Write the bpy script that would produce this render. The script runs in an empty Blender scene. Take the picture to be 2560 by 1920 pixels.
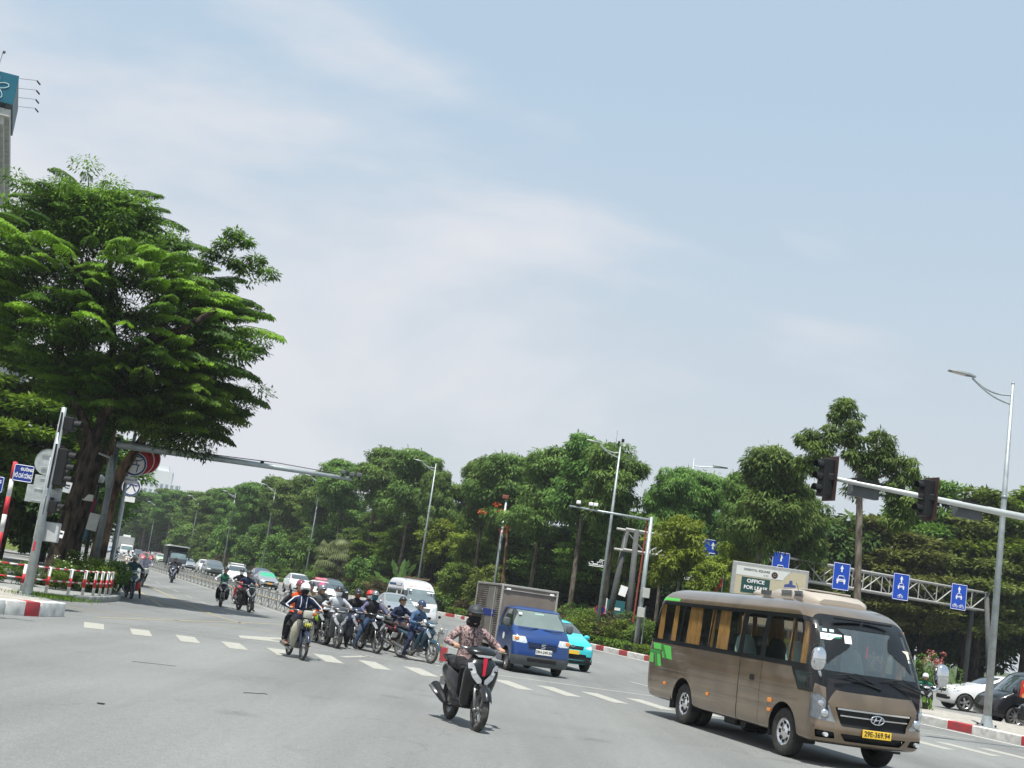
import bpy, bmesh, math, random
import numpy as np
from mathutils import Vector, Matrix, Euler
from math import sin, cos, pi, radians, atan2, sqrt

random.seed(7); RNG = np.random.default_rng(11)
SC = bpy.context.scene
COL = SC.collection

# ------------------------------------------------------------------ camera
PITCH, ROLL, CAMH = 0.165486, 0.142267, 1.864
_fw = Vector((0, cos(PITCH), sin(PITCH))); _up0 = Vector((0, -sin(PITCH), cos(PITCH))); _rt0 = Vector((1, 0, 0))
_up = _up0 * cos(ROLL) - _rt0 * sin(ROLL); _rt = _rt0 * cos(ROLL) + _up0 * sin(ROLL)
cd = bpy.data.cameras.new('camera'); cam = bpy.data.objects.new('camera', cd); COL.objects.link(cam)
cam.matrix_world = Matrix(((_rt.x, _up.x, -_fw.x, 0), (_rt.y, _up.y, -_fw.y, 0), (_rt.z, _up.z, -_fw.z, CAMH), (0, 0, 0, 1)))
cd.sensor_width = 36; cd.lens = 45.34; cd.clip_start = .1; cd.clip_end = 6000
SC.camera = cam

# ------------------------------------------------------------------ light
SUN_EL, SUN_AZ = radians(70), atan2(-.25, -.97)          # azimuth measured from +Y towards +X
sd = bpy.data.lights.new('sun', 'SUN'); sun = bpy.data.objects.new('sun', sd); COL.objects.link(sun)
sd.energy = 5.0; sd.angle = radians(.6); sd.color = (1, .965, .9)
_sdir = Vector((sin(SUN_AZ) * cos(SUN_EL), cos(SUN_AZ) * cos(SUN_EL), sin(SUN_EL)))
sun.rotation_euler = _sdir.to_track_quat('Z', 'Y').to_euler(); sun.location = (0, 0, 60)

W = bpy.data.worlds.new('World'); SC.world = W; W.use_nodes = True
nt = W.node_tree; nt.nodes.clear()
def N(t, kind, **kw):
    n = t.nodes.new(kind)
    for k, v in kw.items(): setattr(n, k, v)
    return n
wo = N(nt, 'ShaderNodeOutputWorld'); bg = N(nt, 'ShaderNodeBackground'); bg.inputs[1].default_value = .1
sky = N(nt, 'ShaderNodeTexSky', sky_type='NISHITA'); sky.sun_disc = False
sky.sun_elevation = SUN_EL; sky.sun_rotation = SUN_AZ % (2 * pi); sky.air_density = 1.2; sky.dust_density = 2.2; sky.ozone_density = 1.5
tc = N(nt, 'ShaderNodeTexCoord'); sep = N(nt, 'ShaderNodeSeparateXYZ'); nt.links.new(tc.outputs['Generated'], sep.inputs[0])
# thin high cloud: two noise layers in the sky's own direction space
mp = N(nt, 'ShaderNodeMapping'); mp.inputs['Scale'].default_value = (1, 1, 2.6); mp.inputs['Location'].default_value = (.35, .1, .62)
nt.links.new(tc.outputs['Generated'], mp.inputs[0])
n1 = N(nt, 'ShaderNodeTexNoise'); n1.inputs['Scale'].default_value = 2.3; n1.inputs['Detail'].default_value = 7; n1.inputs['Roughness'].default_value = .52; n1.inputs['Distortion'].default_value = .25
nt.links.new(mp.outputs[0], n1.inputs['Vector'])
r1 = N(nt, 'ShaderNodeMapRange', interpolation_type='SMOOTHSTEP'); r1.inputs[1].default_value = .42; r1.inputs[2].default_value = .63
# more cloud low down and towards the west (left)
b1 = N(nt, 'ShaderNodeMath', operation='MULTIPLY_ADD'); nt.links.new(sep.outputs[0], b1.inputs[0]); b1.inputs[1].default_value = -.62; nt.links.new(n1.outputs[0], b1.inputs[2])
b2 = N(nt, 'ShaderNodeMath', operation='MULTIPLY_ADD'); nt.links.new(sep.outputs[2], b2.inputs[0]); b2.inputs[1].default_value = -.42; nt.links.new(b1.outputs[0], b2.inputs[2])
b3 = N(nt, 'ShaderNodeMath', operation='ADD'); nt.links.new(b2.outputs[0], b3.inputs[0]); b3.inputs[1].default_value = .05
nt.links.new(b3.outputs[0], r1.inputs[0])
# haze towards the horizon
r2 = N(nt, 'ShaderNodeMapRange', interpolation_type='SMOOTHSTEP'); r2.inputs[1].default_value = .44; r2.inputs[2].default_value = .02; r2.inputs[3].default_value = .0; r2.inputs[4].default_value = 1
nt.links.new(sep.outputs[2], r2.inputs[0])
mx = N(nt, 'ShaderNodeMix', data_type='RGBA'); nt.links.new(sky.outputs[0], mx.inputs[6]); mx.inputs[7].default_value = (3.8, 4.95, 6.05, 1)
mx.inputs[0].default_value = .86
mh = N(nt, 'ShaderNodeMix', data_type='RGBA'); nt.links.new(mx.outputs[2], mh.inputs[6]); mh.inputs[7].default_value = (4.85, 5.25, 5.6, 1)
nt.links.new(r2.outputs[0], mh.inputs[0])
mm = N(nt, 'ShaderNodeMath', operation='MULTIPLY'); nt.links.new(r1.outputs[0], mm.inputs[0]); mm.inputs[1].default_value = .95
mc = N(nt, 'ShaderNodeMix', data_type='RGBA'); nt.links.new(mh.outputs[2], mc.inputs[6]); mc.inputs[7].default_value = (5.75, 5.9, 6.3, 1)
nt.links.new(mm.outputs[0], mc.inputs[0]); nt.links.new(mc.outputs[2], bg.inputs[0]); nt.links.new(bg.outputs[0], wo.inputs[0])

vs = SC.view_settings
SC.display_settings.display_device = 'sRGB'
vs.view_transform = 'Standard'; vs.look = 'None'; vs.exposure = .42; vs.gamma = 1; vs.use_curve_mapping = False
SC.cycles.max_bounces = 6; SC.cycles.transparent_max_bounces = 12

# ------------------------------------------------------------------ materials
MATS = {}
def mat(name, rgb, rough=.6, metal=0., var=.12, scale=6., bump=0., bscale=40., coat=0., dirt=None, spec=.3, trans=0., alpha=1., emit=None, stretch=None, obj=False, con=None):
    if name in MATS: return MATS[name]
    m = bpy.data.materials.new(name); m.use_nodes = True; t = m.node_tree; b = t.nodes['Principled BSDF']
    co = N(t, 'ShaderNodeTexCoord'); src = co.outputs['Object']
    if stretch:
        ma = N(t, 'ShaderNodeMapping'); ma.inputs['Scale'].default_value = stretch; t.links.new(src, ma.inputs[0]); src = ma.outputs[0]
    no = N(t, 'ShaderNodeTexNoise'); no.inputs['Scale'].default_value = scale; no.inputs['Detail'].default_value = 4; t.links.new(src, no.inputs['Vector'])
    mi = N(t, 'ShaderNodeMix', data_type='RGBA')
    cw = con or (.16 if dirt else .25); mr = N(t, 'ShaderNodeMapRange'); mr.inputs[1].default_value = .5 - cw; mr.inputs[2].default_value = .5 + cw; t.links.new(no.outputs[0], mr.inputs[0]); t.links.new(mr.outputs[0], mi.inputs[0])
    lo = [max(0, c * (1 - var)) for c in rgb]; hi = [min(1, c * (1 + var)) for c in rgb]
    if dirt: lo = dirt
    mi.inputs[6].default_value = (*lo, 1); mi.inputs[7].default_value = (*hi, 1)
    t.links.new(mi.outputs[2], b.inputs['Base Color'])
    b.inputs['Roughness'].default_value = rough; b.inputs['Metallic'].default_value = metal
    b.inputs['Specular IOR Level'].default_value = spec; b.inputs['Coat Weight'].default_value = coat; b.inputs['Coat Roughness'].default_value = .06
    if trans: b.inputs['Transmission Weight'].default_value = trans
    if alpha < 1: b.inputs['Alpha'].default_value = alpha
    if emit: b.inputs['Emission Color'].default_value = (*emit[:3], 1); b.inputs['Emission Strength'].default_value = emit[3]
    if bump:
        n2 = N(t, 'ShaderNodeTexNoise'); n2.inputs['Scale'].default_value = bscale; n2.inputs['Detail'].default_value = 3; t.links.new(src, n2.inputs['Vector'])
        bu = N(t, 'ShaderNodeBump'); bu.inputs['Strength'].default_value = bump; bu.inputs['Distance'].default_value = .02
        t.links.new(n2.outputs[0], bu.inputs['Height']); t.links.new(bu.outputs[0], b.inputs['Normal'])
    MATS[name] = m; return m

def paint(name, rgb, metal=.0, rough=.32, coat=.7, var=.06, dirt=None):
    return mat(name, rgb, rough, metal, var, 2.2, coat=coat, dirt=dirt)

def glass(name, rgb=(.02, .026, .028), alpha=.9, rough=.06):
    if name in MATS: return MATS[name]
    m = mat(name, rgb, rough, 0, .2, 1.5, alpha=alpha, spec=.9, coat=1.0); return m

def leaf_mat(name, dark, light, trans=.28, rough=.55):
    if name in MATS: return MATS[name]
    m = bpy.data.materials.new(name); m.use_nodes = True; t = m.node_tree; b = t.nodes['Principled BSDF']; out = t.nodes['Material Output']
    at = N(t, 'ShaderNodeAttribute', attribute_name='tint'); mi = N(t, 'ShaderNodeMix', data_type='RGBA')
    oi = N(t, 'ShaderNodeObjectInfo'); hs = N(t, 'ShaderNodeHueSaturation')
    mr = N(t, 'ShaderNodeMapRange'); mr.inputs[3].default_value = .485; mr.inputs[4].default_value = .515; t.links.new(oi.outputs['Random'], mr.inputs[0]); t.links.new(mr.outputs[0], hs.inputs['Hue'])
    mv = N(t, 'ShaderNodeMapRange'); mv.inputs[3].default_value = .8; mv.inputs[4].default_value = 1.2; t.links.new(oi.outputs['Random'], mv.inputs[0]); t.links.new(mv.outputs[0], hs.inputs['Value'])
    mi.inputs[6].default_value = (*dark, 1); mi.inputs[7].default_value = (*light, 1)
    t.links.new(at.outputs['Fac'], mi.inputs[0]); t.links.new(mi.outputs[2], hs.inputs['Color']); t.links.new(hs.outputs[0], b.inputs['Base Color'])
    b.inputs['Roughness'].default_value = rough; b.inputs['Specular IOR Level'].default_value = .2
    tr = N(t, 'ShaderNodeBsdfTranslucent'); t.links.new(hs.outputs[0], tr.inputs[0]); ms = N(t, 'ShaderNodeMixShader'); ms.inputs[0].default_value = trans
    t.links.new(b.outputs[0], ms.inputs[1]); t.links.new(tr.outputs[0], ms.inputs[2]); t.links.new(ms.outputs[0], out.inputs[0])
    MATS[name] = m; return m

# ------------------------------------------------------------------ mesh building
class MB:
    def __init__(s): s.v = []; s.f = []; s.m = []; s.cm = 0
    def add(s, vs_, fs_, mi=None):
        o = len(s.v); s.v += [tuple(p) for p in vs_]; s.f += [tuple(i + o for i in f) for f in fs_]; s.m += [s.cm if mi is None else mi] * len(fs_); return s
    def box(s, c, d, rot=None, taper=1., mi=None):
        x, y, z = d[0] / 2, d[1] / 2, d[2] / 2
        P = [Vector((sx * x * (taper if sz > 0 else 1), sy * y * (taper if sz > 0 else 1), sz * z)) for sz in (-1, 1) for sy in (-1, 1) for sx in (-1, 1)]
        if rot is not None:
            R_ = rot if isinstance(rot, Matrix) else Euler(rot).to_matrix(); P = [R_ @ p for p in P]
        c = Vector(c)
        return s.add([p + c for p in P], [(0, 2, 3, 1), (4, 5, 7, 6), (0, 1, 5, 4), (2, 6, 7, 3), (0, 4, 6, 2), (1, 3, 7, 5)], mi)
    def bbox(s, c, d, b=.01, rot=None, mi=None):
        # bevelled box: chamfered on all edges
        x, y, z = d[0] / 2, d[1] / 2, d[2] / 2; b = min(b, x * .9, y * .9, z * .9)
        bm = bmesh.new(); bmesh.ops.create_cube(bm, size=1)
        for v in bm.verts: v.co = Vector((v.co.x * d[0], v.co.y * d[1], v.co.z * d[2]))
        bmesh.ops.bevel(bm, geom=bm.edges[:], offset=b, segments=2, affect='EDGES', profile=.5)
        R_ = Matrix.Identity(3) if rot is None else (rot if isinstance(rot, Matrix) else Euler(rot).to_matrix())
        bm.verts.index_update(); c = Vector(c)
        s.add([R_ @ v.co + c for v in bm.verts], [[v.index for v in f.verts] for f in bm.faces], mi); bm.free(); return s
    def rings(s, R, cap=True, closed=True, mi=None):
        n = len(R[0]); V = [p for r in R for p in r]; F_ = []
        for i in range(len(R) - 1):
            for j in range(n if closed else n - 1):
                k = (j + 1) % n; F_.append((i * n + j, i * n + k, (i + 1) * n + k, (i + 1) * n + j))
        if cap and closed: F_.append(tuple(range(n - 1, -1, -1))); F_.append(tuple((len(R) - 1) * n + j for j in range(n)))
        return s.add(V, F_, mi)
    def tube(s, pts, r, n=8, cap=True, mi=None, flat=1.):
        pts = [Vector(p) for p in pts]; k = len(pts); rr = r if hasattr(r, '__len__') else [r] * k
        R = []; up = None
        for i, p in enumerate(pts):
            t = (pts[min(i + 1, k - 1)] - pts[max(i - 1, 0)]);
            t = t.normalized() if t.length > 1e-9 else Vector((0, 0, 1))
            if up is None: up = Vector((0, 0, 1)) if abs(t.z) < .9 else Vector((1, 0, 0))
            a = t.cross(up); a = a.normalized() if a.length > 1e-6 else Vector((1, 0, 0)); b_ = a.cross(t).normalized(); up = b_
            R.append([p + a * cos(2 * pi * j / n) * rr[i] + b_ * sin(2 * pi * j / n) * rr[i] * flat for j in range(n)])
        # winding: make outward
        R = [list(reversed(q)) for q in R]
        return s.rings(R, cap, mi=mi)
    def cyl(s, a, b, r, r2=None, n=12, mi=None): return s.tube([a, b], [r, r if r2 is None else r2], n, mi=mi)
    def lathe(s, prof, c=(0, 0, 0), axis='z', n=24, mi=None, a0=0, a1=2 * pi):
        R = []; full = abs(a1 - a0 - 2 * pi) < 1e-6; c = Vector(c)
        steps = n if full else n + 1
        for j in range(steps):
            a = a0 + (a1 - a0) * j / n; row = []
            for (r, h) in prof:
                p = Vector((r * cos(a), r * sin(a), h))
                if axis == 'y': p = Vector((p.x, p.z, p.y))
                elif axis == 'x': p = Vector((p.z, p.x, p.y))
                row.append(p + c)
            R.append(row)
        m = len(prof); V = [p for r in R for p in r]; F_ = []
        for j in range(n if full else n):
            k = (j + 1) % steps
            for i in range(m - 1):
                f = (j * m + i, k * m + i, k * m + i + 1, j * m + i + 1)
                F_.append(f if axis in ('z', 'x') else f[::-1])
        return s.add(V, F_, mi)
    def ell(s, c, r, n=12, m=8, mi=None, rot=None, e=1.):
        V = []; F_ = []; c = Vector(c)
        R_ = Matrix.Identity(3) if rot is None else Euler(rot).to_matrix()
        sg = lambda x: (abs(x) ** e) * (1 if x >= 0 else -1)
        V.append(R_ @ Vector((0, 0, -r[2])) + c)
        for i in range(1, m):
            t = -pi / 2 + pi * i / m
            for j in range(n):
                a = 2 * pi * j / n; V.append(R_ @ Vector((r[0] * sg(cos(t)) * sg(cos(a)), r[1] * sg(cos(t)) * sg(sin(a)), r[2] * sg(sin(t)))) + c)
        V.append(R_ @ Vector((0, 0, r[2])) + c)
        for j in range(n):
            k = (j + 1) % n; F_.append((0, 1 + k, 1 + j)); F_.append((len(V) - 1, len(V) - 1 - n + j, len(V) - 1 - n + k))
            for i in range(m - 2): F_.append((1 + i * n + j, 1 + i * n + k, 1 + (i + 1) * n + k, 1 + (i + 1) * n + j))
        return s.add(V, F_, mi)
    def prism(s, poly, a, b, axis='z', mi=None):
        # extrude a 2D polygon between coordinates a and b of an axis
        def P(p, h): return {'z': (p[0], p[1], h), 'y': (p[0], h, p[1]), 'x': (h, p[0], p[1])}[axis]
        n = len(poly); V = [P(p, a) for p in poly] + [P(p, b) for p in poly]
        F_ = [tuple(range(n))[::-1], tuple(range(n, 2 * n))] + [(i, (i + 1) % n, n + (i + 1) % n, n + i) for i in range(n)]
        if axis == 'y': F_ = [f[::-1] for f in F_]
        return s.add(V, F_, mi)
    def mesh(s, name='mesh'):
        me = bpy.data.meshes.new(name); me.from_pydata(s.v, [], s.f); me.update()
        if any(s.m): me.polygons.foreach_set('material_index', s.m)
        return me
    def each(s, name, m, parent=None, smooth=False, **kw):
        # one object per loose piece
        par = list(range(len(s.v)))
        def find(a):
            while par[a] != a: par[a] = par[par[a]]; a = par[a]
            return a
        for f in s.f:
            r = find(f[0])
            for i in f[1:]: par[find(i)] = r
        g = {}
        for f, mi in zip(s.f, s.m): g.setdefault(find(f[0]), []).append((f, mi))
        out = []
        for fl in g.values():
            ids = {}; q = MB()
            for f, mi in fl:
                for i in f:
                    if i not in ids: ids[i] = len(q.v); q.v.append(s.v[i])
                q.f.append(tuple(ids[i] for i in f)); q.m.append(mi)
            out.append(q.build(name, m, parent, smooth, **kw))
        return out
    def build(s, name, m, parent=None, smooth=False, **kw): return ob(name, s.mesh(name), m, parent, smooth, **kw)

def ob(name, me, m=None, parent=None, smooth=False, kind=None, label=None, cat=None, group=None, loc=None, rot=None):
    o = bpy.data.objects.new(name, me)
    if me is not None and m is not None and len(me.materials) == 0:
        for x in (m if isinstance(m, (list, tuple)) else [m]): me.materials.append(x)
    if smooth and me is not None:
        me.polygons.foreach_set('use_smooth', [True] * len(me.polygons))
        if smooth != True: me.set_sharp_from_angle(angle=radians(smooth))
    COL.objects.link(o)
    if parent is not None: o.parent = parent
    if loc is not None: o.location = loc
    if rot is not None: o.rotation_euler = rot
    if kind: o['kind'] = kind
    if label: o['label'] = label
    if cat: o['category'] = cat
    if group: o['group'] = group
    return o

def thing(name, label, cat, loc=(0, 0, 0), rz=0, group=None, rot=None):
    o = bpy.data.objects.new(name, None); COL.objects.link(o); o.empty_display_size = .2
    o.location = loc; o.rotation_euler = rot if rot is not None else (0, 0, rz); o['label'] = label; o['category'] = cat
    if group: o['group'] = group
    return o

def kids(o): return [c for c in ALLKIDS(o)]
def ALLKIDS(o): return [c for c in bpy.data.objects if c.parent == o]
def copy_tree(root, loc, rz=None, label=None, group=None, scale=None, swap=None, rot=None):
    ch = {}
    for c in bpy.data.objects:
        if c.parent is not None: ch.setdefault(c.parent.name, []).append(c)
    def cp(o, par):
        c = o.copy(); COL.objects.link(c)
        if par is not None: c.parent = par
        if swap and c.data is not None and c.data.materials:
            for sl in c.material_slots:
                if sl.material and sl.material.name in swap: sl.link = 'OBJECT'; sl.material = swap[o.material_slots[sl.slot_index].material.name if False else o.data.materials[sl.slot_index].name]
        for k in ch.get(o.name, []): cp(k, c)
        return c
    r = cp(root, None); r.location = loc
    if rz is not None: r.rotation_euler = (0, 0, rz)
    if rot is not None: r.rotation_euler = rot
    if label: r['label'] = label
    if group: r['group'] = group
    if scale is not None: r.scale = scale if hasattr(scale, '__len__') else (scale,) * 3
    return r

def ctext(s, size, m, parent, loc, R_, name='lettering', ext=.002, align='CENTER', bold=0., sx=1.):
    cu = bpy.data.curves.new(name, 'FONT'); cu.body = s; cu.size = size; cu.extrude = ext; cu.align_x = align; cu.align_y = 'CENTER'; cu.offset = bold
    o = bpy.data.objects.new(name, cu); COL.objects.link(o)
    bpy.context.view_layer.update()
    me = bpy.data.meshes.new_from_object(o.evaluated_get(bpy.context.evaluated_depsgraph_get()))
    bpy.data.objects.remove(o); me.materials.clear(); me.materials.append(m)
    Mx = Matrix.Translation(Vector(loc)) @ (R_.to_4x4()) @ Matrix.Diagonal((sx, 1, 1, 1)); me.transform(Mx)
    return ob(name, me, None, parent)

def face_rot(normal, up=(0, 0, 1)):
    # text faces along normal; text x axis = up x normal
    n = Vector(normal).normalized(); u = Vector(up); x = u.cross(n).normalized(); y = n.cross(x)
    return Matrix(((x.x, y.x, n.x), (x.y, y.y, n.y), (x.z, y.z, n.z)))

def rpoly(pts, r, n=3):
    out = []; k = len(pts); rr = r if hasattr(r, '__len__') else [r] * k
    for i, p in enumerate(pts):
        p = Vector(p); a = Vector(pts[i - 1]); b = Vector(pts[(i + 1) % k]); ra = rr[i]
        if ra <= 0: out.append(tuple(p)); continue
        da = (a - p).normalized() * ra; db = (b - p).normalized() * ra
        for j in range(n + 1):
            t = j / n; q = (p + da) * (1 - t) ** 2 + p * 2 * t * (1 - t) + (p + db) * t * t; out.append((q.x, q.y))
    return out

def inpoly(p, poly):
    s = 0
    for i in range(len(poly)):
        a = poly[i]; b = poly[(i + 1) % len(poly)]; c = (b[0] - a[0]) * (p[1] - a[1]) - (b[1] - a[1]) * (p[0] - a[0])
        if abs(c) < 1e-9: continue
        if s == 0: s = 1 if c > 0 else -1
        elif (c > 0) != (s > 0): return False
    return True

def cut(bm, poly, axis, side, inset=.008, nmin=.2):
    """cut a convex polygon out of a shell, seen along an axis; returns MB of the removed faces"""
    ai = 'xyz'.index(axis); o2 = [i for i in range(3) if i != ai]
    lo = [min(p[i] for p in poly) for i in (0, 1)]; hi = [max(p[i] for p in poly) for i in (0, 1)]
    def cand():
        fs_ = []
        for f in bm.faces:
            if f.normal[ai] * side < nmin: continue
            ok = True
            for q in (0, 1):
                cs = [v.co[o2[q]] for v in f.verts]
                if max(cs) < lo[q] or min(cs) > hi[q]: ok = False; break
            if ok: fs_.append(f)
        return fs_
    for i in range(len(poly)):
        a = poly[i]; b = poly[(i + 1) % len(poly)]; nn = (b[1] - a[1], -(b[0] - a[0]))
        pc = [0, 0, 0]; pc[o2[0]] = a[0]; pc[o2[1]] = a[1]; pn = [0, 0, 0]; pn[o2[0]] = nn[0]; pn[o2[1]] = nn[1]
        fs_ = cand(); g = set(fs_)
        for f in fs_: g.update(f.edges); g.update(f.verts)
        if not fs_: continue
        bmesh.ops.bisect_plane(bm, geom=list(g), plane_co=pc, plane_no=pn, dist=1e-5)
    bm.normal_update()
    sel = [f for f in cand() if inpoly([f.calc_center_median()[q] for q in o2], poly)]
    out = MB(); idx = {}
    vn = {}
    for f in sel:
        for v in f.verts: vn.setdefault(v, Vector()); vn[v] += f.normal
    for f in sel:
        ids = []
        for v in f.verts:
            if v not in idx: idx[v] = len(out.v); out.v.append(tuple(v.co - vn[v].normalized() * inset))
            ids.append(idx[v])
        out.f.append(tuple(ids)); out.m.append(0)
    bmesh.ops.delete(bm, geom=sel, context='FACES'); return out

def bm_from(mb):
    bm = bmesh.new(); me = mb.mesh(); bm.from_mesh(me); bpy.data.meshes.remove(me); bm.normal_update(); return bm
def bm_build(bm, name, m, parent, smooth=True, **kw):
    me = bpy.data.meshes.new(name); bm.to_mesh(me); bm.free(); return ob(name, me, m, parent, smooth, **kw)
def evalmesh(me, mods):
    o = bpy.data.objects.new('tmp', me); COL.objects.link(o)
    for t, kw in mods:
        md = o.modifiers.new(t, t)
        for k, v in kw.items(): setattr(md, k, v)
    bpy.context.view_layer.update()
    r = bpy.data.meshes.new_from_object(o.evaluated_get(bpy.context.evaluated_depsgraph_get()))
    bpy.data.objects.remove(o); return r
def mbox(name, c, d, m, parent, b=0, rot=None, **kw):
    q = MB()
    (q.bbox(c, d, b, rot) if b else q.box(c, d, rot)); return q.build(name, m, parent, **kw)
# ------------------------------------------------------------------ ground and road
def asphalt():
    m = bpy.data.materials.new('asphalt'); m.use_nodes = True; t = m.node_tree; b = t.nodes['Principled BSDF']
    co = N(t, 'ShaderNodeTexCoord'); src = co.outputs['Object']
    def noise(sc, det, rough=.5, vec=None, dist=0):
        n = N(t, 'ShaderNodeTexNoise'); n.inputs['Scale'].default_value = sc; n.inputs['Detail'].default_value = det; n.inputs['Roughness'].default_value = rough; n.inputs['Distortion'].default_value = dist
        t.links.new(vec or src, n.inputs['Vector']); return n.outputs[0]
    def ramp(o, a, b_, c, d):
        r = N(t, 'ShaderNodeMapRange'); r.inputs[1].default_value = a; r.inputs[2].default_value = b_; r.inputs[3].default_value = c; r.inputs[4].default_value = d; t.links.new(o, r.inputs[0]); return r.outputs[0]
    def mul(a, b_):
        r = N(t, 'ShaderNodeMath', operation='MULTIPLY'); t.links.new(a, r.inputs[0]); t.links.new(b_, r.inputs[1]); return r.outputs[0]
    rot = N(t, 'ShaderNodeMapping'); rot.inputs['Rotation'].default_value = (0, 0, radians(-18)); rot.inputs['Scale'].default_value = (.55, .035, 1); t.links.new(src, rot.inputs[0])
    a = ramp(noise(1., 5, .6, rot.outputs[0]), .3, .7, .80, 1.16)
    a2 = ramp(noise(.11, 4, .55, dist=.6), .35, .65, .88, 1.10)
    st = N(t, 'ShaderNodeTexVoronoi'); st.inputs['Scale'].default_value = .55; t.links.new(src, st.inputs['Vector']); oil = ramp(st.outputs['Distance'], .05, .20, .80, 1.)
    om = N(t, 'ShaderNodeMath', operation='MAXIMUM'); t.links.new(oil, om.inputs[0]); t.links.new(ramp(noise(.35, 3, .6), .50, .56, .7, 1.), om.inputs[1])
    a3 = ramp(noise(38, 3, .8), .25, .75, .62, 1.38)
    a5 = ramp(noise(9, 4, .75), .3, .7, .88, 1.12)
    a4 = ramp(noise(160, 2, .9), .3, .72, .68, 1.34)
    # crack network
    vo = N(t, 'ShaderNodeTexVoronoi', feature='DISTANCE_TO_EDGE'); vo.inputs['Scale'].default_value = .16; vo.inputs['Randomness'].default_value = 1
    nd = N(t, 'ShaderNodeTexNoise'); nd.inputs['Scale'].default_value = 1.1; nd.inputs['Detail'].default_value = 5; t.links.new(src, nd.inputs['Vector'])
    va = N(t, 'ShaderNodeVectorMath', operation='ADD'); sc_ = N(t, 'ShaderNodeVectorMath', operation='SCALE'); sc_.inputs['Scale'].default_value = 1.6
    t.links.new(nd.outputs['Color'], sc_.inputs[0]); t.links.new(src, va.inputs[0]); t.links.new(sc_.outputs[0], va.inputs[1]); t.links.new(va.outputs[0], vo.inputs['Vector'])
    cr = ramp(vo.outputs['Distance'], .0015, .005, .86, 1.)
    v = mul(mul(mul(a, a2), mul(a3, a4)), mul(mul(a5, om.outputs[0]), cr))
    mi = N(t, 'ShaderNodeMix', data_type='RGBA'); t.links.new(noise(.05, 3), mi.inputs[0]); mi.inputs[6].default_value = (.168, .178, .175, 1); mi.inputs[7].default_value = (.186, .190, .184, 1)
    vm = N(t, 'ShaderNodeVectorMath', operation='SCALE'); t.links.new(mi.outputs[2], vm.inputs[0]); t.links.new(v, vm.inputs['Scale'])
    t.links.new(vm.outputs[0], b.inputs['Base Color']); b.inputs['Roughness'].default_value = .82; b.inputs['Specular IOR Level'].default_value = .3
    bu = N(t, 'ShaderNodeBump'); bu.inputs['Strength'].default_value = .5; bu.inputs['Distance'].default_value = .006; t.links.new(a3, bu.inputs['Height']); t.links.new(bu.outputs[0], b.inputs['Normal'])
    return m
M_ASPH = asphalt()
def wornpaint(name, rgb, wear=.5, under=(.18, .185, .178)):
    m = bpy.data.materials.new(name); m.use_nodes = True; t = m.node_tree; b = t.nodes['Principled BSDF']
    co = N(t, 'ShaderNodeTexCoord'); n = N(t, 'ShaderNodeTexNoise'); n.inputs['Scale'].default_value = 7; n.inputs['Detail'].default_value = 8; n.inputs['Roughness'].default_value = .72
    t.links.new(co.outputs['Object'], n.inputs['Vector']); r = N(t, 'ShaderNodeMapRange'); r.inputs[1].default_value = .5 - .18; r.inputs[2].default_value = .5 + .16; r.inputs[3].default_value = wear * .55; r.inputs[4].default_value = min(1, wear * 1.45)
    t.links.new(n.outputs[0], r.inputs[0]); mi = N(t, 'ShaderNodeMix', data_type='RGBA'); t.links.new(r.outputs[0], mi.inputs[0])
    mi.inputs[6].default_value = (*under, 1); mi.inputs[7].default_value = (*rgb, 1); t.links.new(mi.outputs[2], b.inputs['Base Color']); b.inputs['Roughness'].default_value = .8
    MATS[name] = m; return m
M_WHITE = wornpaint('road_white', (.46, .45, .38), .50); M_WHITE2 = wornpaint('road_white_fresh', (.62, .61, .56), .8)
M_FAINT = wornpaint('road_white_faint', (.42, .41, .37), .30); M_YEL = wornpaint('road_yellow', (.42, .33, .13), .42)
M_GRASS = mat('grass_soil', (.045, .07, .02), .95, 0, .5, 3, bump=.6, bscale=30)
M_SOIL = mat('soil', (.06, .05, .035), .95, 0, .4, 4, bump=.5)
M_PAVE = mat('paving', (.36, .34, .31), .85, 0, .14, 5, bump=.2, bscale=60, dirt=(.25, .235, .2))
M_KGREY = mat('kerb_grey', (.22, .23, .22), .8, 0, .2, 4, bump=.3)
M_KRED = mat('kerb_red', (.42, .035, .045), .7, 0, .14, 5, bump=.25, dirt=(.27, .06, .06))
M_KWHITE = mat('kerb_white', (.72, .72, .70), .75, 0, .05, 3.5, bump=.3, dirt=(.45, .44, .40))
M_DARK = mat('dark_gap', (.01, .01, .012), .8, 0, .2)
def slab(name, poly, z0, z1, m, **kw): return MB().prism(poly, z0, z1).build(name, m, kind='structure', **kw)

def sheet(name, xs, ys, z, m):
    V = [(x, y, z) for y in ys for x in xs]; n = len(xs)
    F_ = [(j * n + i, j * n + i + 1, (j + 1) * n + i + 1, (j + 1) * n + i) for j in range(len(ys) - 1) for i in range(n - 1)]
    return MB().add(V, F_).build(name, m, kind='structure')
sheet('ground', [-3000, -400, 0, 400, 3000], [-600, 0, 400, 1200, 4500], -.04, M_GRASS)
MB().add([(-260, -30, 0), (90, -30, 0), (60, 60, 0), (10, 130, 0), (-40, 260, 0), (-90, 420, 0), (-420, 420, 0), (-420, 60, 0)], [tuple(range(8))]).build('road', M_ASPH, kind='structure')

def kx(y): return 15.1 - .25 * (y - 35.7) if y < 101.6 else -1.375 - .42 * (y - 101.6)
def fx(y): return -.9 - .335 * (y - 35.1) if y < 90 else -19.29 - .349 * (y - 90)
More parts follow.
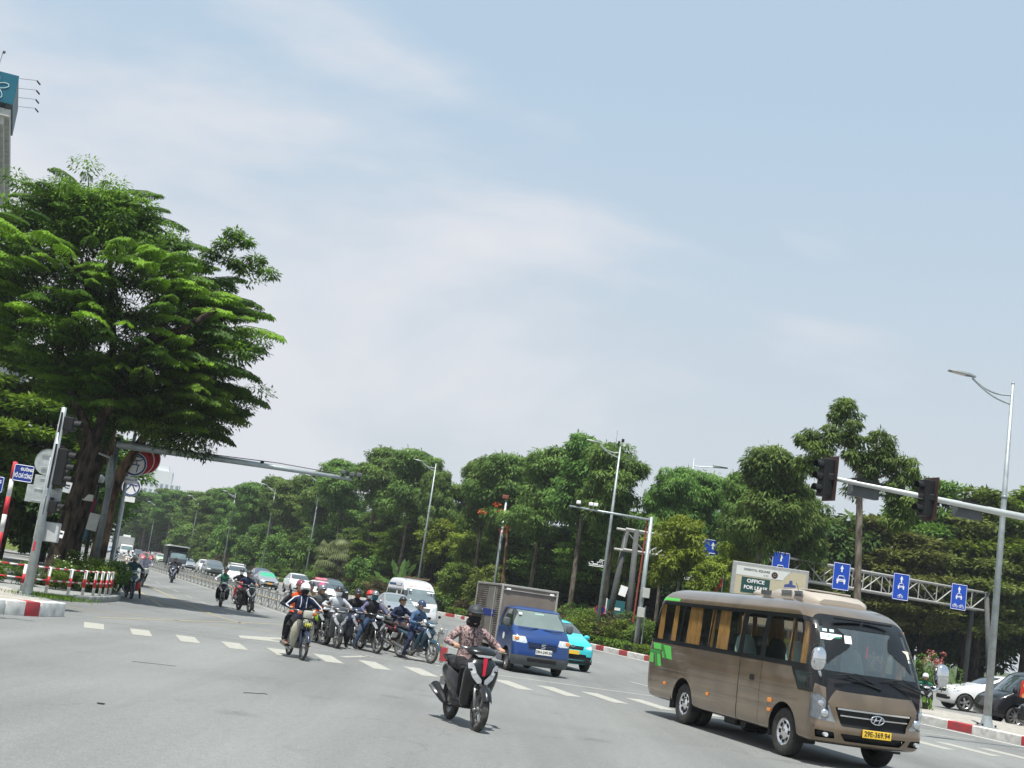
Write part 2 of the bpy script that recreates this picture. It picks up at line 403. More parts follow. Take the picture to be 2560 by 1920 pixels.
# --- right kerb: red and white painted blocks
kb = ob('kerb', None, kind='structure')
meR = MB().bbox((0, 0, .1), (.28, 1.0, .30), .025).mesh('kerb_block'); meR.materials.append(M_KRED)
meW = MB().bbox((0, 0, .1), (.28, 1.0, .30), .025).mesh('kerb_block'); meW.materials.append(M_KWHITE)
def kline(y0, segs, n=400):
    y = y0; i = 0
    for L_, me in segs:
        d = Vector((kx(y + .5) - kx(y - .5), 1)).normalized(); a = Vector((kx(y), y)); c = a + d * L_ / 2
        o = ob('kerb_block', me, parent=kb, loc=(c.x, c.y, 0), rot=(0, 0, atan2(-d.x, d.y))); o.scale = (1, L_ * .992, 1)
        y += L_ * d.y
    return y
segs = []
for i in range(4): segs += [(1.2, meR), (1.1, meW), (1.1, meW)]
y = kline(24.6, segs); segs = []
for i in range(24): segs += [(1.2, meR), (2.35, meW)]
y = kline(y, segs)
far = MB(); i = 0
for k_ in range(50):
    for L_, mi in ((1.2, 0), (2.35, 1)):
        y2 = y + L_ * .92; far.add([(kx(y), y, -.02), (kx(y2), y2, -.02), (kx(y2), y2, .25), (kx(y), y, .25), (kx(y2) + .28, y2, .25), (kx(y) + .28, y, .25)], [(1, 0, 3, 2), (2, 3, 5, 4)], mi); y = y2
far.build('kerb_block', [M_KRED, M_KWHITE], kb, kind='stuff')
# --- sidewalk / planting strip behind the kerb
ys = [10, 24, 33, 47]
slab('sidewalk', [(kx(a) + .13, a) for a in ys] + [(kx(47) + 4.0, 48.5), (kx(24) + 5.4, 24), (kx(10) + 5.4, 10)], .0, .235, M_PAVE)
ys2 = [47.02, 60, 80, 101.6, 140, 200, 300, 400]
slab('planting_strip', [(kx(a) + .13, a) for a in ys2] + [(kx(a) + 15, a + 4) for a in reversed(ys2[3:])] + [(kx(80) + 12, 82), (kx(60) + 6.5, 61.6), (kx(47) + 3.98, 48.55)], .0, .20, M_SOIL)
MB().add([(kx(24) + .2, 24, .012), (90, 24, .012), (90, 95, .012), (kx(95) + .2, 95, .012)], [(0, 1, 2, 3)]).build('parking_lot', mat('lot_concrete', (.2, .2, .19), .85, 0, .2, 3), kind='structure')

# --- left island with bold kerb blocks
isl = ob('kerb', None, kind='structure'); 
P0 = Vector((-10.86, 28.1)); P1 = Vector((-10.03, 30.43))
def blk(a, b, m, w=.34, h=.33):
    a = Vector(a); b = Vector(b); d = b - a; c = (a + b) / 2; nrm = Vector((-d.y, d.x)).normalized(); c = c + nrm * w / 2
    MB().bbox((0, 0, h / 2 - .02), (w, d.length * .985, h + .04), .03).build('kerb_block', m, isl, loc=(c.x, c.y, 0), rot=(0, 0, atan2(-d.x, d.y)), smooth=35)
pts = [(-11.75, 25.4), (-11.3, 26.9), (-10.93, 28.3), (-10.47, 29.42), (-10.19, 29.93), (-10.03, 30.43), (-9.86, 31.75)]
for i, m in enumerate([M_KWHITE, M_KRED, M_KWHITE, M_KWHITE, M_KRED, M_KWHITE]): blk(pts[i], pts[i + 1], m)
blk((-9.90, 31.78), (-11.2, 33.9), M_KGREY, .3, .30)
blk((-11.2, 33.9), (-12.9, 36.6), M_KGREY, .3, .28)
slab('traffic_island', [(-12.1, 25.4), (-10.75, 29.5), (-10.2, 31.75), (-11.5, 33.95), (-13.1, 36.7), (-30, 37.2), (-30, 25)], .0, .295, M_PAVE)
cur = [(-16.5, 37.4), (-14.6, 37.6), (-13.5, 38.2), (-12.72, 39.0), (-12.25, 39.9), (-12.02, 40.9), (-11.98, 42.2), (-12.08, 43.8), (-12.3, 45.3), (-12.75, 46.9), (-13.5, 49.1), (-15.0, 53.3), (-16.6, 58), (-18.4, 63)]
def blk2(a, b):
    a = Vector(a); b = Vector(b); d = b - a; nrm = Vector((-d.y, d.x)).normalized(); c = (a + b) / 2 + nrm * .2
    MB().bbox((0, 0, .08), (.42, d.length * .96, .24), .05).build('kerb_block', M_KGREY, isl, loc=(c.x, c.y, 0), rot=(0, 0, atan2(-d.x, d.y)), smooth=35)
for i in range(len(cur) - 1):
    a, b = Vector(cur[i]), Vector(cur[i + 1]); n_ = max(1, round((b - a).length / .75))
    for j in range(n_): blk2(a.lerp(b, j / n_), a.lerp(b, (j + 1) / n_))
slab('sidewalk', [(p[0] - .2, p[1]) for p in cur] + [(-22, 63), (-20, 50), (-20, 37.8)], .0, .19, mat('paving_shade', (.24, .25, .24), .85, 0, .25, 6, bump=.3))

# --- painted markings (sheets 4 mm above the asphalt)
def quad(name, P, m, z=.004, label=None, subdiv=0):
    return MB().add([(p[0], p[1], z) for p in P], [tuple(range(len(P)))]).build(name, m, kind='structure')
# zebra bars along the crossing
bars = []
a0, a1 = Vector((-8.95, 31.0)), Vector((-8.28, 28.9))
for i in range(26):
    o = i * 1.07
    if 8.6 < o < 9.3: continue
    q = [(-9.12 + o, 30.9 + .03 * i), (-8.70 + o, 31.05 + .03 * i), (-8.12 + o * .995, 29.1 + .03 * i), (-8.5 + o * .995, 28.85 + .03 * i)]
    if i >= 5: q = [(p[0], p[1] + .25 * (1 if k < 2 else 0)) for k, p in enumerate(q)]
    bars.append(q)
for q in bars: quad('crosswalk_stripe', q, M_WHITE)
def line(name, pts, w, m, z=.004, dash=None):
    mb = MB(); pts = [Vector(p) for p in pts]
    for i in range(len(pts) - 1):
        a, b = pts[i], pts[i + 1]; d = (b - a); L_ = d.length; d.normalize(); n_ = Vector((-d.y, d.x)) * w / 2
        if dash:
            s = 0
            while s < L_:
                e = min(L_, s + dash[0]); p, q = a + d * s, a + d * e; mb.add([(p + n_).to_3d() + Vector((0, 0, z)), (p - n_).to_3d() + Vector((0, 0, z)), (q - n_).to_3d() + Vector((0, 0, z)), (q + n_).to_3d() + Vector((0, 0, z))], [(0, 1, 2, 3)]); s += dash[0] + dash[1]
        else: mb.add([(a + n_).to_3d() + Vector((0, 0, z)), (a - n_).to_3d() + Vector((0, 0, z)), (b - n_).to_3d() + Vector((0, 0, z)), (b + n_).to_3d() + Vector((0, 0, z))], [(0, 1, 2, 3)])
    mb.build(name, m, kind='structure')
line('stop_line', [(-9.2, 32.2), (-1.0, 33.6)], .16, M_FAINT)
line('stop_line', [(-.5, 33.2), (13.5, 34.9)], .2, M_WHITE)
line('fence_edge_line', [(fx(a) - .42, a) for a in (33.6, 60, 90, 130, 185)], .14, M_WHITE)
line('kerb_edge_line', [(kx(a) - .55, a) for a in (24, 45, 70, 101.6, 150, 260)], .18, M_WHITE2)
line('yellow_box_line', [(-9.6, 33.4), (-8.7, 36.8), (-7.6, 41.5), (-6.2, 46.6)], .14, M_YEL)
line('yellow_box_line', [(-11.4, 36.2), (-7.0, 38.3), (-3.1, 40.2)], .14, M_YEL)
line('yellow_box_line', [(-13.1, 52), (-9.2, 45.2), (-7.2, 41.3)], .14, M_YEL)
line('yellow_lane_line', [(-9.0, 45.0), (-12.6, 55), (-18.5, 72), (-29, 103)], .16, M_YEL)
line('yellow_lane_line', [(-10.9, 45.6), (-16.6, 63)], .14, M_YEL)
for off in (3.6, 7.2, 10.8):
    line('lane_line', [(fx(a) + off + (a - 35) * .01 * off * .3, a) for a in (37, 60, 90, 120, 180)], .15, M_WHITE, dash=(3., 4.5))
line('lane_line', [(fx(a) - 3.9, a) for a in (47, 70, 100, 150)], .13, M_FAINT, dash=(3., 3.5))
line('lane_line', [(-2.6, 33.6), (-3.1, 31.6)], .2, M_WHITE)
# worn slow-down hatching on the left carriageway
for i in range(9):
    y_ = 45.5 + i * 1.15
    for j in range(2):
        x_ = fx(y_) - 2.2 - j * 2.6 - .1 * i
        quad('road_lettering', [(x_, y_), (x_ + .9, y_ + .55), (x_ + 1.0, y_ + .33), (x_ + .1, y_ - .2)], M_FAINT)
quad('lane_arrow', [(-6.15, 34.5), (-5.0, 36.9), (-4.75, 36.9), (-5.35, 34.7), (-4.7, 34.3), (-5.9, 33.4)], M_WHITE)
# crossing bars and strip far left, on the side street
for P in ([(-42.4, 115), (-29.5, 90), (-28.9, 91), (-41.6, 117)], [(-33, 89.7), (-29.6, 87.6), (-29.0, 89.0), (-32.3, 91.4)], [(-33.2, 84), (-25.6, 73.5), (-23.6, 70.4), (-22.6, 72.0), (-24.4, 75.4), (-31.8, 86)]):
    quad('side_street_marking', P, M_WHITE)
line('side_street_line', [(-58, 150), (-30, 98)], .3, M_WHITE)
# small things lying on the road
M_RUB = mat('litter_dark', (.02, .02, .02), .8)
MB().tube([(-3.26, 19.51, .006), (-3.18, 19.62, .008), (-3.1, 19.64, .010), (-3.0, 19.78, .012), (-2.95, 19.78, .006)], .005, 6).build('rope_scrap', M_RUB, smooth=True, label='short black rope scrap lying on the open grey asphalt', cat='rope')
MB().bbox((-4.27, 15.75, .012), (.09, .035, .012), .004).build('litter', M_RUB, label='small flat black scrap on the asphalt at lower left', cat='litter')
MB().tube([(-5.62, 22.14, .004), (-5.28, 22.27, .005), (-4.95, 22.42, .004)], .003, 5).build('wire_scrap', M_RUB, smooth=True, label='thin bent wire lying on the asphalt left of the moped', cat='wire')
# ------------------------------------------------------------------ vehicle materials
M_TYRE = mat('tyre_rubber', (.022, .022, .023), .85, 0, .25, 12, dirt=(.05, .048, .042))
M_RIM = mat('alloy', (.45, .46, .47), .35, .9, .1, 6, dirt=(.2, .19, .17))
M_STEEL = mat('galvanised_steel', (.42, .45, .45), .5, .55, .1, 7, dirt=(.33, .36, .36))
M_CHROME = mat('chrome', (.75, .76, .78), .08, 1., .03)
M_BLACK = mat('black_plastic', (.009, .010, .011), .55, 0, .2, 8)
M_GLOSSBLK = paint('gloss_black', (.006, .007, .008), rough=.22, coat=.3)
M_GREYP = mat('grey_plastic', (.09, .10, .105), .6, 0, .15, 5)
M_GLASS = glass('car_glass', (.045, .06, .062), .97)  # base colour lifted to stand in for sky reflected in the windscreens
M_GLASSD = glass('tinted_glass', (.012, .014, .016), .96)
M_LAMP = mat('headlamp_glass', (.62, .66, .68), .12, .35, .25, 14, coat=1)
M_LENS = glass('clear_lens', (.55, .6, .62), .30, .04); M_REFL = mat('reflector', (.30, .32, .34), .25, .7, .4, 18)
M_AMBER = mat('amber_lens', (.75, .25, .04), .3, 0, .1, 5, coat=.6)
M_REDL = mat('red_lens', (.5, .02, .02), .3, 0, .1, 5, coat=.6)
M_WPLATE = mat('plate_white', (.72, .72, .68), .5, 0, .04); M_YPLATE = mat('plate_yellow', (.78, .50, .05), .5, 0, .05)
M_INK = mat('plate_ink', (.02, .02, .02), .6); M_SEAM = mat('seam', (.015, .013, .012), .8)
M_WHITEP = paint('white_paint', (.74, .75, .75)); M_WHITEV = mat('white_vinyl', (.8, .8, .8), .5, 0, .04)

def crom(tab, n):
    T = np.array(tab, float); k = len(T); out = []
    t = np.linspace(0, k - 1, n)
    for u in t:
        i = min(int(u), k - 2); f = u - i; p0 = T[max(i - 1, 0)]; p1 = T[i]; p2 = T[i + 1]; p3 = T[min(i + 2, k - 1)]
        out.append(.5 * (2 * p1 + (p2 - p0) * f + (2 * p0 - 5 * p1 + 4 * p2 - p3) * f * f + (3 * p1 - p0 - 3 * p2 + p3) * f ** 3))
    return np.array(out)

def boxy(tab, nz=44, rf=.28, rr=.2, bulge=.1, nf=8, na=6, ns=44, nr=5):
    """shell lofted upward; rows are z, xfront, xrear, half width"""
    R = []
    for z, xf, xr, w in crom(tab, nz):
        a_, b_ = min(rf, w * .6), min(rr, w * .6); half = []
        yc = w - a_
        for i in range(nf): y = yc * i / nf; half.append((xf - bulge * (y / yc) ** 2, y))
        cxx = xf - bulge - a_
        for i in range(na + 1):
            q = pi / 2 * i / na; half.append((cxx + a_ * cos(q), yc + a_ * sin(q)))
        x0, x1 = cxx, xr + b_
        for i in range(1, ns): half.append((x0 + (x1 - x0) * i / ns, w))
        for i in range(na + 1):
            q = pi / 2 * i / na; half.append((x1 - b_ * sin(q), w - b_ + b_ * cos(q)))
        for i in range(1, nr + 1): half.append((xr, (w - b_) * (1 - i / nr)))
        full = half + [(x, -y) for x, y in half[-2:0:-1]]
        R.append([(x, y, z) for x, y in full])
    mb = MB(); mb.rings(R); return mb

_wc = {}
def wheel(par, loc, R=.32, w=.2, style='alloy', side=1, name='wheel', rr=.63):
    key = (R, w, style, side)
    if key not in _wc:
        b = MB(); h = w / 2; pr = [(R * rr, -h * .8), (R * .78, -h), (R * .93, -h * .96), (R * .985, -h * .75), (R, -h * .35), (R, h * .35), (R * .985, h * .75), (R * .93, h * .96), (R * .78, h), (R * rr, h * .8)]
        b.lathe(pr, axis='y', n=32)
        me = b.mesh('wheel'); me.materials.append(M_TYRE); me.polygons.foreach_set('use_smooth', [True] * len(me.polygons))
        r = MB(); ro = R * rr
        r.lathe([(ro, h * .8 * side), (ro * 1.0, h * .62 * side), (ro * .93, h * .45 * side), (ro * .9, -h * .3 * side)], axis='y', n=32)
        r.lathe([(ro * .92, h * .05 * side), (.001, h * .05 * side)], axis='y', n=24, mi=1)
        r.lathe([(ro * .24, h * .3 * side), (ro * .22, h * .72 * side), (ro * .12, h * .8 * side), (.001, h * .8 * side)], axis='y', n=16)
        if style == 'steel':
            r.lathe([(ro * .95, h * .45 * side), (ro * .78, h * .66 * side), (ro * .5, h * .62 * side), (ro * .3, h * .85 * side), (.001, h * .9 * side)], axis='y', n=32)
            for k in range(8):
                a = 2 * pi * k / 8; r.box((ro * .68 * cos(a), h * .665 * side, ro * .68 * sin(a)), (ro * .22, .012, ro * .3), rot=Matrix.Rotation(-a, 3, 'Y'), mi=1)
        else:
            ns = {'alloy': 5, 'alloy7': 7, 'alloy10': 10}[style]
            for k in range(ns):
                a = 2 * pi * k / ns; c, s_ = cos(a), sin(a); wd = ro * (.16 if ns < 8 else .1)
                P = []
                for rad, ww, hh in ((ro * .15, wd, .78), (ro * .95, wd * 1.15, .6)):
                    for q in (-1, 1):
                        for d in (0, -.25): P.append((rad * c - q * ww * s_, (h * (hh + d)) * side, rad * s_ + q * ww * c))
                r.add(P, [(0, 2, 6, 4), (1, 5, 7, 3), (0, 4, 5, 1), (2, 3, 7, 6), (4, 6, 7, 5)])
        mr = r.mesh('rim')
        for q in (M_CHROME if style == 'steel' else M_RIM, M_DARK): mr.materials.append(q)
        mr.polygons.foreach_set('use_smooth', [False] * len(mr.polygons)); _wc[key] = (me, mr)
    me, mr = _wc[key]; o = ob(name, me, parent=par, loc=loc); ob('rim', mr, parent=o); return o

def circ(cx_, cz_, r, a0=0, a1=180, n=12, zb=None):
    P = [(cx_ + r * cos(radians(a0 + (a1 - a0) * i / n)), cz_ + r * sin(radians(a0 + (a1 - a0) * i / n))) for i in range(n + 1)]
    if zb is not None: P += [(cx_ - r, zb), (cx_ + r, zb)]
    return P

def arch(par, bm, x, z, r, w, zb=.05):
    for s in (1, -1): cut(bm, circ(x, z, r, n=12, zb=zb), 'y', s, nmin=.25)
    q = MB()
    for s in (1, -1):
        R = [[(x + r * cos(a), s * w * k, z + r * sin(a)) for a in np.linspace(-.25, pi + .25, 14)] for k in (.985, .62)]
        q.rings(R, cap=False, closed=False); q.add(R[1] , [tuple(range(14))])
    q.each('wheel_arch', M_BLACK, par)

def plate(par, loc, rn, w=.47, h=.11, txt='', m=None, tilt=0., ts=None):
    q = thing_part('number_plate', par); 
    R_ = face_rot(rn)
    mb = MB().bbox((0, 0, 0), (w, h, .012), .005, rot=R_); mb.v = [tuple(Vector(v) + Vector(loc)) for v in mb.v]
    o = mb.build('number_plate', m or M_WPLATE, par)
    if txt: ctext(txt, ts or h * .95, M_INK, o, Vector(loc) + Vector(rn).normalized() * .008, R_, 'plate_lettering', .001, sx=.92, bold=.002)
    return o
def thing_part(*a): return None

# ------------------------------------------------------------------ the coach in the foreground
def make_bus():
    t = thing('minibus', 'bronze brown minibus with yellow plate driving at lower right', 'minibus', (6.176, 22.19, 0), -1.29857)
    BR = paint('bus_bronze', (.235, .176, .118), metal=.6, rough=.22, coat=1., dirt=(.175, .130, .088)); GR = paint('bus_green', (.10, .52, .09), rough=.45, coat=.2)
    tab = [(.36, 1.08, -5.62, .90), (.40, 1.19, -5.78, .97), (.50, 1.245, -5.86, .995), (.62, 1.265, -5.89, 1.003), (.72, 1.235, -5.9, 1.006), (.80, 1.23, -5.9, 1.01), (1.0, 1.235, -5.91, 1.016), (1.2, 1.20, -5.91, 1.018), (1.42, 1.12, -5.90, 1.014),
           (1.7, .99, -5.88, 1.0), (1.95, .85, -5.85, .98), (2.18, .70, -5.80, .955), (2.33, .56, -5.73, .93), (2.44, .40, -5.64, .89), (2.53, .18, -5.50, .81), (2.59, -.12, -5.30, .69), (2.625, -.55, -5.0, .50), (2.64, -1.1, -4.5, .28)]
    bm = bm_from(boxy(tab, 60, rf=.22, rr=.22, bulge=.13, ns=60))
    for x in (.03, -3.98): arch(t, bm, x, .40, .475, 1.0, .2)
    DG = glass('bus_tint', (.006, .008, .009), .42, .05); WS = glass('bus_windscreen', (.075, .10, .115), .58, .04)
    px = [(-5.74, -4.42), (-4.34, -3.06), (-2.98, -1.80), (-1.60, -.96), (-.78, .04)]
    for s in (-1, 1):
        for i, (a, b) in enumerate(px):
            P = rpoly([(a, 1.55), (b, 1.55), (b, 2.26), (a + (.08 if i == 0 else 0), 2.26)], .04)
            cut(bm, P, 'y', s, .012).build('side_window', DG, t, smooth=True)
        cut(bm, rpoly([(.12, 1.55), (.83, 1.55), (.74, 1.9), (.50, 2.26), (.12, 2.26)], [.03, .05, .1, .2, .03]), 'y', s, .012).build('side_window', DG, t, smooth=True)
        cut(bm, rpoly([(.30, 1.42), (.86, 1.42), (.86, 1.17), (.47, 1.17)], .03), 'y', s, .012).build('quarter_window', DG, t, smooth=True)
        cut(bm, rpoly([(-5.88, 1.47), (.93, 1.47), (.86, 1.9), (.55, 2.33), (-5.82, 2.33)], [.1, .05, .1, .28, .12]), 'y', s, .003, .12).build('window_surround', M_GLOSSBLK, t, smooth=True)
        cut(bm, [(.17, 1.471), (.935, 1.471), (.935, 1.12), (.47, 1.12)], 'y', s, .003).build('window_surround', M_GLOSSBLK, t, smooth=True)
        if s == -1:
            for a, b, c, d in ((-1.68, -1.665, .40, 1.468), (-.86, -.845, .40, 1.468)):
                cut(bm, [(a, c), (b, c), (b + .02, d), (a + .02, d)], 'y', s, .014).build('door_seam', M_SEAM, t)
            cut(bm, [(-1.664, .37), (-.861, .37), (-.845, 1.468), (-1.645, 1.468)], 'y', s, .004).build('door', BR, t, smooth=True)
            GR2 = paint('bus_green_dark', (.03, .27, .04), rough=.45, coat=.2)
            for m_, P in ((GR, [(-5.62, 1.45), (-5.22, 1.45), (-5.17, 1.33), (-5.55, 1.33)]), (GR, [(-5.10, 1.44), (-4.72, 1.43), (-4.60, 1.17), (-4.86, 1.18)]), (GR2, [(-5.20, 1.45), (-5.12, 1.45), (-4.90, 1.17), (-4.98, 1.17)]), (GR, [(-5.14, 1.30), (-5.0, 1.30), (-4.94, 1.18), (-5.08, 1.18)]),
                          (GR2, [(-5.80, 1.31), (-5.2, 1.31), (-5.2, 1.25), (-5.80, 1.25)]), (GR, [(-5.82, 1.24), (-5.55, 1.24), (-5.50, 1.05), (-5.82, 1.05)]), (GR2, [(-5.48, 1.24), (-5.40, 1.24), (-5.30, 1.0), (-5.38, 1.0)]), (GR, [(-5.37, 1.24), (-5.2, 1.24), (-5.08, 1.0), (-5.27, 1.0)])): cut(bm, P, 'y', s, -.002).build('green_graphic', m_, t)
            cut(bm, [(-5.75, 2.345), (-4.75, 2.345), (-4.75, 2.40), (-5.68, 2.41)], 'y', s, -.002).build('green_graphic', GR, t)
    # front
    cut(bm, rpoly([(-.985, 1.50), (.985, 1.50), (.93, 2.20), (-.93, 2.20)], [.18, .18, .16, .16], 5), 'x', 1, .012, .1).build('windscreen', WS, t, smooth=True)
    cut(bm, rpoly([(-1.03, 1.27), (-.7, 1.20), (.7, 1.20), (1.03, 1.27), (.98, 2.15), (.78, 2.39), (-.78, 2.39), (-.98, 2.15)], [.1, .2, .2, .1, .1, .12, .12, .1]), 'x', 1, .004, .1).build('windscreen_surround', M_GLOSSBLK, t, smooth=True)
    for s in (1, -1):
        P = rpoly([(s * 1.03, 1.10), (s * .93, 1.13), (s * .80, .98), (s * .66, .71), (s * 1.03, .74)], .03)
        L_ = cut(bm, P, 'x', 1, .004, .05); o = L_.build('headlight', M_LENS, t, smooth=True)
        L_.v = [(v[0] - .07, v[1] * .985, v[2]) for v in L_.v]; L_.build('reflector', M_REFL, o)
        q = MB().ell((1.075, s * .84, .83), (.05, .075, .075), 14, 8).ell((1.04, s * .90, .98), (.045, .06, .06), 12, 8); q.each('lamp_bulb', M_CHROME, o, smooth=True)
        P2 = [(s * .97, .57), (s * .70, .56), (s * .66, .46), (s * .94, .45)]
        o = cut(bm, rpoly(P2, .02), 'x', 1, .05, .05).build('fog_lamp_recess', M_BLACK, t); MB().cyl((1.10, s * .83, .51), (1.165, s * .83, .51), .035, n=12).build('fog_lamp', M_LAMP, o)
    g = cut(bm, rpoly([(-.70, .95), (.70, .95), (.58, .665), (-.58, .665)], .03), 'x', 1, .04, .1).build('grille', M_BLACK, t)
    q = MB()
    for z, hw in ((.93, .66), (.83, .61)):
        th = .010 if z < .9 else .014; R = []
        for k in range(11):
            y0 = -hw + 2 * hw * k / 10; f0 = 1.238 - .13 * (y0 / .8) ** 2; R.append([(f0 - .04, y0, z - th), (f0, y0, z - th), (f0, y0, z + th), (f0 - .04, y0, z + th)])
        q.rings(R)
    q.each('grille_bar', M_CHROME, g)
    # oval slanted-H emblem
    q = MB(); R_ = 24; q.tube([(1.262, .12 * cos(2 * pi * i / R_), .825 + .066 * sin(2 * pi * i / R_)) for i in range(R_ + 1)], .011, 6)
    for s in (-1, 1): q.tube([(1.262, s * .045 - .022, .775), (1.262, s * .045 + .005, .825), (1.262, s * .045 + .026, .875)], [.010, .012, .010], 6)
    q.tube([(1.262, -.05, .815), (1.262, .0, .825), (1.262, .055, .838)], .010, 6); q.build('emblem', M_CHROME, t, smooth=True)
    cut(bm, rpoly([(-.60, .555), (.60, .555), (.50, .44), (-.50, .44)], .03), 'x', 1, .05, .1).build('lower_intake', M_BLACK, t)
    bm_build(bm, 'body', BR, t, smooth=38)
    plate(t, (1.285, 0, .60), (1, 0, 0), .52, .125, '29E-369.94', M_YPLATE, ts=.112)
    for s in (-1, 1):
        for x, z, w_ in ((-.44, .85, .12), (-.44, .69, .085), (-2.85, .69, .08), (-4.84, .69, .08)): MB().bbox((x, s * 1.016, z), (w_, .03, .07 if w_ > .1 else .055), .008).build('side_marker', M_AMBER, t)
        q = MB()
        for a, b, z in ((-5.3, -.88, .975), (-.82, .5, .97)): q.bbox(((a + b) / 2, s * 1.017, z), (b - a, .012, .018), .005)
        for a, b, z in ((-5.3, -4.46, .78), (-3.52, -1.7, .77), (-1.63, -.88, .77), (-.82, -.5, .77)): q.bbox(((a + b) / 2, s * 1.012, z), (b - a, .012, .014), .004)
        q.each('side_moulding', BR, t)
        # mirrors
        q = MB().ell((1.22, s * 1.13, 1.66), (.10, .115, .185), 18, 12, e=.75); o = q.build('mirror', M_CHROME, t, smooth=True)
        MB().tube([(1.22, s * 1.10, 1.48), (1.19, s * 1.04, 1.40), (1.10, s * 1.0, 1.42)], .022, 8).build('mirror_arm', M_CHROME, o, smooth=True)
    q = MB().bbox((-1.15, -1.026, 1.17), (.11, .03, .10), .012); q.build('door_handle', M_BLACK, t)
    # roof air conditioner with slots
    AC = paint('bus_roof_unit', (.36, .32, .27), rough=.5, coat=.3)
    R = []
    for x, w, z in ((-1.97, .50, 2.66), (-1.94, .56, 2.70), (-1.85, .59, 2.725), (-1.52, .60, 2.73), (-1.46, .61, 2.77), (-.85, .61, 2.78), (-.40, .59, 2.745), (-.22, .54, 2.70), (-.12, .44, 2.65)):
        z0 = 2.55; R.append([(x, -w, z0), (x, -w, z0 + (z - z0) * .55), (x, -w * .93, z - .03), (x, -w * .8, z), (x, 0, z + .012), (x, w * .8, z), (x, w * .93, z - .03), (x, w, z0 + (z - z0) * .55), (x, w, z0)])
    a = MB().rings([r[::-1] for r in R]).build('roof_air_conditioner', AC, t, smooth=40)
    q = MB()
    for x0 in [-1.90 + .048 * i for i in range(8)]:
        q.box((x0, -.603, 2.68), (.020, .03, .08), rot=(.1, 0, 0))
    for x0 in [-1.12 + .062 * i for i in range(6)] + [-.66 + .055 * i for i in range(5)]:
        q.box((x0, -.606, 2.70), (.024, .03, .09), rot=(.1, -.35, 0))
    q.each('vent_slot', M_GREYP, a)
    MB().bbox((-1.0, 0, 2.790), (.95, .8, .03), .01).build('top_panel', AC, a)
    MB().lathe([(.33, 2.63), (.34, 2.67), (.30, 2.715), (.2, 2.74), (.001, 2.745)], (-2.48, -.1, 0), n=24).build('roof_hatch', AC, t, smooth=True)
    MB().tube([(-.6, -.55, 2.60), (-.6, -.55, 2.66)], .02, 8).tube([(-.6, -.55, 2.66), (-.68, -.6, 2.88)], .005, 5).build('aerial', M_BLACK, t)
    q = MB()
    for s, y0 in ((1, -.15), (1, .72)):
        q.tube([(1.15, y0 - .62, 1.44), (1.16, y0 - .25, 1.50), (1.135, y0 + .1, 1.38)], .011, 6); q.tube([(1.15, y0 - .40, 1.455), (1.18, y0 + .22, 1.30)], .016, 6)
    q.each('wiper', M_BLACK, t)
    q = MB().bbox((.60, .26, 2.345), (.06, .52, .035), .01).bbox((.60, -.30, 2.345), (.06, .52, .035), .01)
    q.each('marker_slot', M_DARK, t)
    # stickers on the windscreen
    nrm = Vector((.88, 0, .47)).normalized()
    def stick(y, z, w_, h_, m, name='sticker'):
        x = 1.235 - .13 * min(1, abs(y) / .74) ** 2 - (z - 1.0) * .42
        x = float(np.interp(z, [1.42, 1.7, 1.95, 2.18], [1.12, .99, .85, .70])) - .13 * (abs(y) / .74) ** 2 + .004
        R_ = face_rot((nrm.x, .30 * y, nrm.z)); b = MB().box((0, 0, 0), (w_, h_, .004), rot=R_); b.v = [tuple(Vector(v) + Vector((x, y, z))) for v in b.v]
        return b.build(name, m, t), Vector((x, y, z)), R_
    o, p, R_ = stick(-.64, 2.03, .36, .115, M_WHITEV); ctext('XE HỢP ĐỒNG', .062, mat('sticker_green', (.03, .38, .22), .6), o, p + R_ @ Vector((0, 0, .004)), R_, 'sticker_lettering', .0008, sx=.82)
    stick(-.37, 2.02, .12, .14, M_WHITEV)
    o, p, R_ = stick(.77, 1.90, .16, .15, mat('badge_cream', (.7, .62, .48), .5)); stick(.80, 1.80, .2, .05, M_WHITEV)
    for y in (-.72, -.61): stick(y, 2.13, .075, .05, mat('pale_disc', (.55, .72, .72), .4))
    # interior
    IN = mat('bus_interior', (.03, .03, .035), .9); q = MB().box((-2.4, 0, .62), (6.4, 1.8, .04)).box((-5.7, 0, 1.2), (.05, 1.8, 1.3)).box((.75, 0, 1.12), (.7, 1.7, .5)); q.build('cabin_floor', IN, t)
    ST = mat('seat_cover_mint', (.40, .58, .54), .8, 0, .12, 8); SD = mat('seat_dark', (.03, .035, .045), .85)
    for x in [-5.2, -4.45, -3.7, -2.95, -2.2, -1.35, -.3]:
        for y in (-.62, .45):
            m = ST if x in (-2.2, -.3) else SD
            if x == -1.35 and y < 0: continue
            R = []
            for dz, w_, th, dx in ((.0, .22, .09, .1), (.3, .235, .09, .02), (.62, .22, .075, -.07), (.80, .17, .06, -.12), (.88, .1, .04, -.14)):
                R.append([(x + dx + th * cos(k * pi / 4), y + w_ * sin(k * pi / 4), 1.0 + dz) for k in range(8)])
            MB().rings(R).bbox((x + .25, y, 1.03), (.48, .46, .14), .05).build('seat', m, t, smooth=40)
    MB().bbox((.55, -.3, 1.42), (.5, 1.0, .03), .01).build('dashboard_tray', mat('paper_white', (.7, .74, .76), .6, 0, .25, 9), t)
    MB().tube([(.62, .1, 2.12), (.62, .1, 1.95)], .004, 4).tube([(.62, .1, 1.95), (.62, .1, 1.76)], .022, 6).build('red_tassel', mat('tassel_red', (.6, .02, .02), .7), t)
    MB().bbox((.66, .15, 2.14), (.03, .26, .07), .02).build('inside_mirror', M_BLACK, t)
    CU = mat('curtain_ochre', (.60, .34, .10), .85, 0, .35, 14, stretch=(1, 1, .25), bump=.5, bscale=10)
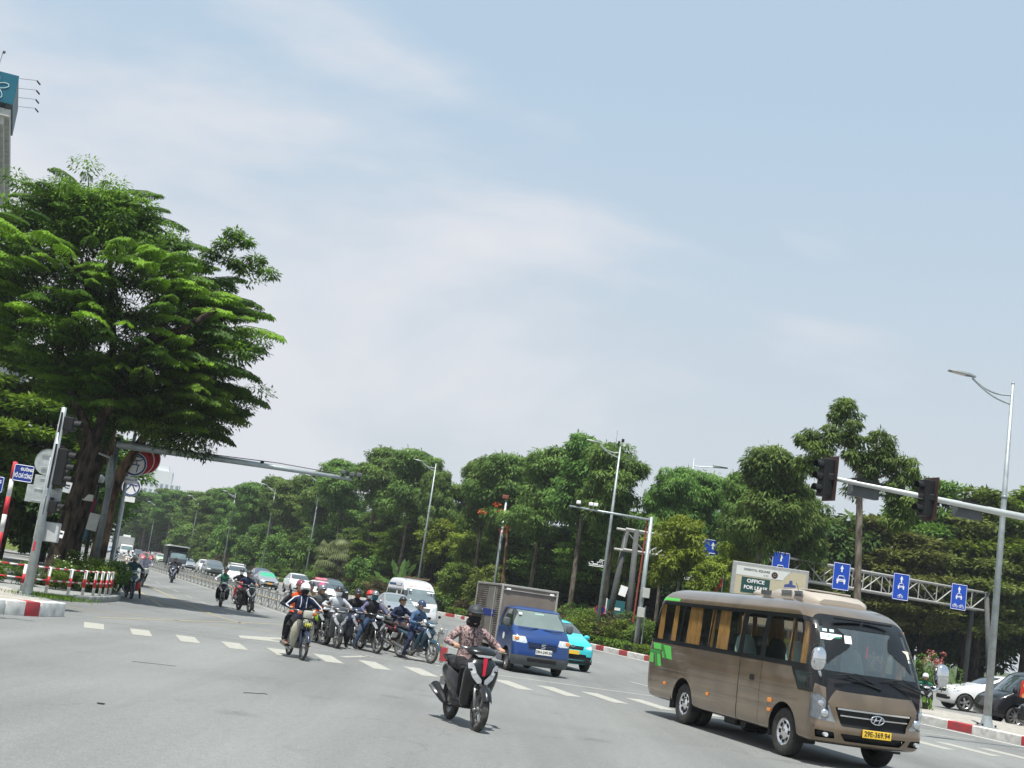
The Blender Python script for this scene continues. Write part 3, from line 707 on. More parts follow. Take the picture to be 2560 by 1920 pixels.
    for a, b in ((-5.70, -5.47), (-5.02, -4.80), (-4.30, -3.66), (-3.28, -3.1), (-2.92, -2.48), (-2.0, -1.82), (-.16, -.02), (.26, .46)):
        for s in (-1, 1):
            n = 22; R = []
            for i in range(n + 1):
                u = i / n; x = a + (b - a) * u; y = s * (.90 + .018 * sin(u * (b - a) * 70)); 
                R.append([(x, y, 1.48), (x + .02, y - s * .004, 1.8), (x + .05 * (.5 - u), y - s * .03, 2.28)])
            MB().rings(R, cap=False, closed=False).build('curtain', CU, t, smooth=True)
    # under the floor
    q = MB().box((-2.3, 0, .46), (6.4, .9, .2)); q.cyl((0, -.8, .4), (0, .8, .4), .06).cyl((-4, -.8, .4), (-4, .8, .4), .09).ell((-4, 0, .4), (.2, .2, .17)).bbox((-2.4, -.55, .36), (.5, .35, .26), .04).cyl((-1.9, -.7, .33), (-1.9, -.2, .33), .12)
    q.build('chassis', M_BLACK, t)
    for x, y in ((0, -.85), (0, .85), (-4.03, -.82), (-4.03, .82), (-4.03, -.55), (-4.03, .55)): wheel(t, (x, y, .39), .39, .22, 'steel', 1 if y > 0 else -1, rr=.57)
    for s in (-1, 1): MB().box((-4.52, s * .85, .42), (.02, .28, .34)).box((-.47, s * .85, .42), (.02, .24, .3)).each('mud_flap', M_BLACK, t)
    return t
make_bus()

# ------------------------------------------------------------------ small blue box lorry
def make_lorry():
    t = thing('box_lorry', 'small blue cab lorry with grey ribbed metal box, white plate', 'lorry', (1.62, 36.65, 0), -1.2953)
    BL = paint('lorry_blue', (.006, .036, .165), rough=.32, coat=.8, dirt=(.012, .04, .13))
    tab = [(.22, .74, -.90, .74), (.27, .83, -.95, .79), (.45, .88, -.98, .825), (.60, .875, -1.0, .83), (.85, .83, -1.0, .835), (1.0, .76, -1.0, .83), (1.12, .62, -1.0, .82), (1.24, .46, -1.0, .80), (1.45, .28, -.98, .76), (1.62, .14, -.95, .725), (1.71, .02, -.92, .69), (1.76, -.12, -.86, .60), (1.785, -.28, -.7, .40)]
    bm = bm_from(boxy(tab, 48, rf=.16, rr=.10, bulge=.05, ns=36))
    arch(t, bm, .16, .31, .365, .82, .1)
    for s in (-1, 1):
        cut(bm, rpoly([(-.72, 1.20), (.34, 1.20), (.10, 1.62), (-.02, 1.69), (-.72, 1.69)], [.04, .03, .05, .04, .06]), 'y', s, .012, .2).build('side_window', glass('lorry_side_glass', (.02, .025, .025), .9), t, smooth=True)
        cut(bm, [(-.82, .34), (-.805, .34), (-.805, 1.70), (-.82, 1.70)], 'y', s, .01).build('door_seam', M_SEAM, t)
    cut(bm, rpoly([(-.76, 1.245), (.76, 1.245), (.685, 1.69), (-.685, 1.69)], [.05, .05, .08, .08]), 'x', 1, .012, .1).build('windscreen', glass('lorry_glass', (.17, .215, .20), .86, .05), t, smooth=True)
    for s in (-1, 1):
        o = cut(bm, rpoly([(s * .835, .83), (s * .835, 1.0), (s * .50, 1.0), (s * .44, .84), (s * .50, .81)], .02), 'x', 1, .01, .05).build('headlight', M_LAMP, t, smooth=True)
        MB().bbox((.76, s * .745, .925), (.02, .13, .08), .02).build('indicator', M_AMBER, o)
    cut(bm, [(-.42, .85), (.42, .85), (.40, .70), (-.40, .70)], 'x', 1, .02, .1).build('grille', M_BLACK, t)
    q = MB()
    for z in (.74, .785, .83): q.bbox((.872, 0, z), (.02, .80, .014), .004)
    q.each('grille_bar', BL, t)
    # stylised S emblem
    q = MB(); q.tube([(.895, -.065, .735), (.895, .03, .735), (.895, .06, .76), (.895, -.06, .80), (.895, -.03, .825), (.895, .065, .825)], .0135, 6); q.build('emblem', M_CHROME, t)
    bump = cut(bm, [(-.86, .24), (.86, .24), (.86, .49), (-.86, .49)], 'x', 1, -.02, .02); bump.build('bumper', M_GREYP, t, smooth=True)
    MB().bbox((.905, 0, .395), (.03, .84, .095), .02).build('bumper_intake', M_DARK, t)
    bm_build(bm, 'cab', BL, t, smooth=38)
    plate(t, (.905, .03, .625), (1, 0, 0), .47, .145, '29H-249.36', M_WPLATE, ts=.105)
    for s in (-1, 1):
        o = MB().ell((.22, s * .93, 1.31), (.045, .095, .125), 14, 10, e=.6).build('mirror', M_GREYP, t, smooth=True)
        MB().tube([(.22, s * .88, 1.24), (.30, s * .80, 1.20)], .018, 6).build('mirror_arm', M_BLACK, o)
    MB().lathe([(.095, 0), (.001, 0)], (-.18, 0, .92), axis='y', n=20).build('round_decal', M_WHITEV, t, loc=(0, -.845, 0))
    q = MB()
    for y in (-.1, .62): q.tube([(.50, y - .55, 1.215), (.545, y - .2, 1.20), (.48, y + .02, 1.235)], .011, 6)
    q.each('wiper', M_BLACK, t)
    MB().bbox((.18, -.55, 1.58), (.01, .09, .07), .004, rot=(0, -.62, 0)).build('sticker', M_WHITEV, t)
    MB().bbox((.12, .02, 1.60), (.04, .28, .06), .02).tube([(.13, .0, 1.57), (.15, 0, 1.38)], .008, 5).build('inside_mirror', mat('pale_green_trinket', (.4, .6, .5), .6), t)
    MB().box((-.35, 0, 1.0), (1.1, 1.4, .1)).bbox((-.55, .38, 1.25), (.14, .45, .55), .05).bbox((-.55, -.38, 1.25), (.14, .45, .55), .05).each('cabin_seat', mat('lorry_seat', (.12, .13, .14), .9), t)
    MB().tube([(.12 + .05 * sin(a), .38 + .17 * cos(a), 1.25 + .12 * sin(a)) for a in np.linspace(0, 2 * pi, 17)], .013, 5).build('steering_wheel', M_BLACK, t)
    # box body with horizontal ribs
    BX = mat('box_metal', (.22, .20, .175), .55, .3, .2, 3, dirt=(.12, .108, .092)); BF = mat('box_front', (.185, .155, .128), .7, .1, .12, 4)
    x0, x1, hw, z0, z1 = -3.56, -.93, .83, .62, 2.30
    bx = MB().box(((x0 + x1) / 2, 0, (z0 + z1) / 2), (x1 - x0, 2 * hw - .04, z1 - z0)).build('box_body', BF, t)
    for s in (-1, 1):
        q = MB(); z = z0 + .06
        while z < z1 - .08:
            for a, b in ((x0 + .05, -2.36), (-1.40, x1 - .06)):
                q.add([(a, s * (hw - .02), z), (b, s * (hw - .02), z), (b, s * (hw + .015), z + .02), (a, s * (hw + .015), z + .02), (b, s * (hw + .015), z + .045), (a, s * (hw + .015), z + .045), (b, s * (hw - .02), z + .06), (a, s * (hw - .02), z + .06)], [(0, 1, 2, 3), (3, 2, 4, 5), (5, 4, 6, 7)] if s < 0 else [(3, 2, 1, 0), (5, 4, 2, 3), (7, 6, 4, 5)])
            z += .062
        o = q.build('side_rib', BX, t, kind='stuff')
        q = MB().bbox((-1.88, s * (hw + .0), (z0 + z1) / 2), (.92, .03, z1 - z0 - .12), .008); d = q.build('box_door', mat('box_door', (.20, .185, .16), .6, .2, .25, 3), t)
        MB().cyl((-1.56, s * (hw + .035), z0 + .05), (-1.56, s * (hw + .035), z1 - .08), .013).bbox((-1.56, s * (hw + .03), 1.45), (.06, .04, .05), .01).build('lock_rod', M_STEEL, d)
        NB = mat('band_blue', (.012, .03, .20), .6); MB().bbox(((x0 - 1.42) / 2 + .02, s * (hw + .016), 1.47), (-1.42 - x0, .012, .20), .004).build('blue_band', NB, t)
        if s < 0: ctext('DVVLS', .17, M_WHITEV, t, (-2.85, -hw - .026, 1.47), face_rot((0, -1, 0)), 'box_lettering', .002, bold=.006)
    q = MB()
    for s in (-1, 1):
        for x in (x0, x1): q.bbox((x, s * hw, (z0 + z1) / 2), (.06, .06, z1 - z0 + .04), .01)
        q.bbox(((x0 + x1) / 2, s * hw, z1), (x1 - x0, .06, .06), .01).bbox(((x0 + x1) / 2, s * hw, z0), (x1 - x0, .07, .08), .01)
    for x in (x0, x1): q.bbox((x, 0, z1), (.06, 2 * hw, .06), .01)
    q.bbox((x1 + .02, 0, z1 - .12), (.03, 2 * hw, .02), .005)
    q.each('corner_trim', mat('trim_alu', (.40, .39, .36), .5, .5, .15, 4), t)
    for s in (-1, 1): MB().bbox((x1 + .035, s * .66, z1 - .10), (.03, .13, .055), .01).build('marker_lamp', M_WHITEV, t)
    MB().box((-2.0, 0, .50), (3.4, .7, .12)).bbox((-1.55, -.55, .42), (.5, .3, .25), .03).cyl((-2.45, -.6, .31), (-2.45, .6, .31), .05).build('chassis', M_BLACK, t)
    for x, y in ((.16, -.70), (.16, .70), (-2.47, -.70), (-2.47, .70)): wheel(t, (x, y, .30), .30, .17, 'alloy10', 1 if y > 0 else -1, rr=.66)
    return t
make_lorry()
# ------------------------------------------------------------------ ordinary cars
CAR = {}
def car(kind, body, name, label, cat, loc, rz, group=None, glassm=None, txt=None, pm=None, extra=None, detail=1):
    """body shells lofted along x: x, underside, belt, top, half width at belt, half width at top"""
    T = {
     'sedan': ([(2.20, .36, .56, .60, .52, .40), (2.16, .24, .64, .70, .70, .55), (2.0, .19, .70, .80, .80, .62), (1.6, .17, .78, .90, .855, .66), (1.0, .17, .86, .98, .865, .70), (.78, .17, .88, 1.03, .865, .73), (.42, .17, .90, 1.24, .865, .66), (.05, .17, .91, 1.40, .865, .60), (-.5, .17, .92, 1.47, .865, .58), (-1.05, .17, .94, 1.42, .865, .58), (-1.5, .17, .96, 1.22, .86, .62), (-1.8, .19, .98, 1.07, .84, .68), (-2.12, .24, .94, 1.03, .77, .62), (-2.2, .40, .76, .88, .64, .5)], .72, 1.36, -1.32, .31),
     'suv': ([(2.24, .42, .66, .72, .54, .42), (2.20, .28, .76, .84, .74, .60), (2.05, .23, .84, .96, .85, .66), (1.6, .21, .92, 1.04, .91, .72), (1.05, .21, 1.0, 1.12, .92, .76), (.85, .21, 1.02, 1.18, .92, .78), (.48, .21, 1.03, 1.42, .92, .71), (.15, .21, 1.04, 1.58, .92, .66), (-.4, .21, 1.05, 1.66, .92, .65), (-1.2, .21, 1.07, 1.64, .915, .65), (-1.75, .22, 1.09, 1.54, .90, .64), (-2.08, .25, 1.08, 1.24, .87, .66), (-2.22, .30, .98, 1.06, .80, .62), (-2.26, .45, .80, .9, .68, .5)], .82, 1.56, -1.38, .35),
     'hatch': ([(1.96, .38, .60, .66, .50, .38), (1.92, .26, .70, .78, .68, .54), (1.75, .21, .80, .90, .78, .62), (1.4, .19, .88, .99, .835, .68), (1.0, .19, .93, 1.06, .84, .71), (.82, .19, .95, 1.12, .84, .72), (.48, .19, .97, 1.32, .84, .66), (.12, .19, .98, 1.47, .84, .61), (-.4, .19, 1.0, 1.53, .84, .60), (-1.1, .19, 1.02, 1.50, .835, .60), (-1.55, .21, 1.03, 1.38, .82, .60), (-1.82, .25, 1.0, 1.12, .78, .6), (-1.92, .4, .8, .95, .66, .5)], .80, 1.25, -1.2, .31),
     'pickup': ([(2.42, .48, .74, .82, .58, .46), (2.38, .34, .86, .94, .80, .66), (2.2, .28, .96, 1.06, .90, .72), (1.7, .27, 1.03, 1.14, .93, .76), (1.15, .27, 1.08, 1.20, .93, .78), (.95, .27, 1.1, 1.27, .93, .78), (.6, .27, 1.11, 1.52, .93, .71), (.3, .27, 1.12, 1.68, .93, .67), (-.3, .27, 1.13, 1.76, .93, .66), (-1.3, .27, 1.15, 1.74, .92, .66), (-2.0, .28, 1.16, 1.62, .91, .65), (-2.3, .32, 1.12, 1.34, .87, .66), (-2.45, .5, .9, 1.0, .7, .5)], .92, 1.65, -1.5, .38),
    }[kind]
    st, cowl, fxw, rxw, R_ = T
    t = thing(name, label, cat, loc, rz, group)
    key = kind
    if key not in CAR:
        rows = []
        for x, zb, zbelt, zt, w, wt in st:
            hb = zbelt - zb; ht = zt - zbelt
            sec = [(0, zb), (w * .72, zb), (w * .94, zb + hb * .10), (w * .985, zb + hb * .35), (w, zb + hb * .62), (w * .985, zb + hb * .90), (w * .955, zbelt + min(.03, ht * .2)), (wt + (w * .955 - wt) * .42, zbelt + ht * .52), (wt * 1.0, zbelt + ht * .86), (wt * .84, zt - ht * .015), (wt * .45, zt + .012), (0, zt + .018)]
            full = [(x, y, z) for y, z in sec] + [(x, -y, z) for y, z in sec[-2:0:-1]]
            rows.append(full)
        mb = MB().rings(rows[::-1]); me = evalmesh(mb.mesh(), [('SUBSURF', dict(levels=2, render_levels=2))])
        bm = bmesh.new(); bm.from_mesh(me); bm.normal_update()
        S = np.array(st)[::-1]; zt = lambda x: float(np.interp(x, S[:, 0], S[:, 3])); zbelt = lambda x: float(np.interp(x, S[:, 0], S[:, 2])); P = {}
        wmax = max(s_[4] for s_ in st); L2 = st[0][0]
        parts = []
        for x in (fxw, rxw):
            for s in (1, -1): cut(bm, circ(x, R_, R_ * 1.17, n=12, zb=.05), 'y', s, nmin=.2)
        q = MB()
        for x in (fxw, rxw):
            for s in (1, -1):
                rr_ = [[(x + R_ * 1.17 * cos(a), s * wmax * k, R_ + R_ * 1.17 * sin(a)) for a in np.linspace(-.2, pi + .2, 12)] for k in (.97, .62)]; q.rings(rr_, cap=False, closed=False)
        parts.append(('wheel_arch', q, M_BLACK, 0))
        zr = max(s_[3] for s_ in st); roofx = st[[s_[3] for s_ in st].index(zr)][0]
        cw = st[5][0]; zc = zt(cw)
        # side glass: three panes in the greenhouse
        xa, xb = st[5][0] - .10, roofx + .45
        top = zr - .115
        rear = [s_ for s_ in st if s_[0] < roofx]; xe = -1.35 if kind == 'sedan' else (rear[-3][0] + .18); xt = -1.0 if kind == 'sedan' else rear[-3][0] + .42
        bz = lambda x: zbelt(x) + .055
        mid = roofx + .02
        for s in (1, -1):
            parts.append(('side_window', cut(bm, rpoly([(xa, bz(xa)), (xb - .1, top - .06), (xb - .28, top), (mid + .04, top), (mid + .04, bz(mid))], [.03, .05, .05, .02, .02], 2), 'y', s, .008, .12), 'G', 1))
            parts.append(('side_window', cut(bm, rpoly([(mid - .04, bz(mid)), (mid - .04, top), (xt, top - .03), (xe, bz(xe) + .01)], [.02, .02, .05, .03], 2), 'y', s, .008, .12), 'G', 1))
        ww = st[5][5] - .03; wt_ = st[[s_[3] for s_ in st].index(zr)][5] - .04
        parts.append(('windscreen', cut(bm, rpoly([(-ww, zc + .02), (ww, zc + .02), (wt_ + .02, zr - .10), (-wt_ - .02, zr - .10)], .05, 2), 'x', 1, .008, .12), 'G', 1))
        parts.append(('rear_window', cut(bm, rpoly([(-ww + .06, zc + .08), (ww - .06, zc + .08), (wt_ - .02, zr - .12), (-wt_ + .02, zr - .12)], .05, 2), 'x', -1, .008, .15), 'G', 1))
        hz = st[2][2]; hw = st[2][4]
        for s in (1, -1):
            parts.append(('headlight', cut(bm, [(s * hw * 1.02, hz - .02), (s * hw * .98, hz + .045), (s * hw * .62, hz - .01), (s * hw * .56, hz - .075), (s * hw * .8, hz - .10), (s * hw * 1.0, hz - .09)], 'x', 1, .006, .1), M_LAMP, 1))
            parts.append(('tail_light', cut(bm, [(s * hw * 1.03, hz + .02), (s * hw * .7, hz + .04), (s * hw * .66, hz + .18), (s * hw * 1.03, hz + .18)], 'x', -1, .006, .1), M_REDL, 1))
            parts.append(('fog_lamp', cut(bm, [(s * hw * .86, hz - .42), (s * hw * .64, hz - .42), (s * hw * .64, hz - .32), (s * hw * .86, hz - .32)], 'x', 1, .02, .1), M_BLACK, 0))
        parts.append(('grille', cut(bm, [(-hw * .50, hz - .01), (hw * .50, hz - .01), (hw * .44, hz - .13), (-hw * .44, hz - .13)], 'x', 1, .02, .1), M_BLACK, 0))
        parts.append(('lower_grille', cut(bm, [(-hw * .60, hz - .26), (hw * .60, hz - .26), (hw * .68, hz - .44), (-hw * .68, hz - .44)], 'x', 1, .025, .1), M_BLACK, 0))
        for s in (1, -1):
            for xx in (mid, mid + .98, mid - .92):
                cut(bm, [(xx - .006, .30), (xx + .006, .30), (xx + .006, zbelt(xx) - .02), (xx - .006, zbelt(xx) - .02)], 'y', s, .01, .3)
        mbody = bpy.data.meshes.new('body'); bm.to_mesh(mbody); bm.free(); mbody.polygons.foreach_set('use_smooth', [True] * len(mbody.polygons)); mbody.set_sharp_from_angle(angle=radians(40))
        meshes = []
        for nme, q, m, sm in parts:
            if nme == 'wheel_arch':
                pass
            mm_ = q.mesh(nme)
            if sm: mm_.polygons.foreach_set('use_smooth', [True] * len(mm_.polygons))
            if m != 'G': mm_.materials.append(m)
            else: mm_.materials.append(M_GLASS)
            meshes.append((nme, mm_, m))
        m = MB().ell((0, 0, 0), (.07, .10, .075), 12, 8, e=.8).mesh('mirror'); 
        m.polygons.foreach_set('use_smooth', [True] * len(m.polygons))
        CAR[key] = (mbody, meshes, m, xa, bz(xa), wmax, hw, hz, L2, wt_, zr)
    mbody, meshes, mm, xa, bzx, wmax, hw, hz, L2, wt_, zr = CAR[key]
    def inst(nme, me, m):
        o = ob(nme, me, parent=t)
        if m is not None:
            if not me.materials: me.materials.append(m)
            o.material_slots[0].link = 'OBJECT'; o.material_slots[0].material = m
        return o
    inst('body', mbody, body)
    for nme, me, m in meshes:
        g = None
        if m == 'G': g = (glassm or M_GLASS) if nme == 'windscreen' else M_GLASSD
        inst(nme, me, g)
    for s in (1, -1):
        o = inst('mirror', mm, body); o.location = (xa - .05, s * (wmax + .05), bzx + .04)
    for x in (fxw, rxw):
        for s in (1, -1): wheel(t, (x, s * (wmax - .13), R_), R_, .20, 'alloy', s, rr=.66)
    if txt or pm: plate(t, (L2 + .01, 0, hz - .215), (1, 0, 0), .46, .12, '', pm or M_WPLATE)
    MB().tube([(L2 + .008, .06 * cos(a), hz - .02 + .04 * sin(a)) for a in np.linspace(0, 2 * pi, 13)], .009, 5).build('badge', M_CHROME, t)
    if extra: extra(t)
    return t

def P_(n, c, **k): return paint('paint_' + n, c, **k)
WHT = P_('white', (.66, .67, .67)); SIL = P_('silver', (.33, .36, .38), metal=.5); DRK = P_('charcoal', (.035, .042, .05), metal=.2); BLK = P_('black', (.010, .011, .013)); RED = P_('red', (.42, .03, .035)); DRED = P_('maroon', (.22, .03, .04))
LGR = P_('pale_green', (.36, .45, .33)); LBL = P_('pale_blue', (.20, .27, .36)); NAV = P_('navy', (.03, .045, .085), metal=.2); TUR = P_('turquoise', (.035, .50, .55)); GRN2 = P_('grey_green', (.05, .065, .06))
HD = -1.245  # heading of the oncoming traffic
G_Q = 'cars queueing along the median fence'
def rack(t):
    MB().tube([(.3, .55, 1.60), (.2, .55, 1.72), (-1.4, .55, 1.73), (-1.5, .55, 1.64)], .02, 6).tube([(.3, -.55, 1.60), (.2, -.55, 1.72), (-1.4, -.55, 1.73), (-1.5, -.55, 1.64)], .02, 6).each('roof_rail', M_CHROME, t)
    MB().bbox((-.7, 0, 1.74), (1.1, .95, .10), .04).build('roof_box', WHT, t, smooth=40)
def taxi(t): 
    o = MB().bbox((-.25, 0, 1.56), (.22, .78, .15), .04).build('taxi_sign', mat('taxi_sign', (.75, .16, .22), .4), t); ctext('TAXI GROUP', .11, M_WHITEV, o, (-.135, 0, 1.56), face_rot((1, 0, 0)), 'sign_lettering', .001)

car('hatch', TUR, 'turquoise_car', 'bright turquoise electric hatchback half hidden behind the blue lorry', 'car', (2.55, 43.2, 0), -1.30, pm=M_YPLATE,
    extra=lambda t: (MB().tube([(1.93, -.55, .62), (1.95, 0, .50), (1.93, .55, .62)], .012, 5).build('v_trim', M_BLACK, t), MB().bbox((1.90, 0, .33), (.08, 1.3, .16), .03).build('bumper_lower', M_BLACK, t)))
car('sedan', SIL, 'silver_saloon', 'silver saloon waiting just in front of the white ambulance, behind the riders', 'car', (-4.15, 65.0, 0), HD - .02, G_Q, glassm=glass('pale_glass', (.14, .17, .17), .97))
car('suv', WHT, 'white_crossover', 'white crossover with angry headlamps right of the grey saloon with green sunshade', 'car', (-15.0, 107, 0), HD, G_Q)
car('suv', BLK, 'black_people_carrier', 'large black people carrier behind the white taxi', 'car', (-11.6, 101.5, 0), HD + .05, G_Q, glassm=glass('mid_glass', (.07, .10, .11), .97))
car('sedan', WHT, 'taxi', 'white taxi with pink red roof sign partly behind the riders', 'taxi', (-10.3, 84, 0), HD, G_Q, extra=taxi)
car('sedan', SIL, 'saloon_with_sunshade', 'silver saloon with bright green sunshade in its windscreen and yellow plate', 'car', (-18.45, 112, 0), HD, G_Q, glassm=mat('sunshade_green', (.04, .36, .20), .35, 0, .1, 3, coat=.8), pm=mat('plate_amber', (.75, .38, .08), .5))
car('suv', NAV, 'dark_people_carrier', 'dark navy people carrier right behind the saloon with green sunshade', 'car', (-20.4, 121, 0), HD, G_Q, glassm=glass('mid_glass2', (.05, .07, .10), .97))
car('suv', WHT, 'white_off_roader', 'white off-roader with roof rails and pale roof box behind the fence', 'car', (-18.3, 97.5, 0), HD - .04, G_Q, extra=rack, glassm=M_GLASS)
car('pickup', GRN2, 'dark_pickup', 'dark grey pickup with chrome badge left of the white off-roader', 'car', (-25.3, 123, 0), HD, G_Q, glassm=glass('mid_glass3', (.09, .11, .12), .97))
car('suv', WHT, 'white_family_car', 'white family car half hidden behind the dark grey pickup', 'car', (-31.2, 147, 0), HD, G_Q)
car('sedan', SIL, 'small_silver_car', 'small silver car directly right of the dark canvas truck', 'car', (-38.5, 171, 0), HD, G_Q, glassm=M_GLASS)
car('hatch', LGR, 'pale_green_taxi', 'pale green taxi left of the dark canvas truck', 'taxi', (-46.6, 189, 0), HD, G_Q)
car('suv', DRED, 'maroon_car', 'maroon car behind the pale green taxi', 'car', (-53.8, 216, 0), HD, G_Q)
car('sedan', RED, 'red_saloon', 'bright red saloon far along the median fence', 'car', (-49.3, 191, 0), HD, G_Q)
car('suv', DRK, 'charcoal_off_roader', 'charcoal off-roader between the white lorry and the red saloon', 'car', (-59.8, 226, 0), HD, G_Q)
car('sedan', LBL, 'pale_blue_car', 'pale blue car farthest left in the queue beyond the riders', 'car', (-79.5, 279, 0), HD, G_Q)
# side street, far left
car('suv', DRK, 'dark_off_roader', 'dark off-roader coming down the side street at far left', 'car', (-73.5, 200, 0), -.95)
car('sedan', WHT, 'white_saloon', 'white saloon coming down the side street behind the striped sign pole', 'car', (-71.8, 201, 0), -1.2)
car('suv', SIL, 'silver_off_roader', 'silver off-roader behind the grey traffic light pole on the side street', 'car', (-65.5, 187, 0), -1.2)
# parked on the right
car('suv', WHT, 'parked_white_car', 'white car with black lower sills parked beyond the lamp post at right edge', 'car', (22.2, 56, .02), pi + .06, 'cars parked behind the right pavement', glassm=M_GLASSD,
    extra=lambda t: MB().bbox((0.1, .915, .34), (2.4, .03, .14), .02).bbox((0.1, -.915, .34), (2.4, .03, .14), .02).each('sill', M_BLACK, t))
def black_van():
    t = thing('parked_black_van', 'tall black van with a red poster on its side at right edge', 'van', (20.45, 46.8, .02), pi + .05, 'cars parked behind the right pavement')
    tab = [(.28, 2.25, -2.3, .84), (.34, 2.38, -2.4, .90), (.6, 2.40, -2.42, .92), (.9, 2.28, -2.42, .92), (1.08, 2.0, -2.42, .915), (1.2, 1.78, -2.42, .90), (1.5, 1.50, -2.40, .87), (1.8, 1.18, -2.34, .80), (1.93, .85, -2.22, .70), (1.98, .2, -1.8, .45)]
    bm = bm_from(boxy(tab, 40, rf=.22, rr=.15, bulge=.10, ns=40))
    for x in (1.45, -1.35): arch(t, bm, x, .36, .43, .92, .1)
    for s_ in (-1, 1):
        for P in ([(.75, 1.2), (1.72, 1.2), (1.25, 1.68), (.82, 1.74)], [(-.6, 1.2), (.65, 1.2), (.65, 1.74), (-.6, 1.74)], [(-2.2, 1.2), (-.7, 1.2), (-.7, 1.74), (-2.1, 1.72)]): cut(bm, rpoly(P, .04), 'y', s_, .01, .15).build('side_window', M_GLASSD, t, smooth=True)
        MB().bbox((-.1, s_ * .93, .50), (2.0, .03, .05), .01).build('side_strip', M_CHROME, t); MB().ell((1.62, s_ * 1.04, 1.25), (.07, .10, .10), 10, 8, e=.7).build('mirror', M_BLACK, t, smooth=True)
    cut(bm, rpoly([(-.80, 1.2), (.80, 1.2), (.72, 1.78), (-.72, 1.78)], .07), 'x', 1, .008, .1).build('windscreen', M_GLASS, t, smooth=True)
    bm_build(bm, 'body', BLK, t, smooth=38)
    for x in (1.45, -1.35):
        for s_ in (1, -1): wheel(t, (x, s_ * .80, .36), .36, .22, 'alloy10', s_, rr=.68)
    return t
t = black_van()
o = MB().bbox((0, 0, 0), (1.35, .012, .64), .004).build('poster', mat('poster_red', (.62, .05, .03), .5, 0, .1, 2), t, loc=(.72, .945, 1.32), rot=(-.14, 0, 0))
ctext('CHUYỂN', .17, M_WHITEV, o, (.05, .009, .12), face_rot((0, 1, 0)), 'poster_lettering', .001, bold=.004); ctext('THÔNG MINH', .075, M_WHITEV, o, (-.12, .009, -.03), face_rot((0, 1, 0)), 'poster_lettering', .001)
MB().bbox((.0, .008, -.18), (.14, .006, .17), .01).build('poster_badge', M_WHITEV, o)
for z in (.17, -.2): MB().lathe([(.10, 0), (.001, 0)], (.5, .009, z), axis='y', n=14).build('poster_flower', mat('poster_gold', (.7, .38, .16), .5), o)
car('suv', BLK, 'parked_black_car', 'black car nearest the right edge, parked in front of the black van', 'car', (20.2, 42.6, .02), pi + .03, 'cars parked behind the right pavement', glassm=M_GLASSD)

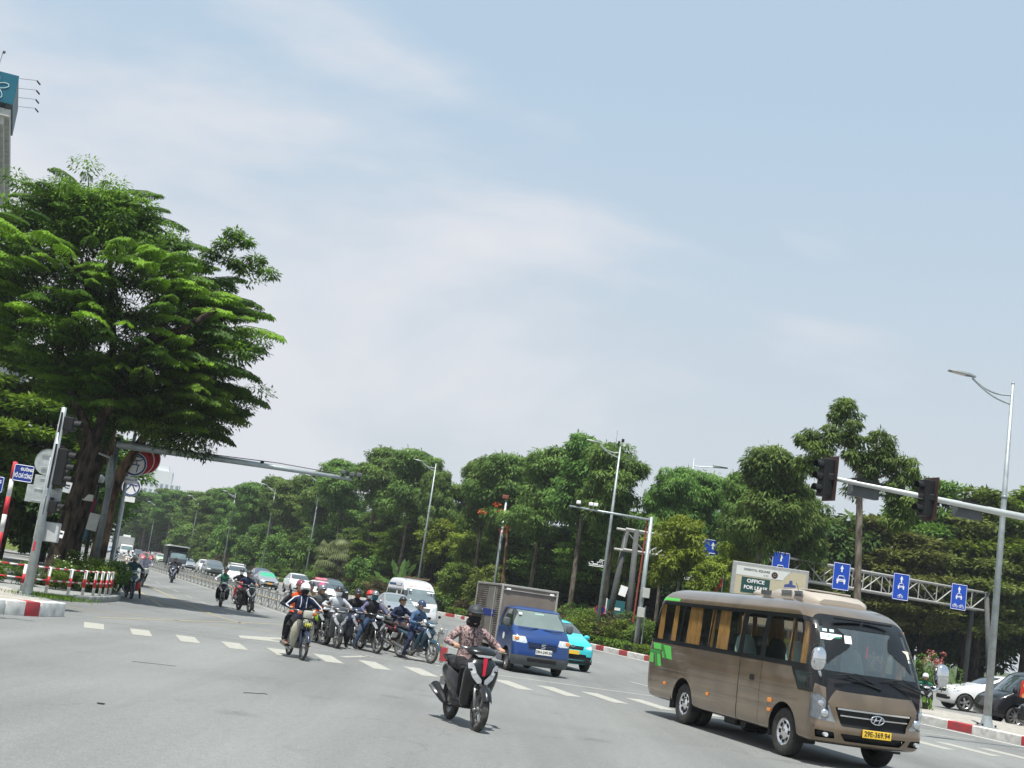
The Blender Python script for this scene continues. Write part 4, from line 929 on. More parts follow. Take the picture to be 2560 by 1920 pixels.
# ------------------------------------------------------------------ ambulance
def make_ambulance():
    t = thing('ambulance', 'white high roof ambulance van with brown roof rack waiting at the lights', 'ambulance', (-3.55, 67.6, 0), HD - .02)
    WP = P_('ambulance', (.60, .61, .63))
    tab = [(.28, 2.25, -2.3, .80), (.34, 2.36, -2.4, .86), (.55, 2.38, -2.42, .88), (.85, 2.32, -2.42, .885), (1.05, 2.22, -2.42, .88), (1.20, 2.08, -2.42, .87), (1.5, 1.80, -2.40, .845), (1.82, 1.50, -2.36, .80), (2.0, 1.22, -2.30, .77), (2.15, .85, -2.22, .72), (2.24, .4, -2.1, .62), (2.29, -.3, -1.8, .42)]
    bm = bm_from(boxy(tab, 44, rf=.22, rr=.15, bulge=.10, ns=40)); 
    for x in (1.35, -1.25): arch(t, bm, x, .33, .40, .88, .1)
    for s in (-1, 1):
        cut(bm, rpoly([(.98, 1.18), (1.92, 1.18), (1.58, 1.68), (1.05, 1.74)], .04), 'y', s, .01, .15).build('side_window', M_GLASSD, t, smooth=True)
        cut(bm, rpoly([(-2.2, 1.16), (.85, 1.16), (.85, 1.74), (-2.1, 1.74)], .06), 'y', s, .01, .15).build('side_window', M_GLASSD, t, smooth=True)
        q = MB().box((-.7, s * .785, 1.93), (2.6, .03, .12)); q.build('blue_band', mat('ambulance_blue', (.02, .07, .22), .5), t, rot=None)
        MB().box((.0, s * .80, 1.935), (1.0, .02, .085)).build('white_band', M_WHITEV, t)
        MB().lathe([(.17, 0), (.001, 0)], (.1, s * .862, 1.45), axis='y', n=20).build('round_emblem', M_WHITEV, t)
        MB().ell((1.85, s * 1.02, 1.30), (.07, .09, .14), 10, 8, e=.7).build('mirror', M_BLACK, t, smooth=True)
        cut(bm, rpoly([(s * .87, .80), (s * .87, 1.03), (s * .60, .96), (s * .52, .78)], .02), 'x', 1, .006, .05).build('headlight', M_LAMP, t, smooth=True)
    cut(bm, rpoly([(-.80, 1.17), (.80, 1.17), (.72, 1.80), (-.72, 1.80)], .07), 'x', 1, .008, .1).build('windscreen', glass('ambulance_glass', (.13, .165, .17), .97), t, smooth=True)
    cut(bm, rpoly([(-.45, .92), (.45, .92), (.40, .72), (-.40, .72)], .02), 'x', 1, .02, .1).build('grille', M_GREYP, t)
    cut(bm, rpoly([(-.55, .52), (.55, .52), (.50, .38), (-.50, .38)], .02), 'x', 1, .02, .1).build('lower_grille', M_BLACK, t)
    bm_build(bm, 'body', WP, t, smooth=38)
    n = Vector((.62, 0, .62)).normalized()
    ctext('AMBULANCE', .19, mat('ambulance_letter', (.55, .18, .17), .6, 0, .05), t, (1.335, 0, 1.93), face_rot((.80, 0, 1)), 'front_lettering', .004)
    plate(t, (2.40, 0, .60), (1, 0, 0), .47, .11, '')
    BR_ = mat('rack_brown', (.13, .075, .05), .7); q = MB()
    q.bbox((.62, 0, 2.33), (.07, 1.25, .05), .01).bbox((.1, 0, 2.35), (.07, 1.25, .05), .01).bbox((.35, .6, 2.36), (.7, .05, .05), .01).bbox((.35, -.6, 2.36), (.7, .05, .05), .01); q.each('roof_rack', BR_, t)
    MB().tube([(2.12, -.5, 1.20), (2.16, 0, 1.16), (2.1, .4, 1.22)], .012, 5).build('wiper', M_BLACK, t)
    MB().bbox((1.73, -.55, 1.72), (.01, .10, .08), .003, rot=(0, -.8, 0)).bbox((1.72, .48, 1.70), (.01, .36, .05), .003, rot=(0, -.8, 0)).bbox((2.03, -.62, 1.26), (.01, .12, .06), .003, rot=(0, -.8, 0)).each('sticker', M_WHITEV, t)
    for x in (1.35, -1.25):
        for s in (1, -1): wheel(t, (x, s * .76, .33), .33, .2, 'steel', s, rr=.6)
make_ambulance()

def lorry2(name, label, loc, rz, cabm, boxm, H_=3.0, w=1.0, canvas=False):
    t = thing(name, label, 'lorry', loc, rz, G_Q)
    tab = [(.35, 1.0, -.8, w * .86), (.45, 1.08, -.85, w * .9), (1.0, 1.05, -.85, w * .92), (1.35, .98, -.85, w * .9), (1.9, .75, -.85, w * .85), (2.08, .6, -.8, w * .78), (2.12, .3, -.6, w * .6)]
    bm = bm_from(boxy(tab, 24, rf=.15, rr=.1, bulge=.05, ns=16))
    cut(bm, rpoly([(-w * .82, 1.35), (w * .82, 1.35), (w * .78, 1.93), (-w * .78, 1.93)], .05), 'x', 1, .01, .1).build('windscreen', glass('truck_glass', (.13, .19, .19), .97), t, smooth=True)
    for s in (-1, 1):
        cut(bm, rpoly([(-.5, 1.35), (.75, 1.35), (.5, 1.9), (-.5, 1.9)], .05), 'y', s, .01, .15).build('side_window', M_GLASSD, t, smooth=True)
        cut(bm, rpoly([(s * w * .85, .62), (s * w * .85, .85), (s * w * .5, .85), (s * w * .5, .65)], .02), 'x', 1, .006, .05).build('headlight', M_LAMP, t)
        MB().bbox((.85, s * w * 1.12, 1.5), (.08, .16, .34), .03).build('mirror', M_BLACK, t)
    cut(bm, [(-w * .45, .95), (w * .45, .95), (w * .45, .7), (-w * .45, .7)], 'x', 1, .01, .05).build('grille', M_BLACK, t)
    bm_build(bm, 'cab', cabm, t, smooth=38)
    b = MB().bbox((-3.1, 0, (H_ + .75) / 2), (4.2, 2 * w + .1, H_ - .75), .04).build('box_body', boxm, t)
    if canvas: MB().prism([(-w - .15, H_ - .02), (w + .15, H_ - .02), (w * .8, H_ + .12), (-w * .8, H_ + .12)], -5.2, .95, 'x').build('canopy_roof', mat('canvas_pale', (.35, .38, .36), .8), t)
    else: MB().bbox((-2.3, -.1, H_ + .14), (1.5, 1.0, .28), .03).build('roof_load', M_WHITEV, t)
    plate(t, (1.09, 0, .55), (1, 0, 0)); MB().box((-2.5, 0, .6), (5, .8, .2)).build('chassis', M_BLACK, t)
    for x in (.1, -3.9):
        for s in (1, -1): wheel(t, (x, s * w * .82, .4), .4, .24, 'steel', s, rr=.55)
lorry2('white_lorry', 'white cab box lorry far away on the left carriageway side', (-52.9, 193, 0), HD, WHT, mat('lorry_box_grey', (.30, .31, .31), .6), 3.25, .98)
lorry2('canvas_lorry', 'dark military style lorry with pale canopy roof behind the fence', (-33.5, 143, 0), HD, mat('lorry_dark', (.045, .05, .065), .5, 0, .1, 3, coat=.4), mat('canvas_dark', (.03, .035, .035), .85), 2.62, 1.0, True)
# ------------------------------------------------------------------ median fence
M_FEN = mat('fence_steel', (.33, .335, .32), .55, .4, .2, 9, dirt=(.24, .235, .21)); M_YB = mat('yellow_band', (.55, .40, .10), .6)
fe = thing('median_fence', 'long low grey steel median fence of posts and looped panels dividing the road', 'fence')
q = MB(); 
q.rings([[(s_x * w_, s_y * d_, z) for s_x, s_y in ((-1, -1), (1, -1), (1, 1), (-1, 1))] for z, w_, d_ in ((0, .16, .11), (.05, .15, .10), (.22, .085, .07), (.40, .065, .06), (.74, .062, .058), (.80, .075, .065))])
q.ell((0, 0, .85), (.055, .055, .065), 8, 6)
mp_ = q.mesh('fence_post'); mp_.materials.append(M_FEN)
q = MB(); SP = 2.2; g = SP / 2 - .08
for z0, z1 in ((.10, .38), (.42, .70)):
    for c in (-.52, .52):
        R = rpoly([(c - .44, z0), (c + .44, z0), (c + .44, z1), (c - .44, z1)], .09, 3); R.append(R[0]); q.tube([(x, 0, z) for x, z in R], .016, 5)
for z in (.40, .72): q.tube([(-g - .05, 0, z), (g + .05, 0, z)], .018, 5)
mpan = q.mesh('fence_panel'); mpan.materials.append(M_FEN)
q = MB().bbox((0, 0, .45), (.14, .13, .06), .008); mband = q.mesh('post_band'); mband.materials.append(M_YB)
y = 35.2; n_ = 0
while y < 190 and n_ < 76:
    dv = Vector((fx(y + .5) - fx(y - .5), 1)).normalized(); rz = atan2(dv.y, dv.x)
    o = ob('fence_post', mp_, parent=fe, loc=(fx(y), y, 0), rot=(0, 0, rz))
    if n_ < 30: ob('post_band', mband, parent=o)
    y2 = y + SP * dv.y; ob('fence_panel', mpan, parent=fe, loc=((fx(y) + fx(y2)) / 2, (y + y2) / 2, 0), rot=(0, 0, rz)); y = y2; n_ += 1
q = MB()
for k in range(9): q.tube([(-.66 + k * .1, 0, .80), (-.61 + k * .1, 0, .62), (-.70 + k * .1, 0, .55)], .012, 4)
# reflector board standing at the fence end
t = thing('reflector_post', 'red reflector board on a steel post at the near end of the median fence', 'post', (-.80, 34.7, 0), .1)
MB().bbox((0, 0, .45), (.09, .07, .92), .01).bbox((0, 0, .015), (.34, .22, .03), .005).build('post', M_STEEL, t)
MB().bbox((.02, -.06, .26), (.20, .02, .36), .005).build('reflector', M_KRED, t); MB().bbox((.10, -.02, .58), (.02, .16, .75), .004).build('clear_panel', glass('acrylic', (.5, .55, .55), .35), t)

# ------------------------------------------------------------------ striped guard rail round the tree island
gr = thing('guard_rail', 'low red and white striped guard rail curving round the tree island', 'guard rail')
M_RR = mat('rail_red', (.45, .03, .04), .6, 0, .12, 8); M_RW = mat('rail_white', (.68, .68, .66), .65, 0, .1, 8, dirt=(.48, .47, .44))
cps = [(-17.2, 36.9), (-15.6, 36.85), (-14.2, 37.15), (-13.05, 37.7), (-12.75, 38.6), (-12.45, 39.6), (-12.25, 40.7), (-12.2, 41.8), (-12.28, 43.0), (-12.42, 44.2), (-12.6, 45.2), (-12.85, 46.2)]
cps = [(-19.5, 36.6), (-17.9, 36.5), (-16.3, 36.55), (-14.65, 36.8), (-13.02, 37.55), (-12.63, 38.5), (-12.33, 39.6), (-12.2, 40.6), (-12.17, 41.6), (-12.2, 42.4), (-12.25, 43.2), (-12.4, 44.2), (-12.65, 45.2)]
for i, p in enumerate(cps):
    o = MB().cyl((0, 0, .0), (0, 0, .80), .045, n=10).build('rail_post', M_RW, gr, True, loc=(p[0], p[1], .17))
    MB().cyl((0, 0, .26), (0, 0, .52), .048, n=10).build('red_band', M_RR, o, True)
    if i < len(cps) - 1:
        a = Vector((*p, .17)); b = Vector((*cps[i + 1], .17)); nseg = max(3, int((b - a).length / .22))
        for z in (.40, .76):
            q0, q1 = MB(), MB()
            for k in range(nseg): (q0 if k % 2 else q1).cyl(a.lerp(b, k / nseg) + Vector((0, 0, z)), a.lerp(b, (k + 1) / nseg) + Vector((0, 0, z)), .024, n=7)
            m = MB(); m.v = q0.v + q1.v; m.f = q0.f + [tuple(i_ + len(q0.v) for i_ in f) for f in q1.f]; m.m = [0] * len(q0.f) + [1] * len(q1.f)
            m.build('rail', [M_RR, M_RW], gr, True)

# ------------------------------------------------------------------ street lamps
M_POLE = mat('pole_galvanised', (.36, .40, .41), .5, .5, .08, 5, dirt=(.28, .32, .33)); M_LED = mat('lamp_lens', (.55, .50, .46), .3)
GL = 'street lamps behind the right kerb'
def lamp(label, loc, h, rz=0, first=None):
    t = thing('street_lamp', label, 'street lamp', loc, rz, GL)
    MB().tube([(0, 0, .28), (0, 0, h * .6), (0, 0, h)], [.115, .085, .048], 14).build('pole', M_POLE, t, smooth=True)
    MB().bbox((0, 0, .015), (.5, .5, .03), .005).tube([(0, 0, .03), (0, 0, .32)], [.19, .125], 14).build('base_plate', M_POLE, t, smooth=30)
    for x, y_ in ((.19, .19), (-.19, .19), (.19, -.19), (-.19, -.19)): MB().cyl((x, y_, .03), (x, y_, .09), .03, n=8).build('bolt', M_BLACK, t)
    MB().ell((0, 0, h + .03), (.055, .055, .05), 10, 6).cyl((0, 0, h * .66), (0, 0, h * .66 + .05), .10, n=14).each('cap', M_POLE, t, True)
    for z0, bow in ((h - .33, .16), (h - .62, .12)):
        pts = []
        for i in range(13):
            u = i / 12; x = -u * 1.25; z = z0 + (h + .02 - z0) * u ** 1.0 - sin(pi * u) * bow; pts.append((x, 0, z))
        MB().tube(pts, .028, 8).build('arm', M_POLE, t, smooth=True)
    s = MB(); R = []
    for x, w_, hh in ((-1.15, .05, .05), (-1.3, .10, .07), (-1.38, .15, .075), (-1.8, .155, .06), (-1.98, .12, .03)):
        zc = h + .05 + (-1.15 - x) * .12; R.append([(x, w_, zc), (x, w_ * .7, zc + hh), (x, -w_ * .7, zc + hh), (x, -w_, zc)])
    s.rings(R); o = s.build('lamp_head', M_GREYP if False else mat('lamp_head_grey', (.20, .23, .235), .5, .3), t, smooth=30)
    MB().box((-1.68, 0, h + .105), (.42, .22, .012), rot=(0, .12, 0)).build('lens', M_LED, o)
    return t
lamp('tall grey street lamp standing right behind the kerb at the right edge', (15.07, 38.3, .23), 10.2)
tC = lamp('grey street lamp with white fretwork bracket and camera on its top, centre right', (6.65, 73.2, .2), 11.15)
lamp('street lamp rising behind the ambulance', (-5.75, 116, .2), 12.8)
lamp('street lamp with pole foot behind the fan palm, fourth from the right', (-20.2, 149, .2), 12.5)
lamp('street lamp left of the fan palm, fifth from the right', (-28.6, 169, .2), 12.0)
lamp('street lamp above the dark grey pickup, sixth from the right', (-38.2, 192, .2), 11.6)
lamp('street lamp above the small silver car and canvas lorry, seventh from the right', (-49.5, 219, .2), 11.4)
lamp('farthest street lamp, beyond the red saloon', (-67.4, 262, .2), 11.0)
# extras on the second lamp
MB().bbox((.10, 0, 11.55), (.16, .12, .2), .03).bbox((-.12, 0, 11.35), (.1, .12, .3), .03).each('camera', M_BLACK, tC); MB().cyl((-.28, 0, 11.1), (-.28, 0, 12.1), .015, n=6).build('aerial', M_POLE, tC)
M_FRET = mat('fret_white', (.7, .72, .72), .5, 0, .05)
def fret(par, z, s):
    q = MB(); T_ = .035
    for a, b in (((.1, .0), (.92, .0)), ((.1, -.08), (.92, -.08)), ((.10, .30), (.34, .30)), ((.34, .30), (.34, .16)), ((.34, .16), (.46, .16)), ((.46, .16), (.46, .04)), ((.46, .04), (.70, .04)), ((.70, .04), (.70, .14)), ((.70, .14), (.82, .14)), ((.92, .0), (.92, .12)), ((.18, .06), (.18, .22)), ((.18, .22), (.27, .22)), ((.27, .22), (.27, .12))):
        q.tube([(s * a[0], 0, z + a[1]), (s * b[0], 0, z + b[1])], .018, 4)
    q.build('fret_bracket', M_FRET, par)
fret(tC, 4.35, -1)
t = thing('bracket_post', 'short grey post with white fretwork bracket left of the billboard', 'post', (11.1, 75, .1)); MB().cyl((0, 0, 0), (0, 0, 4.9), .09, n=12).build('post', M_POLE, t, True); fret(t, 4.5, 1)
t = thing('sports_lamp', 'tall slim lamp mast with flat cross arm behind the tree crowns', 'lamp mast', (14.17, 95, 0)); MB().cyl((0, 0, 0), (0, 0, 14.1), .11, .07, 10).build('mast', M_POLE, t, True); MB().tube([(0, 0, 13.55), (2.6, 0, 13.75)], .04, 6).bbox((2.0, 0, 13.80), (1.1, .3, .07), .02).build('lamp_head', M_POLE, t)

# ------------------------------------------------------------------ camera mast in the middle
t = thing('camera_mast', 'grey mast with long left arm carrying two cameras, beside the clipped hedge', 'camera mast', (8.13, 66.8, .2))
MB().tube([(0, 0, 0), (0, 0, 6.95)], [.135, .10], 14).build('mast', M_POLE, t, smooth=True)
MB().tube([(0, 0, 6.78), (-4.3, 0, 6.92)], [.075, .045], 10).build('arm', M_POLE, t, smooth=True)
for x in (-3.85, -3.2, -2.95): 
    o = MB().bbox((x, -.05, 7.16), (.22, .34, .17), .03).build('camera', M_WHITEV, t); MB().cyl((x, 0, 6.95), (x, 0, 7.1), .03, n=8).build('bracket', M_BLACK, o)
for z, x in ((3.05, .16), (2.05, .02)): MB().bbox((x, -.22, z), (.36, .24, .5), .015).build('junction_box', mat('box_beige', (.40, .41, .38), .6), t)
MB().cyl((.26, 0, .0), (.26, 0, 2.4), .03, n=6).build('cable_pipe', M_POLE, t); MB().cyl((-.28, .1, 1.5), (-.18, .1, 6.9), .045, n=6).build('red_pipe', mat('dull_red', (.25, .05, .04), .7), t)

# ------------------------------------------------------------------ signal arms
def signal(par, loc, rz=0, n=3, name='traffic_light', s=1.):
    o = MB().bbox((0, 0, 0), (.30, .36, .33 * n + .06), .03).build(name, M_BLACK, par, loc=loc, rot=(0, 0, rz)); o.scale = (s, s, s)
    MB().box((.17, 0, 0), (.02, .62, .33 * n + .26)).build('backplate', mat('signal_back', (.05, .03, .028), .6), o)
    for k in range(n):
        z = .33 * (k - (n - 1) / 2)
        MB().lathe([(.13, -.15), (.13, -.36)], (0, 0, z), axis='x', n=14, a0=-.3, a1=pi + .3).build('visor', M_BLACK, o)
        MB().lathe([(.12, -.155), (.001, -.155)], (0, 0, z), axis='x', n=14).build('lens', M_GLASSD, o)
    return o
t = thing('overhead_traffic_light', 'pale grey signal arm reaching in from the right edge with two traffic lights', 'traffic light', (0, 0, 0))
a = Vector((7.47, 30, 5.757)); b = Vector((16.2, 33.2, 5.70)); dn = (b - a).normalized(); arz = atan2(dn.y, dn.x)
MB().tube([a, a.lerp(b, .5), b], [.050, .078, .11], 14).build('arm', mat('arm_pale', (.50, .53, .52), .45, .35, .08, 5), t, smooth=True)
MB().tube([(16.2, 33.2, .2), (16.2, 33.2, 6.3)], [.2, .14], 16).build('pole', M_POLE, t, smooth=True)
for d in (.25, 3.15):
    p = a + dn * d; signal(t, (p.x - .1, p.y, p.z - .02), arz, s=.84); MB().bbox(tuple(p), (.16, .3, .18), .03).build('clamp', M_BLACK, t)
for d in (1.3, 4.4):
    p = a + dn * d; o = MB().bbox((0, 0, 0), (.80, .18, .30), .02).build('countdown_display', M_GREYP, t, loc=(p.x, p.y + .22, p.z - .14), rot=(0, 0, arz)); MB().prism([(-.4, .155), (.4, .155), (.4, .24), (-.36, .28)], -.25, .0, 'y').build('hood', M_BLACK, o)

t = thing('overhead_camera_gantry', 'long grey overhead arm with two cameras at its tip reaching right from the tree cluster', 'camera arm')
MB().tube([(-13.9, 47, 5.45), (-9.5, 47, 5.44), (-5.28, 47, 5.40)], [.15, .105, .065], 14).build('arm', M_POLE, t, smooth=True)
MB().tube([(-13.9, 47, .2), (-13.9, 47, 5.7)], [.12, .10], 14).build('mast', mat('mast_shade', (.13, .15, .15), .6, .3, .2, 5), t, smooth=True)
MB().tube([(-13.5, 47, 5.62), (-11, 47, 5.56), (-8, 47, 5.60), (-5.8, 47, 5.52)], .016, 5).build('cable', M_BLACK, t)
for x, z in ((-5.62, 5.60), (-5.28, 5.56), (-5.02, 5.58)):
    o = MB().bbox((x, 46.95, z), (.2, .3, .15), .03).build('camera', M_GREYP, t); MB().cyl((x, 47, 5.4), (x, 47, 5.55), .03, n=6).build('bracket', M_BLACK, o)
MB().bbox((-8.6, 47, 5.54), (.12, .16, .10), .02).bbox((-10.6, 47, 5.60), (.2, .1, .06), .01).each('clamp', M_BLACK, t)
W1 = mat('wrap_plastic', (.17, .20, .195), .45, 0, .3, 9, bump=.8, bscale=14)
MB().tube([(-13.96, 46.8, 5.02), (-13.95, 46.8, 4.6), (-13.92, 46.8, 4.2), (-13.9, 46.8, 3.8)], [.05, .12, .15, .07], 8).build('plastic_wrap', W1, t, smooth=True)
MB().tube([(-13.95, 46.8, 4.9), (-14.45, 46.8, 5.02)], .04, 6).build('stub_arm', M_POLE, t)

# ------------------------------------------------------------------ left signal pole seen from behind
t = thing('signal_pole', 'leaning grey signal pole on the kerbed island with backs of signs', 'traffic light', (-11.35, 33.2, .29))
MB().tube([(0, 0, 0), (0, 0, 4.85)], [.125, .065], 16).build('pole', M_POLE, t, smooth=True)
MB().bbox((0, 0, .02), (.42, .42, .03), .005).build('base_plate', M_POLE, t)
for x, y_ in ((.17, .17), (-.17, .17), (.17, -.17), (-.17, -.17)): MB().cyl((x, y_, .0), (x, y_, .10), .022, n=8).build('bolt', M_BLACK, t)
MB().tube([(-.16, .25, .1), (-.16, .25, 3.55)], .042, 10).build('second_pole', M_POLE, t, smooth=True)
MB().lathe([(.345, 0), (.345, .015), (.001, .015)], (-.25, .32, 3.42), axis='y', n=28).build('round_sign_back', M_STEEL, t)
MB().bbox((-.30, .32, 2.92), (.40, .015, .28), .02).build('sign_back', M_STEEL, t); MB().bbox((-.19, .32, 2.57), (.92, .015, .44), .02).build('sign_back', M_STEEL, t)
for x, z, w_ in ((-.25, 3.62, .35), (-.22, 3.28, .35), (-.25, 2.98, .2), (-.3, 2.70, .3), (-.35, 2.40, .25)): MB().bbox((x, .30, z), (w_, .03, .03), .004).build('sign_rail', M_STEEL, t)
signal(t, (.20, .12, 3.32), pi * .98, 3, s=.92); signal(t, (.18, .12, 4.45), pi * .98, 1, s=.9); signal(t, (.20, .12, 2.30), pi * .95, 1, s=.8)
MB().bbox((.12, .24, 1.66), (.60, .18, .50), .02).build('control_box', mat('box_white', (.42, .44, .44), .55, 0, .1, 4), t); MB().bbox((-.02, -.11, 1.25), (.05, .02, .24), .004).build('red_strip', M_RR, t)

# striped post with street names
t = thing('street_name_post', 'red and white banded post with blue street name plates at left edge', 'sign post', (-10.19, 27.5, .29))
for k in range(8):
    z0 = -.0 + .375 * k; MB().cyl((0, 0, z0), (0, 0, z0 + .375), .048, n=14).build('band', M_RR if k % 2 else M_RW, t, True)
SB = mat('sign_blue', (.012, .035, .22), .45, 0, .08, 3)
def nameplate(par, loc, rz, w_, h_, lines):
    o = MB().bbox((0, 0, 0), (w_, .02, h_), .008).build('name_plate', SB, par, loc=loc, rot=(0, 0, rz))
    R = rpoly([(-w_ / 2 + .012, -h_ / 2 + .012), (w_ / 2 - .012, -h_ / 2 + .012), (w_ / 2 - .012, h_ / 2 - .012), (-w_ / 2 + .012, h_ / 2 - .012)], .03); R.append(R[0])
    MB().tube([(x, -.012, z) for x, z in R], .006, 4).build('plate_border', M_WHITEV, o)
    for tx, sz, dx, dz in lines: ctext(tx, sz, M_WHITEV, o, (dx, -.012, dz), face_rot((0, -1, 0)), 'plate_lettering', .001, bold=.003, sx=.8 if sz < .1 else .42)
    return o
nameplate(t, (.20, .03, 2.78), .35, .40, .36, [('ĐƯỜNG', .085, .06, .08), ('VÕ CHÍ CÔNG', .125, 0, -.06)])
nameplate(t, (-.42, -.05, 2.47), -.15, .62, .34, [('ĐƯỜNG', .09, .12, .06)])
MB().lathe([(.035, 0), (.001, 0)], (.06, -.02, 2.87), axis='y', n=10).build('plate_emblem', M_WHITEV, t)

# ------------------------------------------------------------------ emblem panels on the pole behind the tree
t = thing('emblem_sign', 'round white emblem panel with red petals hung on the pole behind the tree', 'sign', (-13.97, 50, 0))
ER = mat('emblem_red', (.36, .012, .02), .5, 0, .06, 3); EB = mat('emblem_blue', (.02, .05, .19), .5); EY = mat('emblem_gold', (.62, .42, .06), .5)
def disc(name, c, r, y0, m, n=30, rx=1.): return MB().prism([(c[0] + r * rx * cos(2 * pi * k / n), c[1] + r * sin(2 * pi * k / n)) for k in range(n)], y0, y0 + .01, 'y').build(name, m, t)
def petal(cx_, cz_, r, y0, tip): 
    P = [(cx_ + r * cos(a), cz_ + r * sin(a)) for a in np.linspace(-pi * .5, pi * .42, 20)] + [tip] + [(cx_ - r * .3, cz_ + .1)]
    MB().prism([(cx_ + (x - cx_) * 1.045, cz_ + (z - cz_) * 1.045) for x, z in P], y0 + .004, y0 + .014, 'y').build('petal_edge', M_WHITEV, t); MB().prism(P, y0 - .008, y0 + .002, 'y').build('petal', ER, t)
petal(.32, 5.27, .58, .04, (.60, 5.95)); petal(.12, 5.17, .56, .01, (.35, 5.82))
disc('emblem_disc', (0, 5.0), .46, -.03, M_WHITEV); 
MB().tube([(.40 * cos(a), -.035, 5.0 + .40 * sin(a)) for a in np.linspace(0, 2 * pi, 37)], .035, 6).build('emblem_ring', EB, t)
q = MB()
for a, b in (((-.22, 4.70), (-.22, 4.98)), ((.10, 4.70), (.14, 5.0)), ((-.28, 4.99), (.2, 4.99)), ((-.12, 4.99), (-.12, 5.17)), ((.06, 4.99), (.06, 5.17)), ((-.34, 5.19), (-.2, 5.12)), ((-.2, 5.12), (.18, 5.17)), ((.18, 5.17), (.30, 5.26)), ((-.24, 5.26), (.0, 5.33)), ((.0, 5.33), (.22, 5.29))):
    q.tube([(a[0], -.035, a[1]), (b[0], -.035, b[1])], .020, 5)
q.build('gate_drawing', EB, t)
q = MB(); q.tube([(.50 + .09 * cos(a), -.0, 5.62 + .09 * sin(a)) for a in np.linspace(-2.6, 1.2, 10)], .016, 4).tube([(.40, 0, 5.56), (.56, 0, 5.70)], .016, 4).tube([(.52, 0, 5.73), (.60, 0, 5.66)], .02, 4).build('gold_mark', EY, t)
q = MB().prism([(.80 + (.05 if k % 2 == 0 else .02) * cos(pi * k / 5 + pi / 2), 5.64 + (.05 if k % 2 == 0 else .02) * sin(pi * k / 5 + pi / 2)) for k in range(10)], .02, .03, 'y').build('gold_star', EY, t)
o = MB().bbox((-.10, 0, 4.38), (.62, .02, .24), .008).build('sponsor_plate', M_WHITEV, t); ctext('VietinBank', .10, mat('bank_blue', (.03, .14, .25), .5), o, (-.16, -.012, 4.39), face_rot((0, -1, 0)), 'sponsor_lettering', .001, bold=.002)
MB().lathe([(.045, 0), (.022, 0)], (.14, -.012, 4.42), axis='y', n=14).build('sponsor_mark', MATS['bank_blue'], o)
MB().cyl((-.25, .1, .2), (-.25, .1, 6.2), .07, n=10).build('pole', M_POLE, t, True)
t = thing('emblem_sign', 'smaller white emblem panel between the dark trunk and the patchy trunk', 'sign', (-15.35, 55, 0)); disc('emblem_disc', (0, 4.35), .40, 0, M_WHITEV)
MB().tube([(.34 * cos(a), -.01, 4.35 + .34 * sin(a)) for a in np.linspace(0, 2 * pi, 25)], .03, 5).build('emblem_ring', EB, t); MB().tube([(-.2, -.01, 4.2), (0, -.01, 4.5), (.2, -.01, 4.2)], .02, 4).tube([(-.25, -.01, 4.5), (.25, -.01, 4.45)], .02, 4).build('gate_drawing', EB, t); MB().bbox((0, 0, 3.82), (.5, .02, .22), .005).build('sponsor_plate', M_WHITEV, t); MB().cyl((-.2, .08, 0), (-.2, .08, 5.0), .05, n=8).build('pole', M_POLE, t)

# park lamps with globes
def globe(label, loc, h, r=.18):
    t = thing('globe_lamp', label, 'park lamp', loc, 0, 'globe park lamps among the trunks'); MB().tube([(0, 0, 0), (0, 0, h - r)], [.09, .05], 10).lathe([(.05, h - r - .06), (.13, h - r - .02), (.10, h - r * .8)], n=12).build('post', M_BLACK, t, smooth=True)
    MB().ell((0, 0, h), (r, r, r), 16, 12).build('globe', mat('globe_milk', (.36, .40, .37), .25, 0, .15, 3, coat=.6), t, smooth=True)
globe('grey milk glass globe lamp left of the patchy trunk', (-15.8, 52, .15), 4.2); globe('smaller globe lamp deeper between the dark trunks', (-18.97, 60, .1), 3.85)
def board(name, label, cat, loc, size, m, rot=(0, 0, 0)): 
    return MB().bbox((0, 0, 0), size, .012).build(name, m, label=label, cat=cat, loc=loc, rot=rot)
board('junction_box', 'beige junction box on the dark trunk beside the patchy trunk', 'box', (-14.42, 47.6, 2.56), (.34, .2, .62), MATS['box_beige'], (0, .1, 0))
board('junction_box', 'small pale box fixed high on the dark trunk under the globe lamp', 'box', (-14.81, 47.6, 3.41), (.42, .2, .24), MATS['box_beige'])
t = board('banner', 'narrow dark red banner hanging between the dark trunks', 'banner', (-15.05, 49.0, 2.85), (.24, .04, 1.2), mat('banner_red', (.14, .015, .03), .8), (0, .08, 0)); MB().bbox((0, 0, -.75), (.22, .04, .42), .01).build('banner_foot', mat('banner_blue', (.06, .15, .22), .8), t)

# ------------------------------------------------------------------ sign gantry on the right
t = thing('sign_gantry', 'grey lattice gantry spanning the side road, carrying blue lane signs', 'gantry', (8.0, 75.0, 0), atan2(12, 25))
M_TR = mat('truss_grey', (.42, .42, .40), .6, .25, .12, 6); L_ = 28.2
for y_ in (-.5, .5):
    for z in (5.68, 6.86): MB().cyl((-.6, y_, z), (L_, y_, z), .075, n=8).build('chord', M_TR, t, True)
nb = 18
for k in range(nb):
    x0 = L_ * k / nb; x1 = L_ * (k + 1) / nb
    for y_ in (-.5, .5):
        MB().cyl((x0, y_, 5.68), (x0, y_, 6.86), .035, n=6).build('upright', M_TR, t)
        MB().cyl((x0, y_, 5.68 if k % 2 else 6.86), (x1, y_, 6.86 if k % 2 else 5.68), .038, n=6).build('diagonal', M_TR, t)
    MB().cyl((x0, -.5, 6.86), (x1, .5, 6.86), .03, n=5).build('top_brace', M_TR, t)
